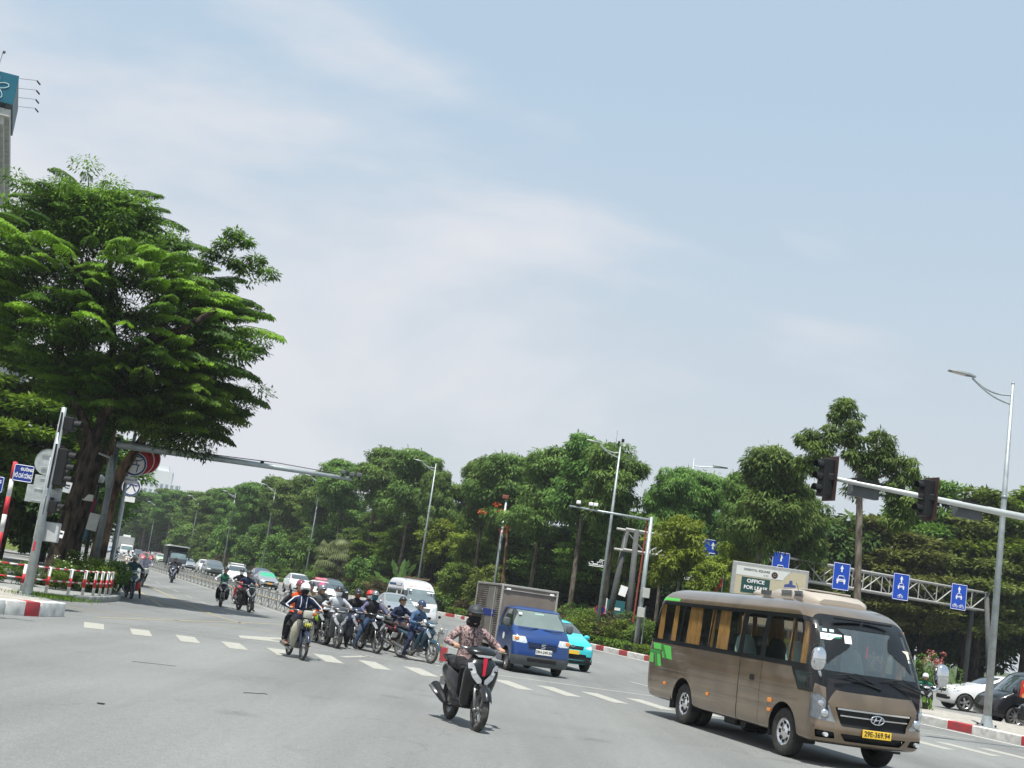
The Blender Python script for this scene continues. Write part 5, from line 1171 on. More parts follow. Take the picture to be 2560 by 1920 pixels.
for x in (.1, L_ - .3):
    for y_ in (-.9, .9): MB().tube([(x + (.35 if x > 1 else -.2), y_ * 1.3, 0), (x, y_ * .6, 6.9)], [.20, .15], 12).build('leg', mat('leg_grey', (.085, .09, .09), .8, .1, .2, 5), t, smooth=True)
ob_sb = mat('lane_sign_blue', (.010, .065, .42), .45, 0, .06, 2)
def lane_sign(x, kinds, label):
    s = thing('lane_sign', label, 'road sign', (8.0 + x * .9015, 75 + x * .4327, 6.27), atan2(12, 25) - .22, 'blue lane signs on the gantry'); s.location.x += .28; s.location.y -= .62
    W_, H__ = 1.16, 1.68
    MB().bbox((0, 0, 0), (W_, .04, H__), .012).build('panel', ob_sb, s)
    R = rpoly([(-W_ / 2 + .03, -H__ / 2 + .03), (W_ / 2 - .03, -H__ / 2 + .03), (W_ / 2 - .03, H__ / 2 - .03), (-W_ / 2 + .03, H__ / 2 - .03)], .04); R.append(R[0]); MB().tube([(a_, -.024, b_) for a_, b_ in R], .014, 4).build('border', M_WHITEV, s)
    y_ = -.03; MB().prism([(-.045, .28), (.045, .28), (.045, .48), (.12, .48), (0, .70), (-.12, .48), (-.045, .48)], y_, y_ + .008, 'y').build('arrow', M_WHITEV, s)
    sc = .95 if kinds == 'c' else .72; zc = -.22 if kinds == 'c' else .02
    q = MB()
    def B_(x0, z0, x1, z1): q.box((sc * (x0 + x1) / 2, y_, zc + sc * (z0 + z1) / 2), (sc * abs(x1 - x0), .008, sc * abs(z1 - z0)))
    q.tube([(sc * a_, y_, zc + sc * b_) for a_, b_ in ((-.24, .06), (-.17, .27), (.17, .27), (.24, .06))], .018 * sc * 1.3, 4); B_(-.32, -.10, .32, .07); B_(-.30, -.24, -.20, -.10); B_(.20, -.24, .30, -.10)
    q.each('car_symbol', M_WHITEV, s)
    q = MB()
    for z in (-.01, -.05): q.box((0, y_ - .005, zc + sc * z), (sc * .3, .006, .014))
    q.each('car_symbol_grille', ob_sb, s)
    def bike(x0, motor):
        q = MB(); z0 = -.62; r = .075
        for dx in (-.11, .11): q.tube([(x0 + dx + r * cos(a_), y_, z0 + r * sin(a_)) for a_ in np.linspace(0, 2 * pi, 13)], .012, 4)
        q.tube([(x0 - .11, y_, z0), (x0 - .02, y_, z0 + .10), (x0 + .07, y_, z0 + .10), (x0 + .11, y_, z0)], .014 if motor else .008, 4); q.tube([(x0 + .07, y_, z0 + .10), (x0 + .05, y_, z0 + .17), (x0 + .0, y_, z0 + .18)], .009, 4); q.tube([(x0 - .1, y_, z0 + .12), (x0 - .0, y_, z0 + .12)], .02 if motor else .01, 4)
        q.build('motorbike_symbol' if motor else 'bicycle_symbol', M_WHITEV, s)
    if kinds == 'cm': bike(0, True)
    if kinds == 'cmb': bike(-.24, True); bike(.24, False)
lane_sign(5.4, 'c', 'blue lane sign mostly hidden by yellow green foliage left of the billboard')
lane_sign(10.5, 'c', 'blue lane sign peeping over the top of the billboard'); lane_sign(15.3, 'c', 'blue lane sign showing an arrow over one large car')
lane_sign(20.25, 'cm', 'blue lane sign with a car above one motorbike'); lane_sign(25.3, 'cmb', 'rightmost blue lane sign, car above motorbike and bicycle')

# billboard behind the bus
t = thing('billboard', 'cream and white office advertisement billboard above the bus roof', 'billboard', (12.9, 68, 0), .02)
MB().bbox((1.95, .12, 4.0), (4.05, .22, 3.2), .03).build('frame', mat('billboard_frame', (.36, .37, .36), .5, .3), t)
MB().box((1.98, -.005, 3.95), (3.72, .01, 2.9)).build('poster', mat('poster_cream', (.46, .42, .30), .6, 0, .05), t)
MB().prism([(.12, 5.40)] + [(3.0, 5.40), (2.75, 5.15), (2.62, 4.92), (.12, 4.92)][0:], -.02, -.011, 'y').build('poster_white', mat('poster_white', (.60, .62, .60), .6, 0, .04), t)
MB().prism([(.45, 4.85), (1.95, 4.85), (1.95, 4.05), (.45, 4.05)], -.024, -.015, 'y').build('poster_panel', mat('poster_green', (.012, .06, .055), .6), t)
DG_ = mat('poster_dark', (.03, .06, .06), .6); ctext('ORIENTAL SQUARE', .155, DG_, t, (1.20, -.026, 5.24), face_rot((0, -1, 0)), 'billboard_lettering', .001, bold=.003, sx=1.02); ctext('By GSC', .08, DG_, t, (1.72, -.026, 5.04), face_rot((0, -1, 0)), 'billboard_lettering', .001)
ctext('OFFICE', .26, M_WHITEV, t, (1.20, -.03, 4.66), face_rot((0, -1, 0)), 'billboard_lettering', .001, bold=.006, sx=1.12); ctext('FOR LEASE', .26, M_WHITEV, t, (1.22, -.03, 4.32), face_rot((0, -1, 0)), 'billboard_lettering', .001, bold=.006, sx=1.0)
o = MB().lathe([(.17, 0), (.001, 0)], (2.16, -.026, 5.13), axis='y', n=20).build('poster_logo', mat('logo_black', (.03, .028, .028), .6), t); MB().tube([(2.10, -.03, 5.07), (2.22, -.03, 5.07), (2.22, -.03, 5.19), (2.10, -.03, 5.19), (2.10, -.03, 5.07)], .012, 4).build('logo_square', mat('logo_tan', (.45, .25, .18), .6), o)
MB().prism([(2.7, 4.35), (3.3, 4.35), (3.32, 4.75), (3.15, 4.78), (3.12, 4.98), (2.98, 4.98), (2.95, 4.8), (2.72, 4.74)], -.022, -.013, 'y').build('poster_figure', mat('poster_blue', (.05, .08, .22), .6), t)
for x in (.4, 3.5): MB().cyl((x, .14, 0), (x, .14, 2.6), .09, n=10).build('post', M_POLE, t)
# flags, notices, small signs
FL = mat('flag_red', (.62, .03, .03), .7, 0, .1, 3)
for k, (x, y_, z, lab) in enumerate([(11.65, 72, 4.55, 'drooping red flag left of the billboard, lower of two'), (12.75, 70, 4.85, 'drooping red flag close to the billboard left edge, upper of two')]):
    t = thing('flag', lab, 'flag', (x, y_, 0), 0, 'red flags left of the billboard'); MB().cyl((0, 0, 0), (0, 0, z), .02, n=6).build('flag_pole', M_POLE, t)
    R = [[(-.02 - .10 * i - .03 * sin(i * 2 + k), .04 * sin(i * 2.1), z - .08 - .16 * i - .02 * i * i), (-.02 - .035 * i, .03 * cos(i * 1.7), z - .55 - .05 * i)] for i in range(5)]
    MB().rings(R, cap=False, closed=False).build('cloth', FL, t, smooth=True)
t = thing('no_stopping_sign', 'round blue no stopping sign with red rim above the hedge', 'road sign', (6.77, 74, 0)); MB().lathe([(.28, 0), (.001, 0)], (0, 0, 2.1), axis='y', n=24).build('disc', mat('sign_disc_blue', (.02, .05, .3), .5), t)
MB().tube([(.27 * cos(a_), -.01, 2.1 + .27 * sin(a_)) for a_ in np.linspace(0, 2 * pi, 25)], .035, 5).build('rim', M_RR, t); MB().cyl((0, .04, 0), (0, .04, 2.1), .03, n=6).build('post', M_POLE, t)
t = board('notice_board', 'dark teal notice board standing behind the clipped hedge', 'board', (8.0, 78, 2.1), (1.1, .08, 1.4), mat('board_teal', (.02, .12, .14), .5)); MB().bbox((-.56, 0, -.1), (.06, .1, 1.7), .01).build('board_post', M_WHITEV, t); MB().bbox((.05, -.045, .2), (.5, .01, .16), .003).build('board_text_strip', M_WHITEV, t)
t = board('notice', 'white paper notice pasted on the leaning grey mast trunk', 'notice', (7.55, 70.6, 3.26), (.40, .02, .55), M_WHITEV, (0, .2, 0)); 
t = thing('slim_mast', 'slim grey mast rising between the ambulance and the lorry box', 'mast', (.85, 100, 0)); MB().cyl((0, 0, 0), (0, 0, 9.6), .13, .09, 10).build('mast', M_POLE, t, True); MB().bbox((-.1, 0, 9.7), (.5, .4, .3), .05).build('mast_head', mat('rust_head', (.22, .07, .05), .8), t)
t = thing('notice', 'white notice pasted at chest height on the big dark trunk', 'notice', (-14.17, 43.25, 3.51)); MB().bbox((0, 0, 0), (.26, .02, .36), .004, rot=(0, .12, 0)).build('paper', M_WHITEV, t); MB().bbox((0, -.012, .06), (.18, .004, .05), .001, rot=(0, .12, 0)).bbox((0, -.012, -.03), (.14, .004, .03), .001, rot=(0, .12, 0)).each('print', M_INK, t)
t = thing('notice', 'small white stamped notice low on the big dark trunk', 'notice', (-14.1, 43.3, 1.95)); MB().bbox((0, 0, 0), (.20, .02, .24), .004, rot=(0, .1, 0)).build('paper', M_WHITEV, t); MB().bbox((0, -.012, .03), (.15, .004, .06), .001, rot=(0, .1, 0)).build('print', M_INK, t)

# ------------------------------------------------------------------ buildings at left
M_CON = mat('facade_concrete', (.50, .50, .48), .8, 0, .12, 2, dirt=(.40, .40, .38)); M_TEAL = mat('sign_teal', (.012, .115, .17), .4, 0, .06, 2); M_GS = mat('sign_grey_side', (.15, .18, .20), .6, 0, .15, 2)
ang = atan2(5.2, -1.9) - pi / 2      # side wall direction
t = thing('corner_building', 'pale corner building with stepped cornice under a teal roof sign', 'building', (-25.95, 60.1, 0), ang)
def fl(name, x0, x1, y0, y1, z0, z1, m): return MB().box(((x0 + x1) / 2, (y0 + y1) / 2, (z0 + z1) / 2), (x1 - x0, y1 - y0, z1 - z0)).build(name, m, t)
fl('wall', -18, -7.0, 5.6, 18, 0, 20.4, M_CON)
for i, (o_, z0, z1) in enumerate(((.0, 21.4, 21.75), (.22, 21.0, 21.4), (.55, 20.4, 21.0), (1.0, 19.9, 20.4), (1.5, 19.4, 19.9), (2.4, 19.2, 19.4))): fl('cornice', -14, -o_, o_, 18, z0, z1, M_CON)
for k in range(5):
    for fl_ in range(5): 
        w = fl('window', -7.03, -6.98, 6 + k * 2.3, 7.3 + k * 2.3, 1.5 + fl_ * 3.4, 3.6 + fl_ * 3.4, M_GLASSD)
        w = fl('window', -9.2 - k * 1.7, -8.1 - k * 1.7, 5.55, 5.62, 1.5 + fl_ * 3.4, 3.6 + fl_ * 3.4, M_GLASSD)
t2 = thing('roof_sign', 'teal lit sign box with white starfish outline on the roof corner', 'sign', (-25.85, 60.0, 0), ang)
t = t2; fl('sign_box', -11, -.02, .02, 5.4, 22.0, 23.45, M_GS)
MB().box((-5.5, -.01, 22.72), (11, .04, 1.48)).build('sign_face', M_TEAL, t)
q = MB(); P = []
for k in range(60):
    a_ = 2 * pi * k / 60; r = .42 + .20 * cos(5 * a_); P.append((-.98 + r * cos(a_ + .3) * 1.05, -.045, 22.70 + r * sin(a_ + .3)))
P.append(P[0]); MB().tube(P, .022, 5).build('starfish_outline', mat('neon_tube', (.55, .72, .78), .4), t)
for x in (-.3, -.6, -.9, -1.2, -1.5, -1.9): MB().cyl((x, .1, 21.7), (x, .1, 22.05), .02, n=5).build('sign_strut', M_GREYP, t)
for k in range(4):
    y_ = .35 + k * 1.5; MB().cyl((-.1, y_, 23.45), (.85, y_, 23.60), .013, n=5).build('lamp_rod', M_GREYP, t); MB().bbox((.90, y_, 23.50), (.24, .12, .06), .01, rot=(0, .7, 0)).build('flood_lamp', M_BLACK, t)
for k in range(3):
    MB().cyl((-3.3 + k * .95, 4.5 - .2, 23.45), (-2.75 + k * .95, -1.2, 24.1), .013, n=5).build('lamp_rod', M_GREYP, t); MB().bbox((-2.7 + k * .95, -1.3, 24.0), (.12, .24, .06), .01, rot=(.7, 0, 0)).build('flood_lamp', M_BLACK, t)
t = thing('office_building', 'narrow grey facade with dark vertical ribs at the left edge', 'building', (-27.0, 70, 0), .30)
fl('wall', -12, 0, 0, 10, 0, 13.5, M_CON)
for k in range(6): fl('rib', -1.0 - k * .8, -.75 - k * .8, -.12, .0, 3, 13.4, M_SEAM if k % 2 else M_CON)
fl('side_panel', .0, .06, .5, 3, 7, 13.2, mat('side_grey', (.2, .21, .21), .7))
t = thing('low_annex', 'low pale annex wall below the ribbed grey facade', 'building', (-28.3, 75, 0), .25); fl('wall', -10, 0, 0, 8, 0, 7.7, mat('annex', (.45, .45, .46), .8, 0, .1, 2)); fl('window', -1.6, -.7, -.04, .02, 3.4, 5.0, M_GLASSD)
t = thing('kiosk', 'small yellow and green kiosk across the side street', 'kiosk', (-46, 125, 0), .2); fl('wall', -2.5, 2.5, 0, 4, 0, 3.2, mat('kiosk_green', (.22, .28, .08), .7)); fl('sign', -1.6, 1.8, -.1, 0, 1.7, 3.1, mat('kiosk_yellow', (.62, .46, .02), .6))
t = thing('side_street_house', 'grey house behind the kiosk on the side street', 'building', (-64, 155, 0), .2); fl('wall', -10, 6, 0, 8, 0, 8.5, mat('house_grey', (.16, .17, .18), .8)); 
for k in range(4): fl('window', -8 + k * 3.6, -6.2 + k * 3.6, -.05, .02, 4.5, 6.5, M_GLASSD)
# far tower blocks
t = thing('tower_block', 'hazy white apartment towers far beyond the trees at left', 'building', (-158, 600, 0), .2)
TW = mat('tower_white', (.62, .64, .66), .8, 0, .06, .2); TD = mat('tower_window', (.22, .27, .32), .5)
for x0, x1, h in ((-16, -7, 31.5), (-9.6, -1.2, 34), (-1.2, 8.0, 38.5), (8, 12, 33)): fl('wall', x0, x1, 0, 14, -2, h, TW)
for i, x in enumerate(np.arange(-15, 11, 2.3)):
    for z in np.arange(6, (30 if x < -7 else 33), 3.1): fl('window', x, x + 1.3, -.15, .05, z, z + 1.7, TD)
fl('roof_block', 1.0, 6.0, 2, 8, 38.5, 41, TW)
# ------------------------------------------------------------------ motorbikes
def sring(c, u, v, a, b, e=2.4, n=18):
    c, u, v = Vector(c), Vector(u), Vector(v); R = []
    for k in range(n):
        t = 2 * pi * k / n; ct, st = cos(t), sin(t)
        R.append(c + u * (a * (abs(ct) ** (2 / e)) * (1 if ct >= 0 else -1)) + v * (b * (abs(st) ** (2 / e)) * (1 if st >= 0 else -1)))
    return R
def loft_z(rows, e=2.5, n=18, cy=0):   # rows z, xc, half x, half y
    return MB().rings([sring((xc, cy, z), (1, 0, 0), (0, 1, 0), a, b, e, n) for z, xc, a, b in crom(rows, len(rows) * 2)])
def loft_x(rows, e=2.5, n=18, cy=0):   # rows x, zc, half y, half z   (x decreasing)
    return MB().rings([sring((x, cy, zc), (0, 1, 0), (0, 0, 1), a, b, e, n)[::-1] for x, zc, a, b in crom(rows, len(rows) * 2)])
M_BTYRE = mat('bike_tyre', (.020, .020, .021), .8, 0, .3, 14, dirt=(.085, .078, .068)); M_ENG = mat('engine_metal', (.13, .13, .13), .5, .6, .3, 12); M_SEAT = mat('seat_vinyl', (.010, .010, .011), .55, 0, .2, 6)
M_EXH = mat('exhaust', (.30, .30, .30), .35, .8, .2, 8); M_BRIM = mat('bike_rim', (.32, .32, .31), .4, .7, .25, 9); M_HL = mat('bike_headlight', (.48, .50, .52), .12, .2, .15, 20, coat=1)
_bw = {}
def bwheel(par, x, R, tr, style, name='wheel', y=0, rz=0):
    key = (R, tr, style)
    if key not in _bw:
        b = MB(); prof = []
        for k in range(13):
            a = -pi * .80 + 2 * pi * .80 * k / 12; prof.append((R - tr + tr * cos(a) * 1.0, tr * sin(a) * .95))
        b.lathe(prof, axis='y', n=36); me = b.mesh('wheel'); me.materials.append(M_BTYRE); me.polygons.foreach_set('use_smooth', [True] * len(me.polygons))
        r = MB(); ri = R - tr * 1.75; r.lathe([(ri + tr * .3, -tr * .5), (ri - .012, -tr * .42), (ri - .012, tr * .42), (ri + tr * .3, tr * .5)], axis='y', n=32)
        r.cyl((0, -.05, 0), (0, .05, 0), .035, n=12); r.lathe([(.085, .035), (.085, .045), (.03, .045)], axis='y', n=18)
        if style == 'spoke':
            for k in range(18):
                a = 2 * pi * k / 18; s = .03 if k % 2 else -.03; r.cyl((.03 * cos(a + .5), s, .03 * sin(a + .5)), (ri * cos(a), 0, ri * sin(a)), .0032, n=4)
        else:
            for k in range(5):
                a = 2 * pi * k / 5; R_ = Matrix.Rotation(-a, 3, 'Y'); r.bbox(tuple(R_ @ Vector((ri * .52, 0, 0))), (ri * .98, .022, .032), .006, rot=R_)
        mr = r.mesh('rim'); mr.materials.append(M_BRIM); _bw[key] = (me, mr)
    me, mr = _bw[key]; o = ob(name, me, parent=par, loc=(x, y, R), rot=(0, 0, rz)); ob('rim', mr, parent=o); return o

def fender(par, x, R, w, m, a0=20, a1=150, gap=.03, drop=.06, name='fender'):
    rows = []
    for k in range(15):
        a = radians(a0 + (a1 - a0) * k / 14); rr = R + gap; wk = w * (1 - .25 * abs(k / 14 - .5)); P = []
        for (yy, dr) in ((-1, -drop), (-.97, -.02), (-.72, .010), (0, .022), (.72, .010), (.97, -.02), (1, -drop)): P.append((x + (rr + dr) * cos(a), yy * wk, R + (rr + dr) * sin(a)))
        rows.append(P)
    q = MB().rings(rows, cap=False, closed=False); rows2 = [[(p[0], p[1] * .94, p[2] - .006) for p in r] for r in rows]; q.rings([r[::-1] for r in rows2], cap=False, closed=False)
    return q.build(name, m, par, smooth=50)

def bike(style, loc, rz, label, main, accent=None, steer=0., lean=0., mirrors=True, cat='motorbike', name=None, hl=None, group='motorbikes on the road'):
    t = thing(name or {'scooter': 'scooter', 'wave': 'moped', 'cub': 'moped', 'cycle': 'bicycle'}[style], label, cat, (loc[0], loc[1], 0), rz, group); t.rotation_euler = (lean, 0, rz)
    accent = accent or M_BLACK; hl = hl or M_HL
    if style == 'scooter':
        R, tr, xf, xr = .285, .05, .64, -.60
        loft_z([(.27, .24, .05, .15), (.36, .29, .07, .19), (.50, .38, .09, .215), (.64, .45, .11, .23), (.76, .485, .11, .235), (.86, .47, .10, .21), (.94, .43, .08, .15), (.99, .40, .05, .09)]).build('front_apron', main, t, smooth=60)
        for s in (1, -1):
            q = MB().rings([[Vector(p) for p in r] for r in [[(.53, s * .215, .865), (.57, s * .165, .875), (.585, s * .13, .83), (.545, s * .205, .80)], [(.585, s * .15, .73), (.605, s * .10, .75), (.605, s * .085, .70), (.585, s * .14, .68)], [(.60, s * .075, .655), (.615, s * .02, .665), (.61, s * .02, .62), (.60, s * .07, .61)]]]); q.build('headlamp_strip', hl, t)
            MB().cyl((xf, s * .075, R), (.50, s * .075, .66), .021, n=10).cyl((xf, s * .075, R), (xf + .02, s * .075, R - .02), .03, n=8).build('fork', M_EXH, t, True)
        MB().prism([(-.028, .95), (.028, .95), (.018, .72), (-.018, .72)], .60, .612, 'x').build('centre_stripe', accent, t)
        loft_x([(.52, .99, .07, .03), (.48, 1.0, .16, .055), (.40, 1.02, .215, .07), (.32, 1.03, .19, .065), (.26, 1.02, .12, .04)], e=2.2).build('handlebar_cover', main, t, smooth=60)
        MB().prism([(-.13, .985), (.13, .985), (.08, .955), (-.08, .955)], .49, .53, 'x').build('upper_lamp', hl, t)
        fender(t, xf, R, .07, main, 25, 150)
        loft_x([(.30, .29, .10, .035), (.2, .285, .17, .045), (0, .285, .18, .05), (-.14, .31, .17, .07)], e=3).build('floorboard', M_BLACK, t, smooth=60)
        loft_x([(.0, .40, .10, .12), (-.12, .47, .14, .20), (-.30, .54, .175, .20), (-.50, .61, .19, .165), (-.70, .665, .17, .125), (-.86, .71, .11, .075), (-.98, .745, .04, .03)]).build('side_body', main, t, smooth=60)
        loft_x([(.02, .735, .07, .02), (-.08, .75, .11, .045), (-.30, .765, .15, .055), (-.48, .785, .145, .05), (-.58, .815, .135, .055), (-.80, .825, .11, .05), (-.92, .82, .05, .025)], e=2.6).build('seat', M_SEAT, t, smooth=60)
        MB().tube([(-.62, .14, .80), (-.86, .12, .86), (-.97, 0, .87), (-.86, -.12, .86), (-.62, -.14, .80)], .016, 6).build('grab_rail', M_BLACK, t, True)
        MB().bbox((-.45, .03, .30), (.42, .16, .16), .03).cyl((-.62, .11, .285), (-.30, .11, .29), .07, n=10).build('engine', M_ENG, t, smooth=40)
        MB().tube([(-.25, -.12, .22), (-.42, -.15, .24), (-.50, -.17, .30), (-.86, -.19, .42)], [.02, .03, .06, .075], 12).build('muffler', M_BLACK, t, smooth=True); MB().tube([(-.55, -.235, .34), (-.82, -.255, .42)], [.03, .045], 8, flat=.5).build('muffler_shield', M_EXH, t, True)
        MB().ell((-.93, 0, .70), (.04, .10, .035), 10, 6).build('tail_light', M_REDL, t, True); fender(t, xr, R, .06, M_BLACK, 60, 195, .03, .03, 'rear_fender')
        MB().bbox((-1.0, 0, .50), (.015, .19, .14), .004, rot=(0, .3, 0)).build('number_plate', M_WPLATE, t)
        gx, gz = .26, 1.035; ws = 'cast'
    elif style == 'wave':
        R, tr, xf, xr = .285, .036, .62, -.60
        loft_z([(.38, .22, .04, .10), (.50, .30, .06, .15), (.62, .38, .08, .19), (.74, .44, .09, .20), (.84, .43, .08, .15), (.92, .40, .05, .08)]).build('front_apron', main, t, smooth=60)
        for s in (1, -1):
            loft_z([(.30, .16, .02, .04), (.42, .20, .03, .075), (.60, .28, .035, .085), (.76, .33, .03, .06)], cy=s * .19, n=12).build('leg_shield', main, t, smooth=60)
            MB().rings([[(.50, s * .19, .80), (.535, s * .12, .81), (.535, s * .10, .77), (.51, s * .18, .76)], [(.535, s * .10, .68), (.55, s * .04, .69), (.55, s * .03, .65), (.535, s * .09, .64)]]).build('indicator_strip', hl, t)
            MB().cyl((xf, s * .07, R), (.46, s * .07, .70), .018, n=8).build('fork', M_EXH, t, True)
        loft_x([(.54, .955, .05, .03), (.50, .965, .11, .06), (.42, .985, .15, .07), (.33, .99, .12, .05), (.28, .98, .07, .03)], e=2.3).build('handlebar_cover', main, t, smooth=60)
        loft_x([(.555, .955, .03, .02), (.53, .955, .10, .04), (.47, .965, .115, .045)], e=2.6).build('headlight', hl, t, smooth=60)
        fender(t, xf, R, .05, main, 15, 160)
        MB().tube([(.36, 0, .82), (.15, 0, .55), (-.1, 0, .50), (-.4, 0, .62)], [.05, .06, .06, .05], 10).build('frame', main, t, smooth=True)
        loft_x([(-.05, .60, .07, .08), (-.22, .62, .11, .10), (-.45, .66, .13, .085), (-.70, .72, .11, .06), (-.92, .77, .04, .03)]).build('side_body', main, t, smooth=60)
        loft_x([(.02, .735, .05, .02), (-.10, .75, .10, .04), (-.35, .765, .125, .045), (-.55, .79, .125, .045), (-.80, .80, .10, .04), (-.88, .80, .05, .02)], e=2.6).build('seat', M_SEAT, t, smooth=60)
        MB().bbox((.02, 0, .33), (.34, .20, .20), .04).cyl((.02, -.14, .33), (.02, .14, .33), .09, n=14).build('engine', M_ENG, t, smooth=40)
        MB().tube([(.12, -.10, .30), (.0, -.14, .20), (-.25, -.15, .24), (-.8, -.16, .36)], [.016, .018, .04, .05], 10).build('muffler', M_EXH, t, smooth=True)
        MB().cyl((xr, .09, R), (-.12, .09, .35), .02, n=8).cyl((xr, -.09, R), (-.12, -.09, .35), .02, n=8).cyl((xr + .02, .12, R), (-.5, .12, .66), .028, n=8).cyl((xr + .02, -.12, R), (-.5, -.12, .66), .028, n=8).each('swing_arm', M_ENG, t, True)
        MB().ell((-.92, 0, .74), (.04, .08, .03), 10, 6).build('tail_light', M_REDL, t, True); fender(t, xr, R, .05, M_BLACK, 40, 190, .03, .02, 'rear_fender')
        MB().bbox((-.96, 0, .55), (.015, .19, .14), .004, rot=(0, .3, 0)).build('number_plate', M_WPLATE, t)
        gx, gz = .30, 1.0; ws = 'cast'
    elif style == 'cub':
        R, tr, xf, xr = .29, .034, .60, -.58
        CR = mat('cream_plastic', (.52, .49, .38), .45, 0, .08, 5, dirt=(.36, .34, .27))
        for s in (1, -1):
            rows = []
            for z, xc, y0, y1 in ((.24, .14, .10, .17), (.32, .20, .10, .22), (.45, .25, .09, .255), (.60, .29, .08, .26), (.74, .315, .07, .225), (.84, .33, .06, .16)):
                rows.append([(xc + .03, s * y0, z), (xc + .045, s * (y0 + y1) / 2, z), (xc - .01, s * y1, z), (xc - .03, s * y1, z), (xc + .02, s * (y0 + y1) / 2, z), (xc + .01, s * y0, z)])
            if s < 0: rows = [r[::-1] for r in rows]
            MB().rings(rows).build('leg_shield', CR, t, smooth=50)
            MB().tube([(xf, s * .075, R - .02), (xf - .05, s * .08, R + .12), (.43, s * .06, .78)], [.025, .032, .035], 10).build('fork', main, t, True)
            MB().bbox((.42, s * .17, .985), (.08, .10, .075), .025).build('indicator', mat('faded_orange', (.40, .13, .05), .5), t, smooth=40)
        MB().bbox((.48, 0, .97), (.12, .20, .17), .035).build('headlight', mat('old_headlamp', (.42, .42, .36), .3, .1, .15, 10, coat=.6), t, smooth=40)
        MB().tube([(.40, 0, 1.0), (.36, 0, .60)], .045, 10).build('steering_head', M_BLACK, t, True)
        q = MB()
        for z in (.66, .84): q.tube([(.42, -.12, z), (.60, -.12, z), (.60, .12, z), (.42, .12, z)], .008, 5)
        for y_ in np.linspace(-.12, .12, 6): q.tube([(.60, y_, .66), (.60, y_, .84)], .005, 4)
        q.box((.51, 0, .66), (.2, .24, .012)); q.build('front_basket', M_BLACK, t)
        MB().ell((.53, .03, .745), (.07, .10, .05), 12, 8, e=.7).build('yellow_pouch', mat('pouch_yellow', (.50, .50, .10), .5, 0, .3, 20), t, True); MB().ell((.52, -.03, .81), (.05, .06, .05), 10, 8, e=.7).build('pale_pouch', mat('pouch_pale', (.5, .52, .42), .6), t, True)
        fender(t, xf, R, .05, main, 20, 165, .035)
        MB().tube([(.34, 0, .62), (.18, 0, .45), (-.05, 0, .42), (-.3, 0, .60)], [.06, .07, .07, .05], 10).build('frame', main, t, smooth=True)
        loft_x([(-.10, .60, .06, .07), (-.3, .63, .10, .09), (-.55, .66, .11, .07), (-.85, .68, .05, .04)]).build('side_body', main, t, smooth=60)
        loft_x([(.0, .74, .08, .03), (-.3, .755, .13, .045), (-.70, .775, .12, .045), (-.84, .775, .08, .03)], e=3).build('seat', M_SEAT, t, smooth=60)
        MB().bbox((.05, 0, .30), (.32, .2, .17), .04).cyl((.05, -.15, .3), (.05, .15, .3), .085, n=14).build('engine', M_ENG, t, smooth=40)
        MB().tube([(.12, -.10, .24), (.0, -.14, .17), (-.25, -.15, .2), (-.75, -.16, .26)], [.016, .018, .035, .04], 10).build('muffler', M_EXH, t, smooth=True)
        fender(t, xr, R, .05, main, 20, 185, .035, .05, 'rear_fender'); MB().bbox((-.9, 0, .5), (.015, .19, .14), .004, rot=(0, .3, 0)).build('number_plate', M_WPLATE, t)
        for s in (1, -1): MB().cyl((0, s * .1, .25), (0, s * .27, .25), .018, n=8).build('foot_peg', M_BLACK, t)
        gx, gz = .32, 1.02; ws = 'spoke'
    else:
        R, tr, xf, xr = .33, .018, .55, -.50
        for a, b, r in (((.40, 0, .85), (-.05, 0, .30), .018), ((-.05, 0, .30), (-.22, 0, .85), .016), ((-.05, 0, .30), (xr, 0, R), .012), ((-.18, 0, .72), (xr, 0, R), .010), ((.42, 0, .9), (xf, .04, R), .014), ((.40, 0, .62), (-.15, 0, .62), .012)): MB().cyl(a, b, r, n=8).build('frame_tube', main, t, True)
        MB().ell((-.24, 0, .88), (.13, .09, .04), 10, 6).build('saddle', M_SEAT, t, True)
        MB().bbox((.60, 0, .80), (.28, .36, .26), .05).build('front_basket', mat('basket_white', (.55, .55, .52), .7, 0, .2, 12), t); fender(t, xr, R, .03, M_ENG, 20, 150, .02, .02, 'mudguard')
        gx, gz = .34, 1.02; ws = 'spoke'; mirrors = False
    steer_ = steer
    bwheel(t, xf, R, tr, ws, 'front_wheel', rz=steer_); bwheel(t, xr, R, tr * (1.1 if style == 'scooter' else 1), ws, 'rear_wheel')
    for s in (1, -1):
        MB().tube([(gx + .10, s * .10, gz), (gx + .06, s * .22, gz + .015), (gx, s * .27, gz + .02)], .014, 8).build('handlebar', M_EXH, t, True)
        MB().cyl((gx, s * .26, gz + .02), (gx - .045, s * .375, gz + .02), .019, n=10).build('grip', M_BLACK, t, True)
        MB().tube([(gx + .03, s * .24, gz + .02), (gx + .045, s * .31, gz + .01), (gx + .02, s * .39, gz)], .007, 5).build('lever', M_CHROME, t)
        if mirrors:
            MB().tube([(gx + .02, s * .25, gz + .03), (gx + .04, s * .29, gz + .12), (gx + .02, s * .34, gz + .17)], .006, 5).build('mirror_stem', M_BLACK, t)
            MB().ell((gx + .02, s * .36, gz + .19), (.015, .055, .038), 10, 6).build('mirror', M_BLACK, t, True)
    return t

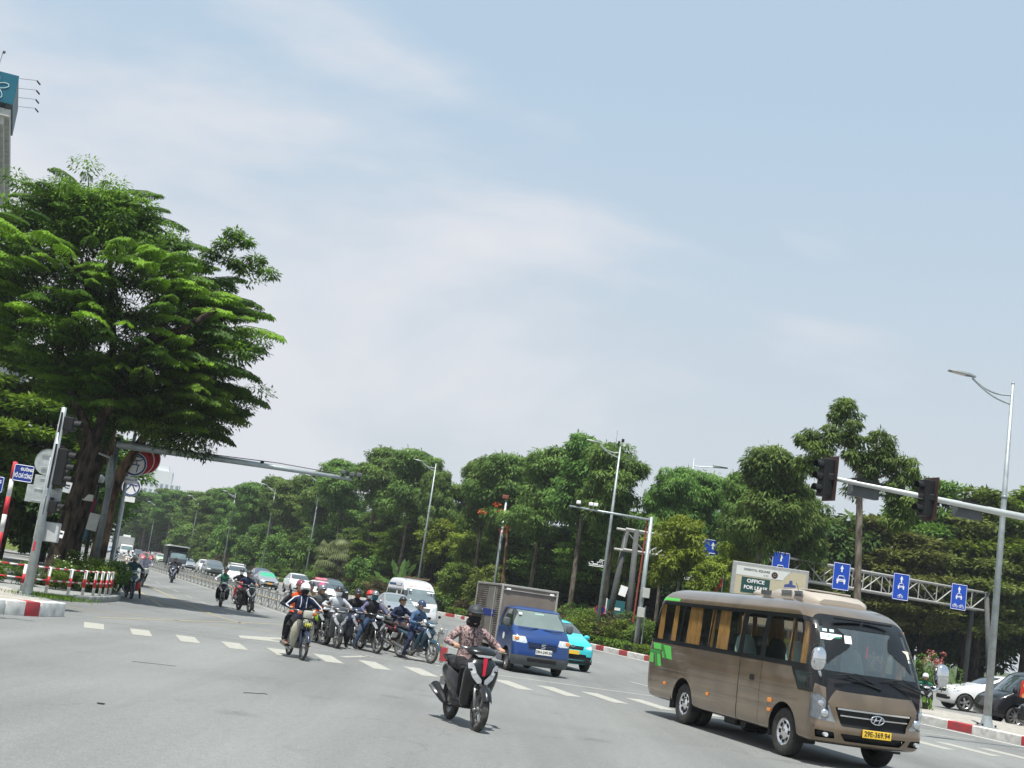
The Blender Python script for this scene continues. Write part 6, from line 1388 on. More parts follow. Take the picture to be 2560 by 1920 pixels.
# ------------------------------------------------------------------ people
SKIN = mat('skin', (.40, .23, .15), .6, 0, .06, 9); SKIN2 = mat('skin_tan', (.30, .165, .105), .6, 0, .06, 9)
def cloth(n, rgb, var=.25, scale=7): return mat('cloth_' + n, rgb, .9, 0, var, scale, bump=.9, bscale=16, spec=.2)
def ik(a, b, l1, l2, pole):
    a, b = Vector(a), Vector(b); d = b - a; L_ = min(d.length, (l1 + l2) * .999); u = d.normalized(); x = (l1 * l1 - l2 * l2 + L_ * L_) / (2 * L_); h = sqrt(max(0, l1 * l1 - x * x))
    p = Vector(pole); p = (p - u * p.dot(u)).normalized(); return a + u * x + p * h
def person(label, loc, rz, shirt, pants, skin=SKIN, shoes=None, sleeve=None, short=False, seat=(-.17, .80), hands=None, feet=None, lean=.14, hyaw=0., hpitch=0., helmet='half', hcol=None, mask=None, glasses=False, scale=1., vox=.022, gr='riders', tall=0., hand_mat=None, extra=None, lean_bike=0., shorts=False, fingers=False, hood=None):
    t = thing('person', label, 'person', (loc[0], loc[1], 0), rz, gr); t.rotation_euler = (lean_bike, 0, rz)
    hands = hands or ((.255, .325, 1.055), (.255, -.325, 1.055)); feet = feet or ((.10, .13, .345), (.10, -.13, .345))
    px, pz = seat; pel = Vector((px, 0, pz + .06)); sp = Vector((sin(lean), 0, cos(lean)))
    w1 = pel + sp * .15; ch = pel + sp * (.31 + tall); sh = pel + sp * (.43 + tall); nk = sh + Vector((.01, 0, .07)); hd = sh + Vector((.035 + .05 * sin(lean), 0, .185))
    q = MB(); bones = []
    def seg(a, b, m, r): bones.append((Vector(a), Vector(b), m, r))
    up_ = lambda c, a, b: sring(c, (cos(lean), 0, -sin(lean)), (0, 1, 0), a, b, 2.3, 14)
    q.rings([up_(pel - sp * .09, .09, .12), up_(pel - sp * .04, .115, .165), up_(pel + sp * .04, .115, .165), up_(w1, .105, .150), up_(ch, .118, .172), up_(sh - sp * .05, .112, .185), up_(sh + sp * .0, .085, .165), up_(sh + sp * .035, .062, .09), up_(nk, .052, .056), up_(nk + Vector((.01, 0, .07)), .050, .052)])
    seg(pel, pel, 1, .12); seg(w1, sh, 0, .17); seg(nk + Vector((0, 0, .03)), nk + Vector((0, 0, .04)), 2, .06)
    for i, s in enumerate((1, -1)):
        S_ = sh + Vector((0, s * .165, -.035)); h = Vector(hands[i]); hp = h + Vector((-.045, s * -.0, .01)); e = ik(S_, hp, .285, .265, (-.35, s * 1.0, -.6))
        q.tube([S_ + Vector((0, -s * .05, .0)), S_, S_.lerp(e, .55), e, e.lerp(hp, .5), hp], [.062, .064, .056, .048, .045, .036], 10)
        sm = 4 if sleeve else 0
        seg(S_ - Vector((0, s * .02, 0)), S_.lerp(e, .8), sm, .058); seg(S_.lerp(e, .8), hp - (hp - e) * .08, (2 if short else sm), .05)
        hm = 2
        d = (h - hp).normalized(); q.ell(tuple(h + Vector((-.005, 0, .012))), (.045, .042, .028), 10, 8); seg(hp, h + Vector((.03, 0, 0)), 5 if hand_mat else 2, .05)
        if fingers:
            for k in range(4):
                y0 = h.y + s * (-.030 + .021 * k); q.tube([(h.x + .005, y0, h.z + .024), (h.x + .046 + .004 * (k in (1, 2)), y0, h.z + .010), (h.x + .045, y0, h.z - .022), (h.x + .018, y0, h.z - .034)], [.0125, .0115, .010, .009], 7)
            q.tube([(h.x - .02, h.y - s * .035, h.z + .01), (h.x + .0, h.y - s * .055, h.z - .012), (h.x + .02, h.y - s * .05, h.z - .028)], [.014, .012, .010], 7)
        H_ = pel + Vector((.02, s * .085, -.01)); f = Vector(feet[i]); an = f + Vector((-.04, 0, .075)); kn = ik(H_, an, .42, .40, (1, s * (.18 if abs(f.y) < .2 else .45), .35))
        q.tube([H_, H_.lerp(kn, .3), H_.lerp(kn, .75), kn, kn.lerp(an, .35), kn.lerp(an, .8), an], [.095, .092, .072, .062, .060, .045, .042], 12)
        seg(H_, kn, 1, .085); seg(kn, kn.lerp(an, .9), 2 if shorts else 1, .055); 
        fr = Vector((1, 0, -.05)); q.tube([an - Vector((.035, 0, .045)), f + Vector((.02, 0, .0)), f + Vector((.11, 0, -.012)), f + Vector((.17, 0, -.02))], [.042, .045, .040, .026], 10, flat=.8); seg(an - Vector((.02, 0, .05)), f + Vector((.16, 0, -.02)), 3, .05)
    # head with face
    Hh = Matrix.Rotation(hyaw, 3, 'Z') @ Matrix.Rotation(hpitch, 3, 'Y'); hc = hd
    def hp_(x, y, z): return tuple(Hh @ Vector((x, y, z)) + hc)
    h0 = MB(); h0.ell((0, 0, .02), (.098, .080, .105), 18, 12); h0.ell((.018, 0, -.055), (.072, .058, .068), 14, 10); h0.ell((.09, 0, -.018), (.022, .015, .026), 8, 6); h0.ell((.082, 0, -.062), (.014, .028, .012), 8, 6); h0.ell((.06, 0, -.105), (.03, .03, .022), 8, 6)
    for s in (1, -1): h0.ell((-.005, s * .080, -.01), (.02, .012, .032), 8, 6)
    h0.v = [tuple(Hh @ Vector(v) + hc) for v in h0.v]; q.add(h0.v, h0.f); seg(hc + Vector((0, 0, .05)), hc - Vector((-.02, 0, .07)), 2, .09)
    me = evalmesh(q.mesh('body'), [('REMESH', dict(mode='VOXEL', voxel_size=vox, use_smooth_shade=True)), ('SMOOTH', dict(factor=.5, iterations=2))])
    n = len(me.polygons); C = np.empty(n * 3); me.polygons.foreach_get('center', C); C = C.reshape(-1, 3); best = np.full(n, 1e9); idx = np.zeros(n, int)
    for a, b, m, r in bones:
        a_, b_ = np.array(a), np.array(b); ab = b_ - a_; L2_ = max(1e-9, ab @ ab); tt = np.clip((C - a_) @ ab / L2_, 0, 1); d = np.linalg.norm(C - (a_ + tt[:, None] * ab), axis=1) / r
        k = d < best; best[k] = d[k]; idx[k] = m
    me.materials.clear()
    for m in (shirt, pants, skin, shoes or M_BLACK, sleeve or shirt, hand_mat or skin): me.materials.append(m)
    me.polygons.foreach_set('material_index', idx.tolist()); me.polygons.foreach_set('use_smooth', [True] * n)
    ob('body', me, parent=t)
    def hb(q_, name, m, sm=True): q_.v = [tuple(Hh @ Vector(v) + hc) for v in q_.v]; return q_.build(name, m, t, smooth=sm)
    hcol = hcol or M_BLACK
    if vox < .03 or True:
        e_ = MB()
        for s in (1, -1): e_.ell((.088, s * .032, .012), (.010, .014, .008), 8, 6)
        if not glasses: 
            for o in [e_]: o.v = [tuple(Hh @ Vector(v) + hc) for v in o.v]; o.each('eye', M_INK, t, True)
    if helmet in ('half', 'cap', 'full', 'jet'):
        low = {'half': -.03, 'cap': -.02, 'full': -.30, 'jet': -.5}[helmet]; rows = []
        for k in range(9):
            a = pi / 2 - (pi / 2 - low) * k / 8; rr = cos(a); zz = .030 + .122 * sin(a); rows.append([(.130 * max(rr, .02) * cos(b_) - .008, .112 * max(rr, .02) * sin(b_), zz - (.045 * (rr ** 3) * max(0, -cos(b_)) if k > 4 else 0) + (.03 * max(0, cos(b_)) ** 2 if k == 8 and helmet in ('full', 'jet') else 0)) for b_ in [2 * pi * j / 20 for j in range(20)]])
        hb(MB().rings([r for r in rows], cap=True), 'helmet', hcol)
        L_ = .075 if helmet == 'cap' else .045
        R = [[(.118 * cos(a) - .008, .108 * sin(a), .052) for a in np.linspace(-.95, .95, 9)], [(.118 * cos(a) + L_ * cos(a * .9) ** .8 - .004, .112 * sin(a), .040) for a in np.linspace(-.95, .95, 9)]]
        R2 = [[(p[0], p[1], p[2] - .01) for p in r] for r in R[::-1]]
        hb(MB().rings(R + R2, cap=False, closed=False), 'peak', hcol if helmet != 'full' else M_GLASSD)
        for s in (1, -1): hb(MB().tube([(0, s * .092, .0), (.01, s * .082, -.06), (.035, s * .03, -.118)], .006, 4), 'chin_strap', M_BLACK, False)
    elif helmet == 'hat':
        hb(MB().lathe([(.001, .15), (.07, .14), (.105, .07), (.11, .055), (.20, .02), (.205, .015), (.11, .045)], n=22), 'sun_hat', hcol)
    elif helmet is None: hb(MB().ell((-.015, 0, .045), (.105, .092, .095), 16, 10), 'hair', M_INK)
    if mask:
        R = []
        for z, ex in ((-.008, 1.02), (-.035, 1.10), (-.065, 1.12), (-.095, 1.02), (-.115, .8)):
            rx = sqrt(max(.05, 1 - ((z - .0) / .16) ** 2)); R.append([(.118 * rx * ex * cos(a) + .004, .088 * rx * min(ex, 1.04) * sin(a), z) for a in np.linspace(-1.45, 1.45, 13)])
        hb(MB().rings(R, cap=False, closed=False), 'face_mask', mask)
    if glasses:
        hb(MB().rings([[(.104 * cos(a), .092 * sin(a), z) for a in np.linspace(-.9, .9, 9)] for z in (.026, -.004)], cap=False, closed=False), 'sunglasses', M_GLASSD)
    if hood: hb(MB().ell((-.03, 0, -.10), (.10, .10, .085), 14, 8), 'hood', hood)
    if extra: extra(t, dict(sh=sh, ch=ch, pel=pel, hc=hc, sp=sp))
    return t

K_ = cloth('black', (.018, .018, .021)); NV = cloth('navy', (.018, .025, .055)); JE = cloth('jeans', (.035, .06, .115)); GYD = cloth('dark_grey', (.07, .075, .075)); GYL = cloth('light_grey', (.42, .44, .47), .1); KH = cloth('khaki', (.42, .40, .33), .15); DTEAL = cloth('teal', (.018, .055, .065)); GRNJ = cloth('green', (.02, .12, .075)); PURP = cloth('purple', (.10, .10, .17)); BLU = cloth('blue', (.06, .11, .20)); BROWN = cloth('brown', (.07, .045, .04)); WT = cloth('white', (.55, .56, .58), .08); ORG = cloth('orange', (.50, .075, .02), .12); OLV = cloth('olive', (.15, .13, .09)); TAN = cloth('tan', (.28, .22, .16))
H_B = paint('helmet_black', (.02, .021, .024), rough=.3); H_W = paint('helmet_white', (.66, .66, .68)); H_N = paint('helmet_navy', (.025, .04, .09)); H_R = paint('helmet_red', (.55, .02, .015)); H_S = paint('helmet_silver', (.18, .19, .2), metal=.4); H_M = paint('helmet_maroon', (.16, .03, .05)); H_P = cloth('pink', (.65, .09, .22), .08)
def floral():
    m = bpy.data.materials.new('floral_shirt'); m.use_nodes = True; t = m.node_tree; b = t.nodes['Principled BSDF']; co = N(t, 'ShaderNodeTexCoord'); v = N(t, 'ShaderNodeTexNoise'); v.inputs['Scale'].default_value = 34; v.inputs['Detail'].default_value = 3; v.inputs['Distortion'].default_value = .8; t.links.new(co.outputs['Object'], v.inputs['Vector'])
    r = N(t, 'ShaderNodeValToRGB'); t.links.new(v.outputs[0], r.inputs[0]); r.color_ramp.elements[0].position = .42; r.color_ramp.elements[0].color = (.060, .036, .038, 1); r.color_ramp.elements[1].position = .54; r.color_ramp.elements[1].color = (.33, .235, .225, 1); t.links.new(r.outputs[0], b.inputs['Base Color']); b.inputs['Roughness'].default_value = .9; return m
M_FLOR = floral()
bc = paint('bike_black', (.008, .009, .010), rough=.25, coat=.5); bn = paint('bike_navy', (.02, .045, .085)); br = paint('bike_red', (.45, .015, .03)); bg_ = paint('bike_grey', (.055, .06, .064), metal=.4); bw = paint('bike_white', (.62, .63, .64)); bdb = paint('bike_darkblue', (.012, .02, .05)); bt = paint('bike_teal', (.02, .055, .085)); bwn = paint('bike_cream', (.55, .45, .38))
RD_ = mat('stripe_red', (.55, .02, .05), .4)
def A_(d): return radians(d)

# the rider in front
def hero_bag(t, j): pass
bike('scooter', (-.02, 19.43), A_(-70.8), 'glossy black scooter with a red centre stripe ridden nearest the camera', bc, RD_, mirrors=False).scale = (1.05, 1.08, 1.07)
person('rider in dusty pink floral shirt and black face mask on the near black scooter', (-.02, 19.43), A_(-70.8), M_FLOR, K_, skin=SKIN, vox=.0105, helmet='cap', hcol=mat('helmet_slate', (.035, .042, .048), .55), mask=K_, glasses=True, fingers=True, hood=K_, lean=.05, seat=(-.17, .79), tall=.02, feet=((.12, .12, .345), (.10, -.13, .345)),
       extra=lambda t, j: MB().tube([tuple(j['sh'] + Vector((.085, 0, .01))), tuple(j['ch'] + Vector((.125, 0, 0))), tuple(j['pel'] + Vector((.11, 0, .1)))], .006, 4).build('placket', K_, t)).scale = (1.05, 1.08, 1.07)
# the two on the old moped
sl = mat('jacket_stripe', (.62, .66, .70), .8)
def stripes(t, j):
    for s in (1, -1):
        S_ = j['sh'] + Vector((0, s * .165, -.035)); h = Vector((.275, s * .325, 1.05)); e = ik(S_, h, .285, .265, (-.35, s * 1.0, -.6)); o = Vector((.045, s * .048, .02))
        MB().tube([S_ + Vector((.02, -s * .06, .06)), S_ + o * 1.1, S_.lerp(e, .5) + o, e + o * .9, e.lerp(h, .6) + o * .8], .013, 5).build('sleeve_stripe', sl, t)
        MB().tube([tuple(j['sh'] + Vector((.085, s * .07, .02))), tuple(j['ch'] + Vector((.122, s * .06, .0))), tuple(j['ch'] + Vector((.11, s * .07, -.1)))], .010, 4).build('collar_stripe', sl, t)
bike('cub', (-3.86, 28.95), A_(-67), 'old moped with big cream leg shields and orange indicators', bdb, mirrors=False)
person('rider in navy jacket with white sleeve stripes and white helmet on the cream moped', (-3.86, 28.95), A_(-67), NV, K_, helmet='jet', hcol=H_W, mask=K_, glasses=True, vox=.018, seat=(-.14, .80), lean=.10, hands=((.275, .335, 1.06), (.275, -.335, 1.06)), feet=((-.02, .25, .31), (-.02, -.27, .31)), extra=stripes, shoes=SKIN2, tall=.02)
person('pillion passenger in orange vest and maroon helmet behind the white helmet', (-3.86, 28.95), A_(-67), ORG, K_, sleeve=K_, helmet='half', hcol=H_M, seat=(-.52, .84), lean=.02, hands=((-.30, .17, 1.05), (-.30, -.17, 1.05)), feet=((-.22, .27, .36), (-.22, -.27, .36)), tall=.02, vox=.024)
# the waiting crowd
bike('scooter', (-3.82, 35.5), A_(-71), 'silver grey scooter with angular front, waiting in the crowd', bg_, bg_, steer=.15)
person('rider in pale grey hooded jacket with white face mask on the silver grey scooter', (-3.82, 35.5), A_(-71), GYL, K_, helmet='half', hcol=H_B, mask=M_WHITEV, feet=((.08, .38, .07), (.10, -.14, .345)), vox=.020, extra=lambda t, j: MB().tube([tuple(j['pel'] + Vector((.2, .2, -.1))), tuple(j['pel'] + Vector((.28, .24, -.4)))], [.12, .05], 8, flat=.4).build('rain_cape', cloth('dark_green', (.01, .06, .045)), t, True))
bike('wave', (-4.36, 36.35), A_(-64), 'dark moped with an orange and green bag hung at its handlebar', bc, steer=.2)
def bag_(t, j):
    MB().ell((.40, -.16, .90), (.09, .11, .11), 12, 8, e=.8).build('orange_bag', ORG, t, True); MB().ell((.38, -.16, .73), (.08, .10, .13), 12, 8, e=.8).build('green_bag', mat('bag_green', (.22, .50, .04), .5, 0, .3, 12), t, True)
person('rider in grey jacket and pale khaki trousers, one foot on the ground', (-4.36, 36.35), A_(-64), GYD, KH, helmet='jet', hcol=H_S, hyaw=.35, feet=((.06, .15, .32), (.02, -.40, .07)), hands=((.29, .325, 1.01), (.29, -.325, 1.01)), seat=(-.2, .78), shoes=WT, extra=bag_, vox=.022)
bike('wave', (-4.62, 37.9), A_(-75), 'moped mostly hidden behind the khaki trousered rider', bdb)
person('rider in black shirt with round yellow print seen behind the grey jacket', (-4.62, 37.9), A_(-75), K_, K_, short=True, skin=SKIN2, helmet='cap', hcol=H_B, hyaw=.7, seat=(-.2, .72), hands=((.30, .325, 1.01), (.30, -.325, 1.01)), feet=((.05, .15, .32), (.05, -.36, .07)), extra=lambda t, j: MB().lathe([(.085, 0), (.055, 0)], tuple(j['ch'] + Vector((.128, .02, .02))), axis='x', n=18).build('shirt_print', mat('print_yellow', (.6, .48, .10), .7), t), vox=.026)
bike('scooter', (-5.12, 39.6), A_(-72), 'scooter hidden behind the crowd under the tan shirted rider', bc)
person('rider in tan shirt and dark helmet behind the white helmet, left in the crowd', (-5.12, 39.6), A_(-72), TAN, K_, helmet='half', hcol=H_B, hyaw=.4, vox=.028)
bike('scooter', (-5.0, 41.2), A_(-72), 'rearmost scooter of the crowd beside the median fence', bc)
person('rider with bright pink cap at the back of the waiting crowd', (-5.0, 41.2), A_(-72), GYD, K_, helmet='cap', hcol=H_P, hyaw=-.2, vox=.028, mask=M_WHITEV)
bike('scooter', (-3.50, 37.5), A_(-72), 'dark blue scooter between the silver scooter and the black moped', bdb)
person('rider with dark helmet and tan face cover between the silver scooter and red helmet', (-3.50, 37.5), A_(-72), K_, NV, helmet='half', hcol=H_B, mask=cloth('rust', (.30, .09, .04)), hpitch=.25, lean=.22, vox=.026, feet=((.08, .14, .345), (.02, -.37, .07)))
bike('scooter', (-3.05, 38.3), A_(-72), 'scooter behind the black moped, under the red helmet', bc)
person('rider with bright red helmet, white mask and navy jacket', (-3.18, 37.95), A_(-72), NV, JE, helmet='jet', hcol=H_R, mask=M_WHITEV, vox=.024, hyaw=.2, feet=((.08, .14, .345), (.02, -.37, .07)), shoes=WT)
bike('wave', (-2.84, 35.72), A_(-64), 'black moped with bright white slanted front lamps', bc, steer=.12, hl=M_HL)
person('rider in dark vest with dusty purple sleeves and teal face mask', (-2.84, 35.72), A_(-64), K_, JE, sleeve=PURP, helmet='half', hcol=H_S, mask=cloth('teal_mask', (.02, .12, .16)), glasses=True, hands=((.29, .345, 1.02), (.29, -.345, 1.02)), feet=((.05, .15, .31), (.0, -.40, .07)), seat=(-.2, .80), vox=.020, tall=.02)
bike('wave', (-2.12, 37.0), A_(-52), 'moped with white headlamp cowl and maroon body behind the blue moped', paint('bike_maroon', (.07, .02, .03)), hl=M_HL).name
person('bare faced rider in black cap helmet and navy shirt gazing upward', (-2.12, 37.0), A_(-52), NV, BROWN, helmet='cap', hcol=H_B, hyaw=-.15, hpitch=-.2, hands=((.28, .30, .99), (.26, -.30, .99)), seat=(-.2, .76), feet=((.05, .16, .31), (.05, -.22, .28)), shoes=SKIN2, vox=.020)
bike('wave', (-1.50, 34.58), A_(-46), 'dark teal moped nearest the end of the median fence', bt, hl=M_HL, steer=-.15)
person('rider in steel blue shirt and navy helmet looking down at a phone', (-1.50, 34.58), A_(-46), BLU, NV, helmet='half', hcol=H_N, hyaw=-.1, hpitch=.42, lean=.24, hands=((.14, .10, .98), (.16, -.10, .97)), seat=(-.2, .77), feet=((.05, .16, .31), (-.05, -.36, .07)), vox=.018, shoes=K_,
       extra=lambda t, j: MB().bbox((.20, 0, 1.02), (.012, .08, .15), .004, rot=(0, -.5, 0)).build('phone', M_WHITEV, t))
# three by the fence
bike('wave', (-10.5, 53.6), A_(-76), 'black moped of the green jacketed rider', bc, mirrors=False)
person('rider in green jacket with white backpack straps near the fence', (-10.5, 53.6), A_(-76), GRNJ, K_, sleeve=GYL, helmet='half', hcol=H_B, hyaw=-.3, vox=.030, hands=((.29, .325, 1.01), (.29, -.325, 1.01)))
bike('wave', (-10.9, 59.4), A_(-70), 'bright red moped between two dark ones', br, mirrors=False)
person('rider in black with white mask on the bright red moped', (-10.9, 59.4), A_(-70), K_, GYD, helmet='half', hcol=H_B, mask=M_WHITEV, hyaw=-.3, vox=.030, hands=((.29, .325, 1.01), (.29, -.325, 1.01)), shoes=WT)
bike('scooter', (-9.28, 52.2), A_(-60), 'black scooter with white V front lamps beside the fence', bc, mirrors=False)
person('rider in navy t-shirt, one foot down, beside the fence', (-9.28, 52.2), A_(-60), NV, BROWN, short=True, helmet='half', hcol=H_B, hyaw=-.3, feet=((.02, .40, .07), (.08, -.14, .345)), vox=.026)
# left ones
bike('wave', (-12.95, 48.75), A_(-66), 'teal moped with red bag standing at the tree island corner', bt, mirrors=False)
person('rider in dark teal jacket with pale hat at the tree island corner', (-12.95, 48.75), A_(-66), DTEAL, K_, skin=SKIN2, helmet='jet', hcol=paint('helmet_pale', (.42, .42, .38)), hyaw=.1, feet=((.05, .40, .07), (-.1, -.42, .07)), hands=((.29, .325, 1.01), (.29, -.325, 1.01)), vox=.024, extra=lambda t, j: MB().ell((.40, .20, .48), (.05, .09, .17), 10, 8).build('red_bag', mat('bag_red', (.50, .03, .02), .5), t, True))
bike('cycle', (-17.05, 66.3), A_(-72), 'bicycle with white front basket behind the teal moped', M_ENG, cat='bicycle', group='bicycle on the road')
person('cyclist in white shirt with wide sun hat behind the teal jacketed rider', (-17.05, 66.3), A_(-72), cloth('lilac', (.42, .41, .52), .1), K_, helmet='hat', hcol=cloth('straw', (.42, .40, .30)), mask=M_WHITEV, seat=(-.2, .86), hands=((.30, .27, 1.04), (.30, -.27, 1.04)), feet=((.02, .1, .30), (-.02, -.1, .12)), vox=.030)
bike('scooter', (-19.8, 84.1), A_(-80), 'dark scooter with white chevron front alone in mid road', bdb, mirrors=False)
person('rider wrapped in a black cape alone in mid road', (-19.8, 84.1), A_(-80), K_, K_, helmet='half', hcol=H_B, vox=.035, extra=lambda t, j: MB().rings([sring((-.15, 0, z), (1, 0, 0), (0, 1, 0), a, b, 2.2, 14) for z, a, b in ((.62, .36, .34), (.85, .34, .33), (1.05, .24, .28), (1.25, .13, .19))]).build('cape', K_, t, True))
bike('scooter', (-28.9, 106.3), A_(-74), 'cream scooter far up the road', bwn, mirrors=False)
person('rider in white shirt on the far cream scooter', (-28.9, 106.3), A_(-74), WT, K_, helmet='half', hcol=H_B, vox=.04)
bike('scooter', (-30.1, 112), A_(-74), 'dark scooter just behind the cream scooter', bc, mirrors=False)
person('rider in grey shirt following the cream scooter', (-30.1, 112), A_(-74), GYL, K_, helmet='half', hcol=H_W, vox=.04)
bike('scooter', (-35.7, 127), A_(-74), 'dark blue scooter farthest up the road', bdb, mirrors=False)
person('rider in navy on the farthest dark blue scooter', (-35.7, 127), A_(-74), NV, K_, helmet='half', hcol=H_B, vox=.04)
bike('wave', (16.0, 46.5), A_(-100), 'moped almost hidden behind the right side of the minibus', bc, mirrors=False)
person('rider in green jacket and white helmet glimpsed right of the minibus', (16.0, 46.5), A_(-100), GRNJ, K_, helmet='jet', hcol=H_W, vox=.03, lean=.6, seat=(-.25, .70), hands=((.29, .325, 1.01), (.29, -.325, 1.01)))
# parked bikes on the side street
for i, (x, y_, lab) in enumerate(((-41.2, 120, 'dark scooter parked by the grey pole on the side street'), (-42.8, 122.5, 'white fronted scooter parked on the side street'), (-49, 134, 'scooter parked at the far left behind the striped post'))):
    bike('scooter', (x, y_), A_(-60 + 10 * i), lab, (bc, bw, bdb)[i], mirrors=False, group='scooters parked on the side street')
HAZE = .0003
# ------------------------------------------------------------------ vegetation
def leaf_mesh(P, D_, Nn, L_, Wd, tint, name='foliage', fold=.0):
    P = np.asarray(P, float); n = len(P); D_ = D_ / (np.linalg.norm(D_, axis=1, keepdims=True) + 1e-9); S_ = np.cross(D_, Nn); S_ /= (np.linalg.norm(S_, axis=1, keepdims=True) + 1e-9)
    L_ = np.broadcast_to(L_, (n,))[:, None]; Wd = np.broadcast_to(Wd, (n,))[:, None]; N2 = np.cross(S_, D_)
    V = np.empty((n, 4, 3)); V[:, 0] = P; V[:, 1] = P + D_ * L_ * .45 + S_ * Wd * .5 - N2 * L_ * fold; V[:, 2] = P + D_ * L_ - N2 * L_ * .12; V[:, 3] = P + D_ * L_ * .45 - S_ * Wd * .5 - N2 * L_ * fold
    me = bpy.data.meshes.new(name); me.vertices.add(n * 4); me.vertices.foreach_set('co', V.reshape(-1)); me.loops.add(n * 4); me.loops.foreach_set('vertex_index', np.arange(n * 4, dtype=np.int32))
    me.polygons.add(n); me.polygons.foreach_set('loop_start', np.arange(0, n * 4, 4, dtype=np.int32)); me.polygons.foreach_set('loop_total', np.full(n, 4, np.int32)); me.update(calc_edges=True)
    a = me.attributes.new('tint', 'FLOAT', 'POINT'); a.data.foreach_set('value', np.repeat(np.clip(tint, 0, 1), 4).astype(np.float32)); return me

def clump_leaves(cs, rs, n, rng, droop=.5, L_=.3, Wd=.11, shell=.55, tb=(.15, .5)):
    """leaves in flattened clumps; returns arrays"""
    k = len(cs); m = k * n; c = np.repeat(cs, n, 0); r = np.repeat(rs, n, 0); u = rng.normal(size=(m, 3)); u /= np.linalg.norm(u, axis=1, keepdims=True); u[:, 2] = np.where(rng.random(m) < .35, np.abs(u[:, 2]), u[:, 2])
    rad = (shell + (1 - shell) * rng.random(m) ** .6)[:, None]; P = c + u * r * rad
    D_ = u * [1, 1, .45] + rng.normal(size=(m, 3)) * .35 + [0, 0, -droop]; Nn = u * .6 + [0, 0, .9] + rng.normal(size=(m, 3)) * .35
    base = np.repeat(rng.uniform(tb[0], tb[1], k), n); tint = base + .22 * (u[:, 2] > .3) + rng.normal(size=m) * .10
    return P, D_, Nn, L_ * rng.uniform(.7, 1.25, m), Wd * rng.uniform(.75, 1.25, m), tint

def bark(name, a, b, sc=5, bumpy=1.):
    m = mat(name, b, .95, 0, .3, sc, bump=bumpy, bscale=9, dirt=a, stretch=(1, 1, .3), spec=.1, con=.12); return m
BARK = bark('bark_dark', (.008, .007, .006), (.045, .035, .026), 7, 1.6); BARK2 = bark('bark_patchy', (.016, .012, .010), (.15, .098, .062), 4, 1.6); BARK3 = bark('bark_grey', (.06, .052, .042), (.15, .13, .105))
LM = dict(tall=leaf_mat('leaf_blackboard', (.045, .100, .022), (.205, .330, .070), .38), layer=leaf_mat('leaf_layered', (.045, .105, .020), (.19, .31, .045), .38), layerg=leaf_mat('leaf_green', (.05, .11, .012), (.22, .33, .03), .38),
          olive=leaf_mat('leaf_olive', (.075, .098, .020), (.23, .26, .065), .36), bright=leaf_mat('leaf_bright', (.09, .16, .015), (.30, .40, .05), .4), bushy=leaf_mat('leaf_bush', (.045, .10, .020), (.17, .28, .05)), bushyb=leaf_mat('leaf_bush_yellow', (.06, .10, .012), (.19, .24, .04)),
          hero=leaf_mat('leaf_hero', (.014, .044, .010), (.20, .34, .025), .38), back=leaf_mat('leaf_back', (.026, .070, .016), (.11, .20, .04)), hedge=leaf_mat('leaf_hedge', (.05, .11, .012), (.17, .27, .03)), red=leaf_mat('leaf_reddish', (.035, .06, .02), (.17, .12, .06)), palm=leaf_mat('leaf_palm', (.05, .085, .03), (.22, .26, .11)))
M_PINK = leaf_mat('petal_pink', (.35, .09, .11), (.5, .2, .2)); M_FLR = leaf_mat('petal_red', (.45, .04, .02), (.6, .08, .03)); M_PETW = leaf_mat('petal_white', (.6, .62, .5), (.75, .75, .65))

def limbs(q, base, tips, r0, rng, n=7):
    base = Vector(base)
    for tp in tips:
        tp = Vector(tp); m1 = base.lerp(tp, .35) + Vector((0, 0, .25 * (tp - base).length * .3)); m2 = base.lerp(tp, .7) + Vector((rng.normal() * .15, rng.normal() * .15, .1))
        q.tube([base, m1, m2, tp], [r0, r0 * .7, r0 * .45, r0 * .15], n)

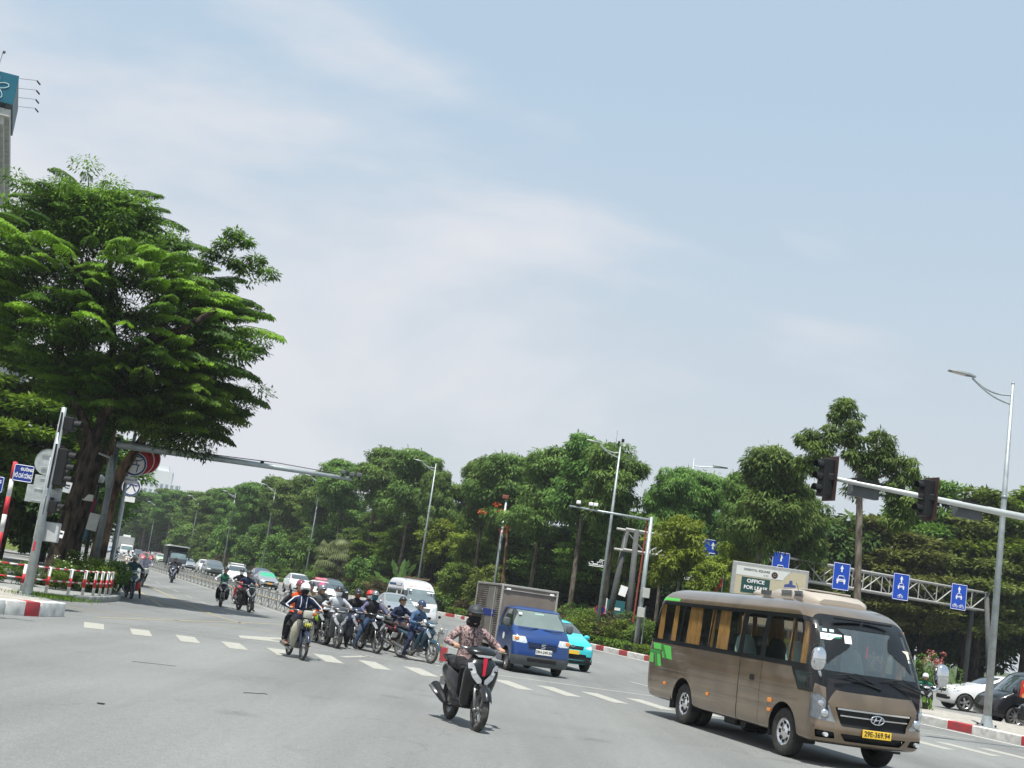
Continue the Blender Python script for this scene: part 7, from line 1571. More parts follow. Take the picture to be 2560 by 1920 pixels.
VAR = {}
def variant(kind, seed):
    if (kind, seed) in VAR: return VAR[(kind, seed)]
    rng = np.random.default_rng(seed * 31 + len(kind)); cs = []; rs = []; q = MB(); droop = .5; L_, Wd, nl = .36, .125, 150; tb = (.10, .5); shell = .5
    if kind == 'tall':
        H_, R_, zb = 13., 2.6, 6.2; 
        lobes = [(rng.uniform(-1.3, 1.3), rng.uniform(-1.1, 1.1), z + rng.uniform(-.5, .5), w * rng.uniform(.75, 1.15)) for z, w in ((7.8, 1.6), (9.3, 1.8), (10.6, 1.5), (11.9, .9), (9.5, 1.4), (8.6, 1.4), (11.0, 1.1), (10.2, 1.2))]
        for x, y, z, w in lobes:
            for _ in range(17):
                u = rng.normal(size=3); u /= np.linalg.norm(u); cs.append((x + u[0] * w, y + u[1] * w, z + u[2] * w * .72)); s_ = rng.uniform(.5, .85); rs.append((s_, s_, s_ * .62))
        q.tube([(0, 0, 0), (.05, .03, 3), (-.05, .02, 6), (0, 0, 8.4)], [.20, .17, .15, .10], 9); limbs(q, (0, 0, 6.5), [(x, y, z) for x, y, z, w in lobes], .09, rng); droop = .75; L_, Wd = .34, .105; nl = 180; tb = (.05, .6)
    elif kind in ('layer', 'layerg', 'olive'):
        H_, R_ = 10., 2.8; tiers = [(4.2, 2.2), (5.3, 2.8), (6.4, 2.8), (7.5, 2.3), (8.6, 1.7), (9.5, .9)]
        for z, w in tiers:
            for _ in range(int(9 + w * 9)):
                a = rng.uniform(0, 2 * pi); rr = w * rng.random() ** .45; cs.append((rr * cos(a), rr * sin(a), z + rng.normal() * .28 - .12 * rr)); s_ = rng.uniform(.55, .9); rs.append((s_, s_, s_ * .28))
        q.tube([(0, 0, 0), (.1, 0, 3), (0, .1, 6), (0, 0, 9)], [.20, .16, .11, .04], 9); limbs(q, (0, 0, 3.6), [(w * cos(a) * .9, w * sin(a) * .9, z) for (z, w) in tiers[:5] for a in rng.uniform(0, 6.28, 3)], .06, rng); droop = .12; L_, Wd = .30, .12; nl = 150; shell = .3
    elif kind == 'bright':
        H_, R_ = 7., 1.9
        for _ in range(60):
            u = rng.normal(size=3); u /= np.linalg.norm(u); rr = rng.random() ** .4; cs.append((u[0] * 1.7 * rr, u[1] * 1.7 * rr, 5.0 + u[2] * 1.8 * rr)); s_ = rng.uniform(.35, .6); rs.append((s_, s_, s_ * .55))
        for a in (0, 2.2, 4.3): q.tube([(.1 * cos(a), .1 * sin(a), 0), (.3 * cos(a), .3 * sin(a), 2.2), (.9 * cos(a), .9 * sin(a), 4.6)], [.07, .05, .02], 6)
        tb = (.2, .7); nl = 110; L_, Wd = .28, .12
    elif kind in ('bushy', 'bushyb'):
        H_, R_ = 5., 2.1
        for _ in range(80):
            u = rng.normal(size=3); u /= np.linalg.norm(u); rr = rng.random() ** .35; z = 2.4 + u[2] * 2.2 * rr; cs.append((u[0] * 1.8 * rr, u[1] * 1.8 * rr, z)); s_ = rng.uniform(.4, .7); rs.append((s_, s_, s_ * .65))
        q.tube([(0, 0, 0), (0, 0, 2.5)], [.1, .04], 6); nl = 130; L_, Wd = .26, .12; tb = (.1, .6)
    elif kind == 'shrub' or kind == 'shrub_red':
        H_, R_ = 1.9, 1.1
        for _ in range(46):
            u = rng.normal(size=3); u /= np.linalg.norm(u); rr = rng.random() ** .33; cs.append((u[0] * .9 * rr, u[1] * .9 * rr, .9 + u[2] * .8 * rr)); s_ = rng.uniform(.2, .36); rs.append((s_, s_, s_ * .8))
        q.tube([(0, 0, 0), (0, 0, .8)], [.05, .02], 5); nl = 90; L_, Wd = .14, .06; tb = (.05, .75); droop = .0
    else:  # back: dense park tree, foliage low
        H_, R_ = 9., 3.2
        for _ in range(130):
            u = rng.normal(size=3); u /= np.linalg.norm(u); rr = rng.random() ** .35; cs.append((u[0] * 2.8 * rr, u[1] * 2.8 * rr, 5.0 + u[2] * 3.7 * rr)); s_ = rng.uniform(.6, 1.0); rs.append((s_, s_, s_ * .55))
        q.tube([(0, 0, 0), (.1, .1, 4), (0, 0, 7)], [.2, .15, .05], 8); nl = 110; L_, Wd = .42, .18; tb = (0, .4)
    A = clump_leaves(np.array(cs), np.array(rs), nl, rng, droop, L_, Wd, shell, tb); VAR[(kind, seed)] = (leaf_mesh(*A, name='crown'), q.mesh('trunk'), H_, R_); return VAR[(kind, seed)]

def tree(kind, x, y, h, r, label, name='tree', cat='tree', group=None, seed=0, m=None, bk=None, rz=None, z=.15):
    fo, tr, H_, R_ = variant(kind, seed); t = thing(name, label, cat, (x, y, z), random.uniform(0, 6.28) if rz is None else rz, group); t.scale = (r / R_, r / R_, h / H_)
    lm = m or LM.get(kind, LM['back'])
    if not fo.materials: fo.materials.append(lm)
    if not tr.materials: tr.materials.append(bk or BARK3)
    o = ob('crown', fo, parent=t); o.material_slots[0].link = 'OBJECT'; o.material_slots[0].material = lm
    o = ob('trunk', tr, parent=t); tr.polygons.foreach_set('use_smooth', [True] * len(tr.polygons)); return t

TR = [(31.9, 94.0, 14.3, 4.3, 'layer'), (35.4, 93.1, 14.4, 4.8, 'layerg'), (41.7, 98.4, 15.7, 5.4, 'layerg'), (26.8, 90.0, 11.0, 4.0, 'olive'), (22.8, 90.9, 10.4, 3.5, 'olive'), (28.7, 89.2, 10.1, 4.0, 'olive'), (33.9, 91.5, 11.8, 4.4, 'olive'), (19.6, 85.0, 9.4, 3.1, 'olive'), (39.2, 94.0, 13.4, 4.9, 'layer'),
      (14.9, 72, 12.8, 2.46, 'tall'), (18.9, 80, 11.4, 1.93, 'tall'), (14.7, 76, 11.6, 1.6, 'tall'), (13.3, 84, 12.6, 2.1, 'tall'), (10.7, 80, 11.7, 1.6, 'tall'), (7.7, 82, 13.2, 2.4, 'tall'), (6.0, 88, 13.5, 2.6, 'tall'), (3.6, 98, 14.3, 3.15, 'tall'), (.9, 106, 14.5, 2.98, 'tall'), (-.9, 111, 13.9, 2.2, 'tall'),
      (-8.3, 128, 15.8, 3.34, 'tall'), (-12.6, 138, 15.9, 3.33, 'tall'), (-17.2, 149, 15.7, 3.6, 'tall'), (-5.7, 122, 13.7, 1.6, 'tall'), (-21.5, 159, 14.8, 3.3, 'tall'), (-25.6, 169, 13.9, 3.2, 'tall'), (-30.1, 180, 14.0, 3.4, 'tall'), (-34.9, 191, 14.1, 3.3, 'tall'), (-41.2, 206, 14.0, 3.5, 'tall'), (-47.9, 222, 14.2, 3.6, 'tall'), (-55.5, 240, 14.1, 3.7, 'tall'), (-63.4, 259, 13.9, 4.0, 'tall'), (-75.6, 288, 14.7, 4.8, 'tall'), (-90.4, 323, 15.3, 5.4, 'tall'), (-104.6, 357, 14.3, 5.9, 'tall'),
      (-3.3, 128, 11.9, 3.6, 'layer'), (-6.2, 135, 11.1, 3.4, 'layer'), (-.4, 121, 10.7, 3.0, 'layer'), (9.6, 84, 9.0, 2.2, 'bright'), (3.3, 112, 9.5, 3.2, 'layer'), (1.2, 117, 11.0, 2.6, 'layer'), (-4.5, 121, 8.6, 2.3, 'bright'), (-1.7, 115, 8.0, 2.0, 'bright'),
      (-11.8, 132, 4.9, 2.4, 'bushy'), (-19.9, 151, 7.6, 2.6, 'bushy'), (-25.5, 164, 7.0, 2.6, 'bushy'), (-31.7, 179, 7.5, 2.8, 'bushy'), (-39.3, 197, 8.9, 2.8, 'bushy'), (-46.0, 213, 7.8, 2.8, 'bushy'), (-65.8, 267, 11.5, 3.2, 'bright'), (-54.5, 233, 8.2, 3.0, 'bushy'), (-2.0, 109, 4.7, 2.1, 'bushyb'), (.3, 103, 4.7, 1.8, 'bushyb'), (10.5, 72.5, 8.0, 1.9, 'bright'), (13.4, 73.8, 7.4, 1.7, 'bright'), (12.2, 70.8, 5.6, 1.2, 'bright')]
LAB = {'tall': 'tall blackboard tree with drooping leaf whorls', 'layer': 'tree with flat layered green foliage', 'layerg': 'yellow green layered tree', 'olive': 'broad olive brown layered tree', 'bright': 'slender tree with bright yellow green leaves', 'bushy': 'dense dark green bushy tree', 'bushyb': 'low yellow green bush'}
def where(x, y):
    r = x / y
    for lim, s in ((-.27, 'at the far left end of the row'), (-.235, 'above the red saloon'), (-.21, 'above the canvas lorry'), (-.185, 'above the dark pickup'), (-.16, 'above the white off-roader'), (-.135, 'above the grey saloon with sunshade'), (-.105, 'behind the fan palm'), (-.075, 'above the black people carrier'), (-.045, 'behind the lamp post by the ambulance'), (-.02, 'above the ambulance'), (.01, 'between the ambulance and blue lorry'), (.04, 'above the blue lorry box'), (.08, 'left of the camera mast'), (.12, 'behind the camera mast'), (.17, 'right of the camera mast'), (.22, 'behind the billboard'), (.28, 'behind the middle of the gantry'), (.34, 'behind the tall lone tree'), (.39, 'left of the right edge lamp post'), (9, 'at the right edge')):
        if r < lim: return s
for i, (x, y, h, r, k) in enumerate(TR):
    far_ = ', about %d metres off' % (round(y / 5) * 5) if False else ''
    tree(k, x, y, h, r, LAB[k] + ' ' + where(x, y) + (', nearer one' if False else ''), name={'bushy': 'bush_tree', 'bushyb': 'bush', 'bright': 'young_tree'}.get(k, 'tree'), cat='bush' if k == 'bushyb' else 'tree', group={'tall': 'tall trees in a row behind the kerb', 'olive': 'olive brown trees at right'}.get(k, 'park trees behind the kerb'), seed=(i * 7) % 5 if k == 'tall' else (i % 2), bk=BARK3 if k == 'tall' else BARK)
# flat layered trees between the tall ones
_r = np.random.default_rng(12); _y = 92.
while _y < 330:
    _x = kx(_y) + 8 + _r.uniform(-1.5, 1.5); _s = 1 + max(0, _y - 110) / 300
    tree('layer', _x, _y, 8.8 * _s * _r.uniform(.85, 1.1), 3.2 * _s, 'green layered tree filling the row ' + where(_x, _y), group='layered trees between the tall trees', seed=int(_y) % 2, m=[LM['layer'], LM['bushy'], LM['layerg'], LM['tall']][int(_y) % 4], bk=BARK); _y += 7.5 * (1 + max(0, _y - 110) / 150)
# dense park behind
rng0 = np.random.default_rng(3); i = 0; y = 66.
while y < 390:
    for off, hh in ((14, 8.4), (22, 10.2)):
        yy = y + rng0.uniform(-1.5, 1.5); x = kx(yy) + off + rng0.uniform(-1.5, 1.5)
        if x > 5 and yy < 75 + .48 * (x - 8) + 5: continue
        if x / yy > .12: hh *= 1.15; sc = 1 + max(0, yy - 120) / 260
        tree('back', x, yy, hh * rng0.uniform(.85, 1.12) * sc, 3.6 * sc * rng0.uniform(.9, 1.15), 'dark tree in the ' + ('front' if off < 20 else 'back') + ' row ' + where(x, yy), name='park_tree', group='dark wood behind the roadside trees', seed=i % 3, bk=BARK); i += 1
    y += 4.6 * (1 + max(0, y - 100) / 160)
for x, y_, h in ((39.1, 101.3, 12.5), (51.7, 106.7, 12.5), (50.2, 106.1, 12.5), (37.8, 100.8, 12.5), (26.1, 95.9, 12.5), (28.2, 96.7, 12.5), (67.9, 113.7, 12.5), (50.6, 106.2, 12.5), (19.4, 93.1, 12.5), (35.9, 100.0, 12.5), (32.7, 98.6, 12.5), (29.8, 97.4, 12.5), (47.7, 105.0, 12.5), (53.8, 107.6, 12.5), (57.8, 109.4, 12.5), (8, 100, 8), (14, 102, 9), (20, 106, 10), (26, 110, 11), (33, 112, 11)): tree('back', x, y_, h, 4.6, 'dark dense tree deep in the park ' + where(x, y_), name='park_tree', group='dark wood behind the roadside trees', seed=int(x) % 3, bk=BARK)

# the lone tall tree at right
def lone():
    rng = np.random.default_rng(5); t = thing('tall_lone_tree', 'tall thin trunked tree with three drooping crown lobes rising over the gantry', 'tree', (17.3, 60, .1))
    q = MB(); q.tube([(0, 0, 0), (-.1, 0, 4), (-.4, 0, 8.2), (-.5, 0, 9.2)], [.20, .17, .15, .14], 10)
    lob = [(-2.3, 0, 11.4, .62), (-1.4, .2, 12.5, .62), (-1.5, .3, 13.0, .4), (-2.8, -.2, 10.7, .6), (-2.9, 0, 9.9, .5), (-1.1, .1, 11.5, .40), (-.95, 0, 10.6, .33), (.1, 0, 11.5, .62), (.4, .2, 10.9, .6), (-.3, .3, 10.5, .5), (-.1, 0, 9.9, .38), (1.5, .1, 10.4, .6), (1.9, 0, 9.6, .62), (1.8, -.1, 8.8, .6), (1.3, 0, 8.1, .5), (-3.1, 0, 11.2, .35), (1.0, 0, 9.3, .35), (-.7, 0, 9.2, .3)]
    for p, tip in (((-.5, 0, 9.2), (-1.3, 0, 12.9)), ((-.5, 0, 9.2), (1.6, 0, 10.4)), ((-.9, 0, 11), (-2.7, 0, 11.2)), ((.3, 0, 9.8), (.1, 0, 12.2)), ((-.5, 0, 9.2), (.2, 0, 11.0))): limbs(q, p, [tip], .10, rng)
    q.build('trunk', BARK3, t, smooth=True); cs = []; rs = []
    for x, y, z, w in lob:
        for _ in range(int(15 * w + 2)):
            u = rng.normal(size=3); u /= np.linalg.norm(u); cs.append((x + u[0] * w, y + u[1] * w, z + u[2] * w * .85)); s_ = rng.uniform(.24, .42); rs.append((s_, s_, s_ * .8))
    me = leaf_mesh(*clump_leaves(np.array(cs), np.array(rs), 105, rng, .95, .26, .075, .4, (.05, .55)), name='crown'); me.materials.append(LM['tall']); ob('crown', me, parent=t)
lone()

# fan palm and broad leaved plants
def palm():
    rng = np.random.default_rng(9); t = thing('fan_palm', 'bushy fan palm with pale drooping fronds beside the street lamp', 'palm', (-15.7, 141, .1)); P = []; D_ = []; N_ = []; L_ = []; T_ = []
    q = MB().tube([(0, 0, 0), (0, 0, 3)], [.3, .25], 8)
    for k in range(46):
        a = rng.uniform(0, 2 * pi); el = rng.uniform(-.3, 1.2); d = np.array([cos(a) * cos(el), sin(a) * cos(el), sin(el)]); r = rng.uniform(1.4, 2.4); c = np.array([0, 0, 3.2]) + d * r; q.tube([(0, 0, 3.0), tuple(c)], [.03, .015], 4)
        s = np.cross(d, [0, 0, 1.]); s /= np.linalg.norm(s); u = np.cross(s, d)
        for j in np.linspace(-1.5, 1.5, 17):
            dd_ = d * cos(j) + s * sin(j); P.append(c); D_.append(dd_ + np.array([0, 0, -.15])); N_.append(u); L_.append(1.15); T_.append(rng.uniform(.3, .9)); P.append(c + dd_ * .95); D_.append(dd_ * .5 + np.array([0, 0, -.9])); N_.append(u + d * .5); L_.append(.8); T_.append(rng.uniform(.4, 1))
    me = leaf_mesh(P, np.array(D_), np.array(N_), np.array(L_), .11, np.array(T_), name='crown'); me.materials.append(LM['palm']); ob('crown', me, parent=t); q.build('trunk', BARK, t)
    t = thing('traveller_palm', 'broad leaved banana like plant left of the lamp by the ambulance', 'plant', (-7.6, 122, .1)); P = []; D_ = []; N_ = []
    for k in range(7):
        a = -1.1 + 2.2 * k / 6 + rng.normal() * .2; c = np.array([.5 * sin(a), rng.normal() * .2, 1.4 + .5 * cos(a)]); d = np.array([sin(a), rng.normal() * .3, cos(a) * .9]); 
        for j in range(5): P.append(c + d * j * .4); D_.append(d * 1.0 + rng.normal(size=3) * .12); N_.append([0, -1, .4])
    me = leaf_mesh(P, np.array(D_), np.array(N_), 1.0, .5, rng.uniform(.0, .35, len(P)), name='crown'); me.materials.append(LM['bushy']); ob('crown', me, parent=t); MB().cyl((0, 0, 0), (0, 0, 1.8), .2, n=8).build('stem', BARK, t)
palm()

# shrubs and clipped hedges along the kerb
i = 0; y = 49.5
while y < 215:
    for off in ((1.9, 3.2, 5.0) if y > 58 else (2.4,)):
        yy = y + rng0.uniform(-.7, .7); s_ = (1 + max(0, yy - 100) / 200) * rng0.uniform(.8, 1.25); red = rng0.random() < .38
        tree('shrub_red' if red else 'shrub', kx(yy) + off * 1.05 + rng0.uniform(-.3, .3), yy, (1.7 + .25 * (off > 3)) * s_, 1.25 * s_, ('green shrub ' if not red else 'red tipped shrub ') + {1.9: 'by the kerb ', 2.4: 'by the kerb ', 3.2: 'in mid strip ', 5.0: 'behind the others '}[off] + where(kx(yy) + off, yy), name='shrub', cat='shrub', group='reddish shrubs behind the kerb' if red else 'green shrubs behind the kerb', seed=i % 3, m=LM['red'] if red else (LM['bushy'] if i % 3 else LM['bushyb']), bk=BARK); i += 1
    y += 2.3 * (1 + max(0, y - 90) / 90)
for x, y_, h, r in ((5.9, 73.0, 1.75, 1.2), (7.6, 71.0, 1.70, 1.15), (9.6, 68.9, 1.8, 1.2), (11.6, 62, 1.9, 1.3), (13.4, 57, 1.9, 1.3)): tree('shrub', x, y_, h, r, 'round clipped yellow green bush near the camera mast', name='clipped_bush', cat='bush', group='clipped bushes by the camera mast', seed=1, m=LM['bushyb'], bk=BARK)
def hedge(label, y0, y1, off, w, h, m, dens=420):
    t = thing('low_hedge', label, 'hedge', (0, 0, 0), 0, 'low clipped hedges along the kerb'); rng = np.random.default_rng(int(y0)); R = []
    for yy in np.arange(y0, y1 + .01, 1.0): xx = kx(yy) + off; R.append([(xx - w / 2 * .8, yy, .15), (xx - w / 2 * .85, yy, .15 + h * .85), (xx + w / 2 * .85, yy, .15 + h * .85), (xx + w / 2 * .8, yy, .15)])
    MB().rings(R).build('core', mat('hedge_core', (.012, .022, .006), .95), t)
    n = int((y1 - y0) * dens / (1 + max(0, y0 - 90) / 60)); yy = rng.uniform(y0, y1, n); u = rng.uniform(-1, 1, n); top = rng.random(n) < .6
    kxx = np.where(yy < 101.6, 15.1 - .25 * (yy - 35.7), -1.375 - .42 * (yy - 101.6)) + off
    wv = w / 2 * (1 + .12 * np.sin(yy * 2.1)); hv = h * (1 + .10 * np.sin(yy * 3.3 + 1)); P = np.stack([kxx + np.where(top, u, np.sign(u)) * wv, yy, .17 + np.where(top, 1, rng.random(n)) * hv], 1)
    D_ = rng.normal(size=(n, 3)) * .6 + [0, 0, .5]; me = leaf_mesh(P, D_, rng.normal(size=(n, 3)) * .5 + [0, -.3, .8], .13 * (1 + max(0, y0 - 90) / 100), .07 * (1 + max(0, y0 - 90) / 100), rng.uniform(.1, 1, n), name='leaves'); me.materials.append(m); ob('leaves', me, parent=t)
hedge('short low hedge beside the camera mast foot', 61.5, 66.3, .75, .7, .42, LM['hedge']); hedge('long low bright hedge behind the turquoise car', 67.3, 84, .75, .7, .42, LM['hedge'], 300); hedge('low bright hedge right of the ambulance', 86, 106, .85, .8, .5, LM['hedge'], 260); hedge('distant low hedge behind the queueing cars', 108, 160, .9, .9, .55, LM['hedge'], 160)
hedge('small clipped hedge on the pavement left of the white parked car', 45.3, 47.4, 2.6, 1.1, .35, LM['hedge'])
def crape():
    rng = np.random.default_rng(2); t = thing('crape_myrtle', 'small crape myrtle bush with pink flower heads beside the minibus mirror', 'shrub', (17.5, 50, .05)); c = rng.normal(size=(40, 3)) * [.42, .3, .3] + [0, 0, 1.25]
    me = leaf_mesh(*clump_leaves(c, np.full((40, 3), .2), 50, rng, .1, .10, .045), name='crown'); me.materials.append(LM['bushy']); ob('crown', me, parent=t)
    c = rng.normal(size=(9, 3)) * [.42, .3, .18] + [-.1, -.1, 1.85]; me = leaf_mesh(*clump_leaves(c, np.full((9, 3), .11), 40, rng, .0, .07, .06), name='flowers'); me.materials.append(M_PINK); ob('flowers', me, parent=t); MB().tube([(0, 0, 0), (0, 0, 1.3)], [.05, .03], 6).build('stem', BARK3, t)
crape()
t = thing('flame_tree_flowers', 'sprays of red flame tree flowers above the slim mast', 'flowers', (0, 0, 0)); rng = np.random.default_rng(4); c = np.array([(.2, 98, 8.9), (.6, 99, 8.5), (1.9, 97, 8.0), (1.3, 98, 7.3), (.9, 97, 6.9), (2.6, 99, 8.4), (-.9, 100, 8.3)]); me = leaf_mesh(*clump_leaves(c, np.tile([.3, .2, .12], (7, 1)), 34, rng, .1, .16, .12), name='petals'); me.materials.append(M_FLR); ob('petals', me, parent=t); MB().tube([(1.6, 99, .1), (1.4, 99, 4), (1.2, 99, 8.2)], [.13, .11, .06], 7).build('branch', bark('bark_red', (.09, .05, .035), (.2, .11, .08)), t)

# ------------------------------------------------------------------ the big tree cluster at left
ZC = [5.4, 6.2, 7.0, 7.8, 9, 10.5, 11.5, 12.3, 13.1, 14.2, 15.3]; XC = [-12.4, -12.6, -13.3, -14.0, -14.8, -15.1, -15.4, -15.9, -16.1, -16.2, -16.3]; WC = [.9, 1.9, 2.7, 3.6, 4.7, 5.1, 4.8, 3.9, 2.9, 1.8, .6]
def spray_template(rng):
    P, D_, N_, L_ = [], [], [], []
    n = 15
    for k in range(n):
        t_ = .12 + .88 * k / (n - 1); p = np.array([t_, 0, .22 * t_ - .34 * t_ * t_]); ln = .30 * (1 - .45 * abs(t_ - .45) / .55)
        for s in (-1, 1):
            d = np.array([.45, s * .75, -.55]); d /= np.linalg.norm(d)
            for j in range(5):
                q_ = p + d * ln * (j + .6) / 5
                for s2 in (-1, 1):
                    dd_ = d * .6 + np.array([.55 * s2, -.1 * s * s2, -.35]) + rng.normal(size=3) * .12; P.append(q_ + rng.normal(size=3) * .008); D_.append(dd_); N_.append(np.array([.15, s * .45, .9]) + rng.normal(size=3) * .15); L_.append(.095)
    return np.array(P), np.array(D_), np.array(N_), np.array(L_)
def hero_tree():
    rng = np.random.default_rng(21)
    tA = thing('big_street_tree', 'huge dark tree with bright feathery sprays overhanging the left corner', 'tree', (-14.5, 44.3, .17)); tB = thing('patchy_trunk_tree', 'leaning tree with patchy brown trunk at the right of the cluster', 'tree', (-14.7, 50, .15)); tC_ = thing('dark_trunk_tree', 'dark shaded tree between the big trunk and the patchy trunk', 'tree', (-15.2, 48.2, .15))
    oA, oB, oC = Vector((-14.5, 44.3, .17)), Vector((-14.7, 50, .15)), Vector((-15.2, 48.2, .15))
    def lp(o, L_): return [tuple(Vector(p) - o) for p in L_]
    q = MB().tube(lp(oA, [(-14.55, 44.3, .1), (-14.48, 44.3, .5), (-14.30, 44.2, 2.2), (-13.98, 44.2, 4.6), (-13.75, 44.4, 6.3)]), [.42, .31, .27, .23, .19], 16)
    for P in ([(-13.75, 44.4, 6.2), (-13.2, 44.2, 7.8), (-12.6, 44.4, 9.4), (-11.2, 44.6, 10.8)], [(-13.8, 44.4, 6.0), (-14.1, 45, 8.6), (-14.8, 45.6, 11), (-15.6, 46, 13.6)], [(-13.98, 44.2, 5.2), (-15.3, 44.4, 7.3), (-16.3, 44.8, 9.2), (-17.6, 45.2, 11)], [(-14.0, 45, 8.0), (-12.9, 46.5, 9.6), (-11.0, 47, 10.6)], [(-14.3, 45.1, 9.2), (-16, 45.5, 11.4), (-17.5, 46, 12.3)], [(-13.0, 44.3, 8.4), (-11.7, 43.6, 9.2), (-10.4, 43.4, 10.2)]):
        q.tube(lp(oA, P), [.2, .14, .09, .04][:len(P)], 8)
    q.build('trunk', BARK, tA, smooth=True)
    q = MB().tube(lp(oB, [(-14.8, 50, .0), (-14.75, 50, .6), (-14.69, 50, 2.2), (-14.68, 50, 3.3), (-14.60, 50, 4.0), (-14.40, 49.9, 4.7), (-14.02, 49.8, 5.5), (-13.6, 49.6, 6.4), (-13.1, 49.3, 7.4)]), [.40, .32, .28, .27, .25, .21, .18, .15, .12], 16).tube(lp(oB, [(-14.66, 50, 3.9), (-15.0, 49.8, 5.6), (-14.9, 49.4, 8)]), [.2, .14, .08], 10).tube(lp(oB, [(-13.6, 49.5, 6.4), (-11.6, 49.2, 7.4), (-10.6, 49, 8)]), [.13, .08, .03], 7)
    q.build('trunk', BARK2, tB, smooth=True)
    q = MB().tube(lp(oC, [(-15.2, 48.2, 0), (-15.1, 48, 2), (-14.75, 47.6, 4.4), (-14.3, 47.2, 6.8), (-14.2, 47, 9)]), [.40, .30, .26, .2, .12], 12).tube(lp(oC, [(-15.9, 49.5, 0), (-15.8, 49.2, 3), (-15.6, 48.8, 6), (-15.9, 48, 8.5)]), [.28, .2, .15, .08], 10).tube(lp(oC, [(-14.75, 47.6, 4.4), (-16.2, 47.2, 7), (-17, 47, 9.5)]), [.2, .13, .05], 8)
    q.build('trunk', BARK, tC_, smooth=True)
    # interior leaf clumps
    cs = []
    def env(z, a, rr):
        w = np.interp(z, ZC, WC); lump = min(1.14, 1 + .18 * sin(3 * a + z * 1.7) + .14 * sin(5 * a - z * 2.3) + .12 * sin(z * 5 + a)); return (np.interp(z, ZC, XC) + w * rr * cos(a) * lump, 46.2 + min(4.6, w) * .85 * rr * sin(a) * lump, z)
    for _ in range(125):
        z = 5.9 + 8.5 * rng.random() ** 1.1; c0 = np.array(env(z, rng.uniform(0, 2 * pi), rng.random() ** .38))
        for _ in range(6): cs.append(tuple(c0 + rng.normal(size=3) * [.55, .5, .33]))
    extra = [(-10.6, 45, 13.35), (-10.2, 45, 13.1), (-10.9, 45, 12.9), (-9.7, 45, 12.5), (-10.1, 45, 12.2), (-10.6, 45, 12.35), (-9.2, 45, 12.1), (-11.3, 45, 12.5), (-11.6, 45, 12.1)]
    cs = np.array(cs + extra * 2); rs = np.tile([.62, .62, .34], (len(cs), 1)) * rng.uniform(.7, 1.2, (len(cs), 1)); rs[-len(extra) * 2:] *= .65
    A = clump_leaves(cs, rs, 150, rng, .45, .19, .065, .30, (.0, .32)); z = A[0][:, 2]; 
    T_ = A[5] + np.clip((z - 11.4) * .09, 0, .26)  # light on the upper crown put into the tint, paler towards the top
    # feathery sprays
    tp = [spray_template(rng) for _ in range(3)]; PP, DD, NN, LL, TT, OW = [], [], [], [], [], []
    q = MB()
    spots = []
    for k in range(390):
        z0 = rng.uniform(6.3, 12.4) if k % 7 else rng.uniform(12.4, 14.6); a = rng.uniform(-pi, pi) if k % 3 else rng.uniform(-2.2, .3); spots.append((z0, a, rng.uniform(.62, .95)))
    for z0, a, rf in spots:
        w = np.interp(z0, ZC, WC); c = np.interp(z0, ZC, XC); o = np.array([c + w * rf * cos(a), 46.2 + min(4.6, w) * .85 * rf * sin(a), z0 + rng.normal() * .15]); sc = rng.uniform(1.15, 1.95) * (1 if z0 < 12 else .7)
        az = a + rng.normal() * .35; tilt = rng.uniform(-.05, .35); ca, sa = cos(az), sin(az); R_ = np.array([[ca, -sa, 0], [sa, ca, 0], [0, 0, 1]]) @ np.array([[cos(tilt), 0, -sin(tilt)], [0, 1, 0], [sin(tilt), 0, cos(tilt)]])
        p, d, n_, l = tp[rng.integers(3)]; PP.append(o + (p * sc) @ R_.T); DD.append(d @ R_.T); NN.append(n_ @ R_.T); LL.append(l * sc); 
        br = rng.uniform(.5, 1.0) if (8.3 < z0 < 12.3 and rng.random() < .55) else rng.uniform(.12, .45)  # same leaf throughout: light and shade by height put into the spray tint
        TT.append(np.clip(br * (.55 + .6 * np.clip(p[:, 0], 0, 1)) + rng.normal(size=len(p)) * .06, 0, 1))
        tip = [o + (np.array([t_, 0, .22 * t_ - .34 * t_ * t_]) * sc) @ R_.T for t_ in (-.3, .3, .7, 1)]; q.tube([tuple(Vector(v) - oA) for v in tip], [.022, .015, .01, .004], 4)
    q.build('twigs', BARK, tA, kind='stuff')
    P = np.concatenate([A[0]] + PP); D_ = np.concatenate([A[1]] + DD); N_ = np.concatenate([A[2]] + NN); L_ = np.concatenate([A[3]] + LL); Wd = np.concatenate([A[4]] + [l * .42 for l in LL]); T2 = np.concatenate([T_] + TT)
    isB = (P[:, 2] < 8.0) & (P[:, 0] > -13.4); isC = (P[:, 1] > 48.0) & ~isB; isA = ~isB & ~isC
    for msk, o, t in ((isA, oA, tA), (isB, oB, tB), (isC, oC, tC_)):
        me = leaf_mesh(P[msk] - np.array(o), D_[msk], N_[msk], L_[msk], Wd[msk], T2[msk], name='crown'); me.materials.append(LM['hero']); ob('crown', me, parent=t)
hero_tree()
# trees behind the cluster and on the far left
tree('layer', -22.2, 60, 9.9, 3.6, 'layered green tree behind the big tree at the left edge', seed=0, m=LM['layerg'], bk=BARK); tree('layer', -20.3, 64, 9.0, 3.0, 'layered tree between the big tree and the grey facade', seed=1, m=LM['layer'], bk=BARK)
for x, y_, h, r, lab in ((-24.5, 72, 6.2, 3.0, 'dark tree behind the street name post'), (-23.8, 70, 6.5, 2.6, 'dark tree seen between the trunks'), (-28.5, 84, 7, 3.4, 'dark tree above the side street cars'), (-27.5, 82, 6.8, 2.8, 'dark tree deeper between the trunks'), (-38, 108, 8, 4, 'tree over the kiosk on the side street'), (-32, 100, 8.5, 4, 'dark tree on the side street island'), (-52, 140, 9, 5, 'tree before the side street house')):
    tree('layer' if 'over' in lab or 'above' in lab else 'back', x, y_, h, r, lab, seed=0, m=LM['back'], bk=BARK)
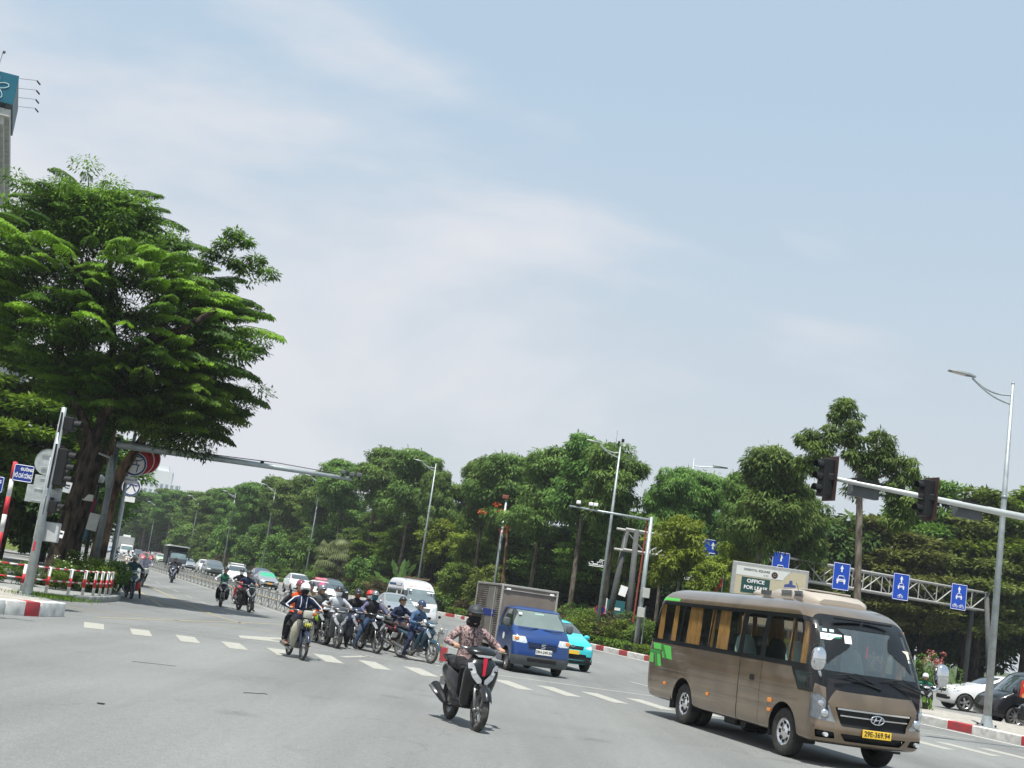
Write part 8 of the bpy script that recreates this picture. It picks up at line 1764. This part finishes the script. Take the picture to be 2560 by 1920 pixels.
tree('layer', -18.6, 50, 7.0, 1.2, 'sparse low branch of leaves at the left edge', seed=1, m=LM['back'], bk=BARK, name='small_tree', z=-.4).location.x = -20.6
for k, (x, y_, s_) in enumerate(((-13.6, 43.6, .75), (-13.0, 44.4, .8), (-12.9, 46.0, .8), (-13.9, 45.4, .85), (-14.6, 42.2, .55), (-15.3, 41.8, .5), (-16.0, 40.6, .5), (-13.4, 47.6, .8), (-14.4, 46.8, .9), (-13.6, 42.3, .5))):
    tree('shrub', x, y_, 1.55 * s_, .95 * s_, 'leafy bush planted round the tree trunks inside the striped rail', name='island_bush', cat='bush', group='bushes inside the striped rail', seed=k % 3, m=LM['hedge'] if k % 2 else LM['bushy'], bk=BARK)
me = leaf_mesh(*clump_leaves(np.array([(-13.4, 43.3, 1.1), (-13.1, 43.8, .9), (-12.9, 44.8, .9), (-13.8, 43.0, 1.0)]), np.full((4, 3), .4), 14, np.random.default_rng(1), 0, .06, .05), name='petals'); me.materials.append(M_PETW)
t = thing('white_flowers', 'tiny white flowers scattered over the bushes inside the striped rail', 'flowers'); ob('petals', me, parent=t)
# grass tufts at the pole foot
rng = np.random.default_rng(8); n = 900; P = np.stack([rng.normal(-11.0, .45, n), rng.normal(34.0, .5, n), np.full(n, .29)], 1); me = leaf_mesh(P, rng.normal(size=(n, 3)) * .35 + [0, 0, 1], rng.normal(size=(n, 3)), .12, .015, rng.uniform(0, 1, n), name='grass_tufts'); me.materials.append(LM['hedge']); ob('grass', me, kind='stuff', label='sparse grass tufts growing on the kerbed island by the signal pole', cat='grass')

# ------------------------------------------------------------------ air
if HAZE:
    hz = MB().box((-60, 330, 28), (700, 760, 58.2)); o = hz.build('haze', None, kind='stuff'); hm = bpy.data.materials.new('haze'); hm.use_nodes = True; hm.node_tree.nodes.clear()
    ho = N(hm.node_tree, 'ShaderNodeOutputMaterial'); hv = N(hm.node_tree, 'ShaderNodeVolumePrincipled'); hv.inputs['Color'].default_value = (.86, .91, .97, 1); hv.inputs['Density'].default_value = HAZE; hv.inputs['Anisotropy'].default_value = .2; hm.node_tree.links.new(hv.outputs[0], ho.inputs['Volume']); o.data.materials.append(hm)

# tell look-alikes apart in their labels by nearness
_d = {}
for o in list(bpy.data.objects):
    if o.parent is None and o.get('label') and not o.get('kind'): _d.setdefault(o['label'], []).append(o)
_w = ['nearest', 'second nearest', 'third nearest', 'fourth nearest', 'fifth nearest', 'sixth nearest', 'seventh nearest', 'eighth nearest', 'ninth nearest', 'tenth nearest']
for _l, _os in _d.items():
    if len(_os) < 2: continue
    _os.sort(key=lambda o: o.location.x ** 2 + o.location.y ** 2)
    for _i, o in enumerate(_os):
        _t = (('nearer' if _i == 0 else 'farther') if len(_os) == 2 else (_w[_i] if _i < min(9, len(_os) - 1) else 'farthest' if _i == len(_os) - 1 else 'far')) + ' one'
        _n = _l + ', ' + _t
        if len(_n.split()) > 16: _n = _l.replace('with drooping leaf whorls ', '') + ', ' + _t
        if len(_n.split()) > 16: _n = _n.replace(', ' + _t, ', ' + _t.replace(' one', ''))
        o['label'] = _n
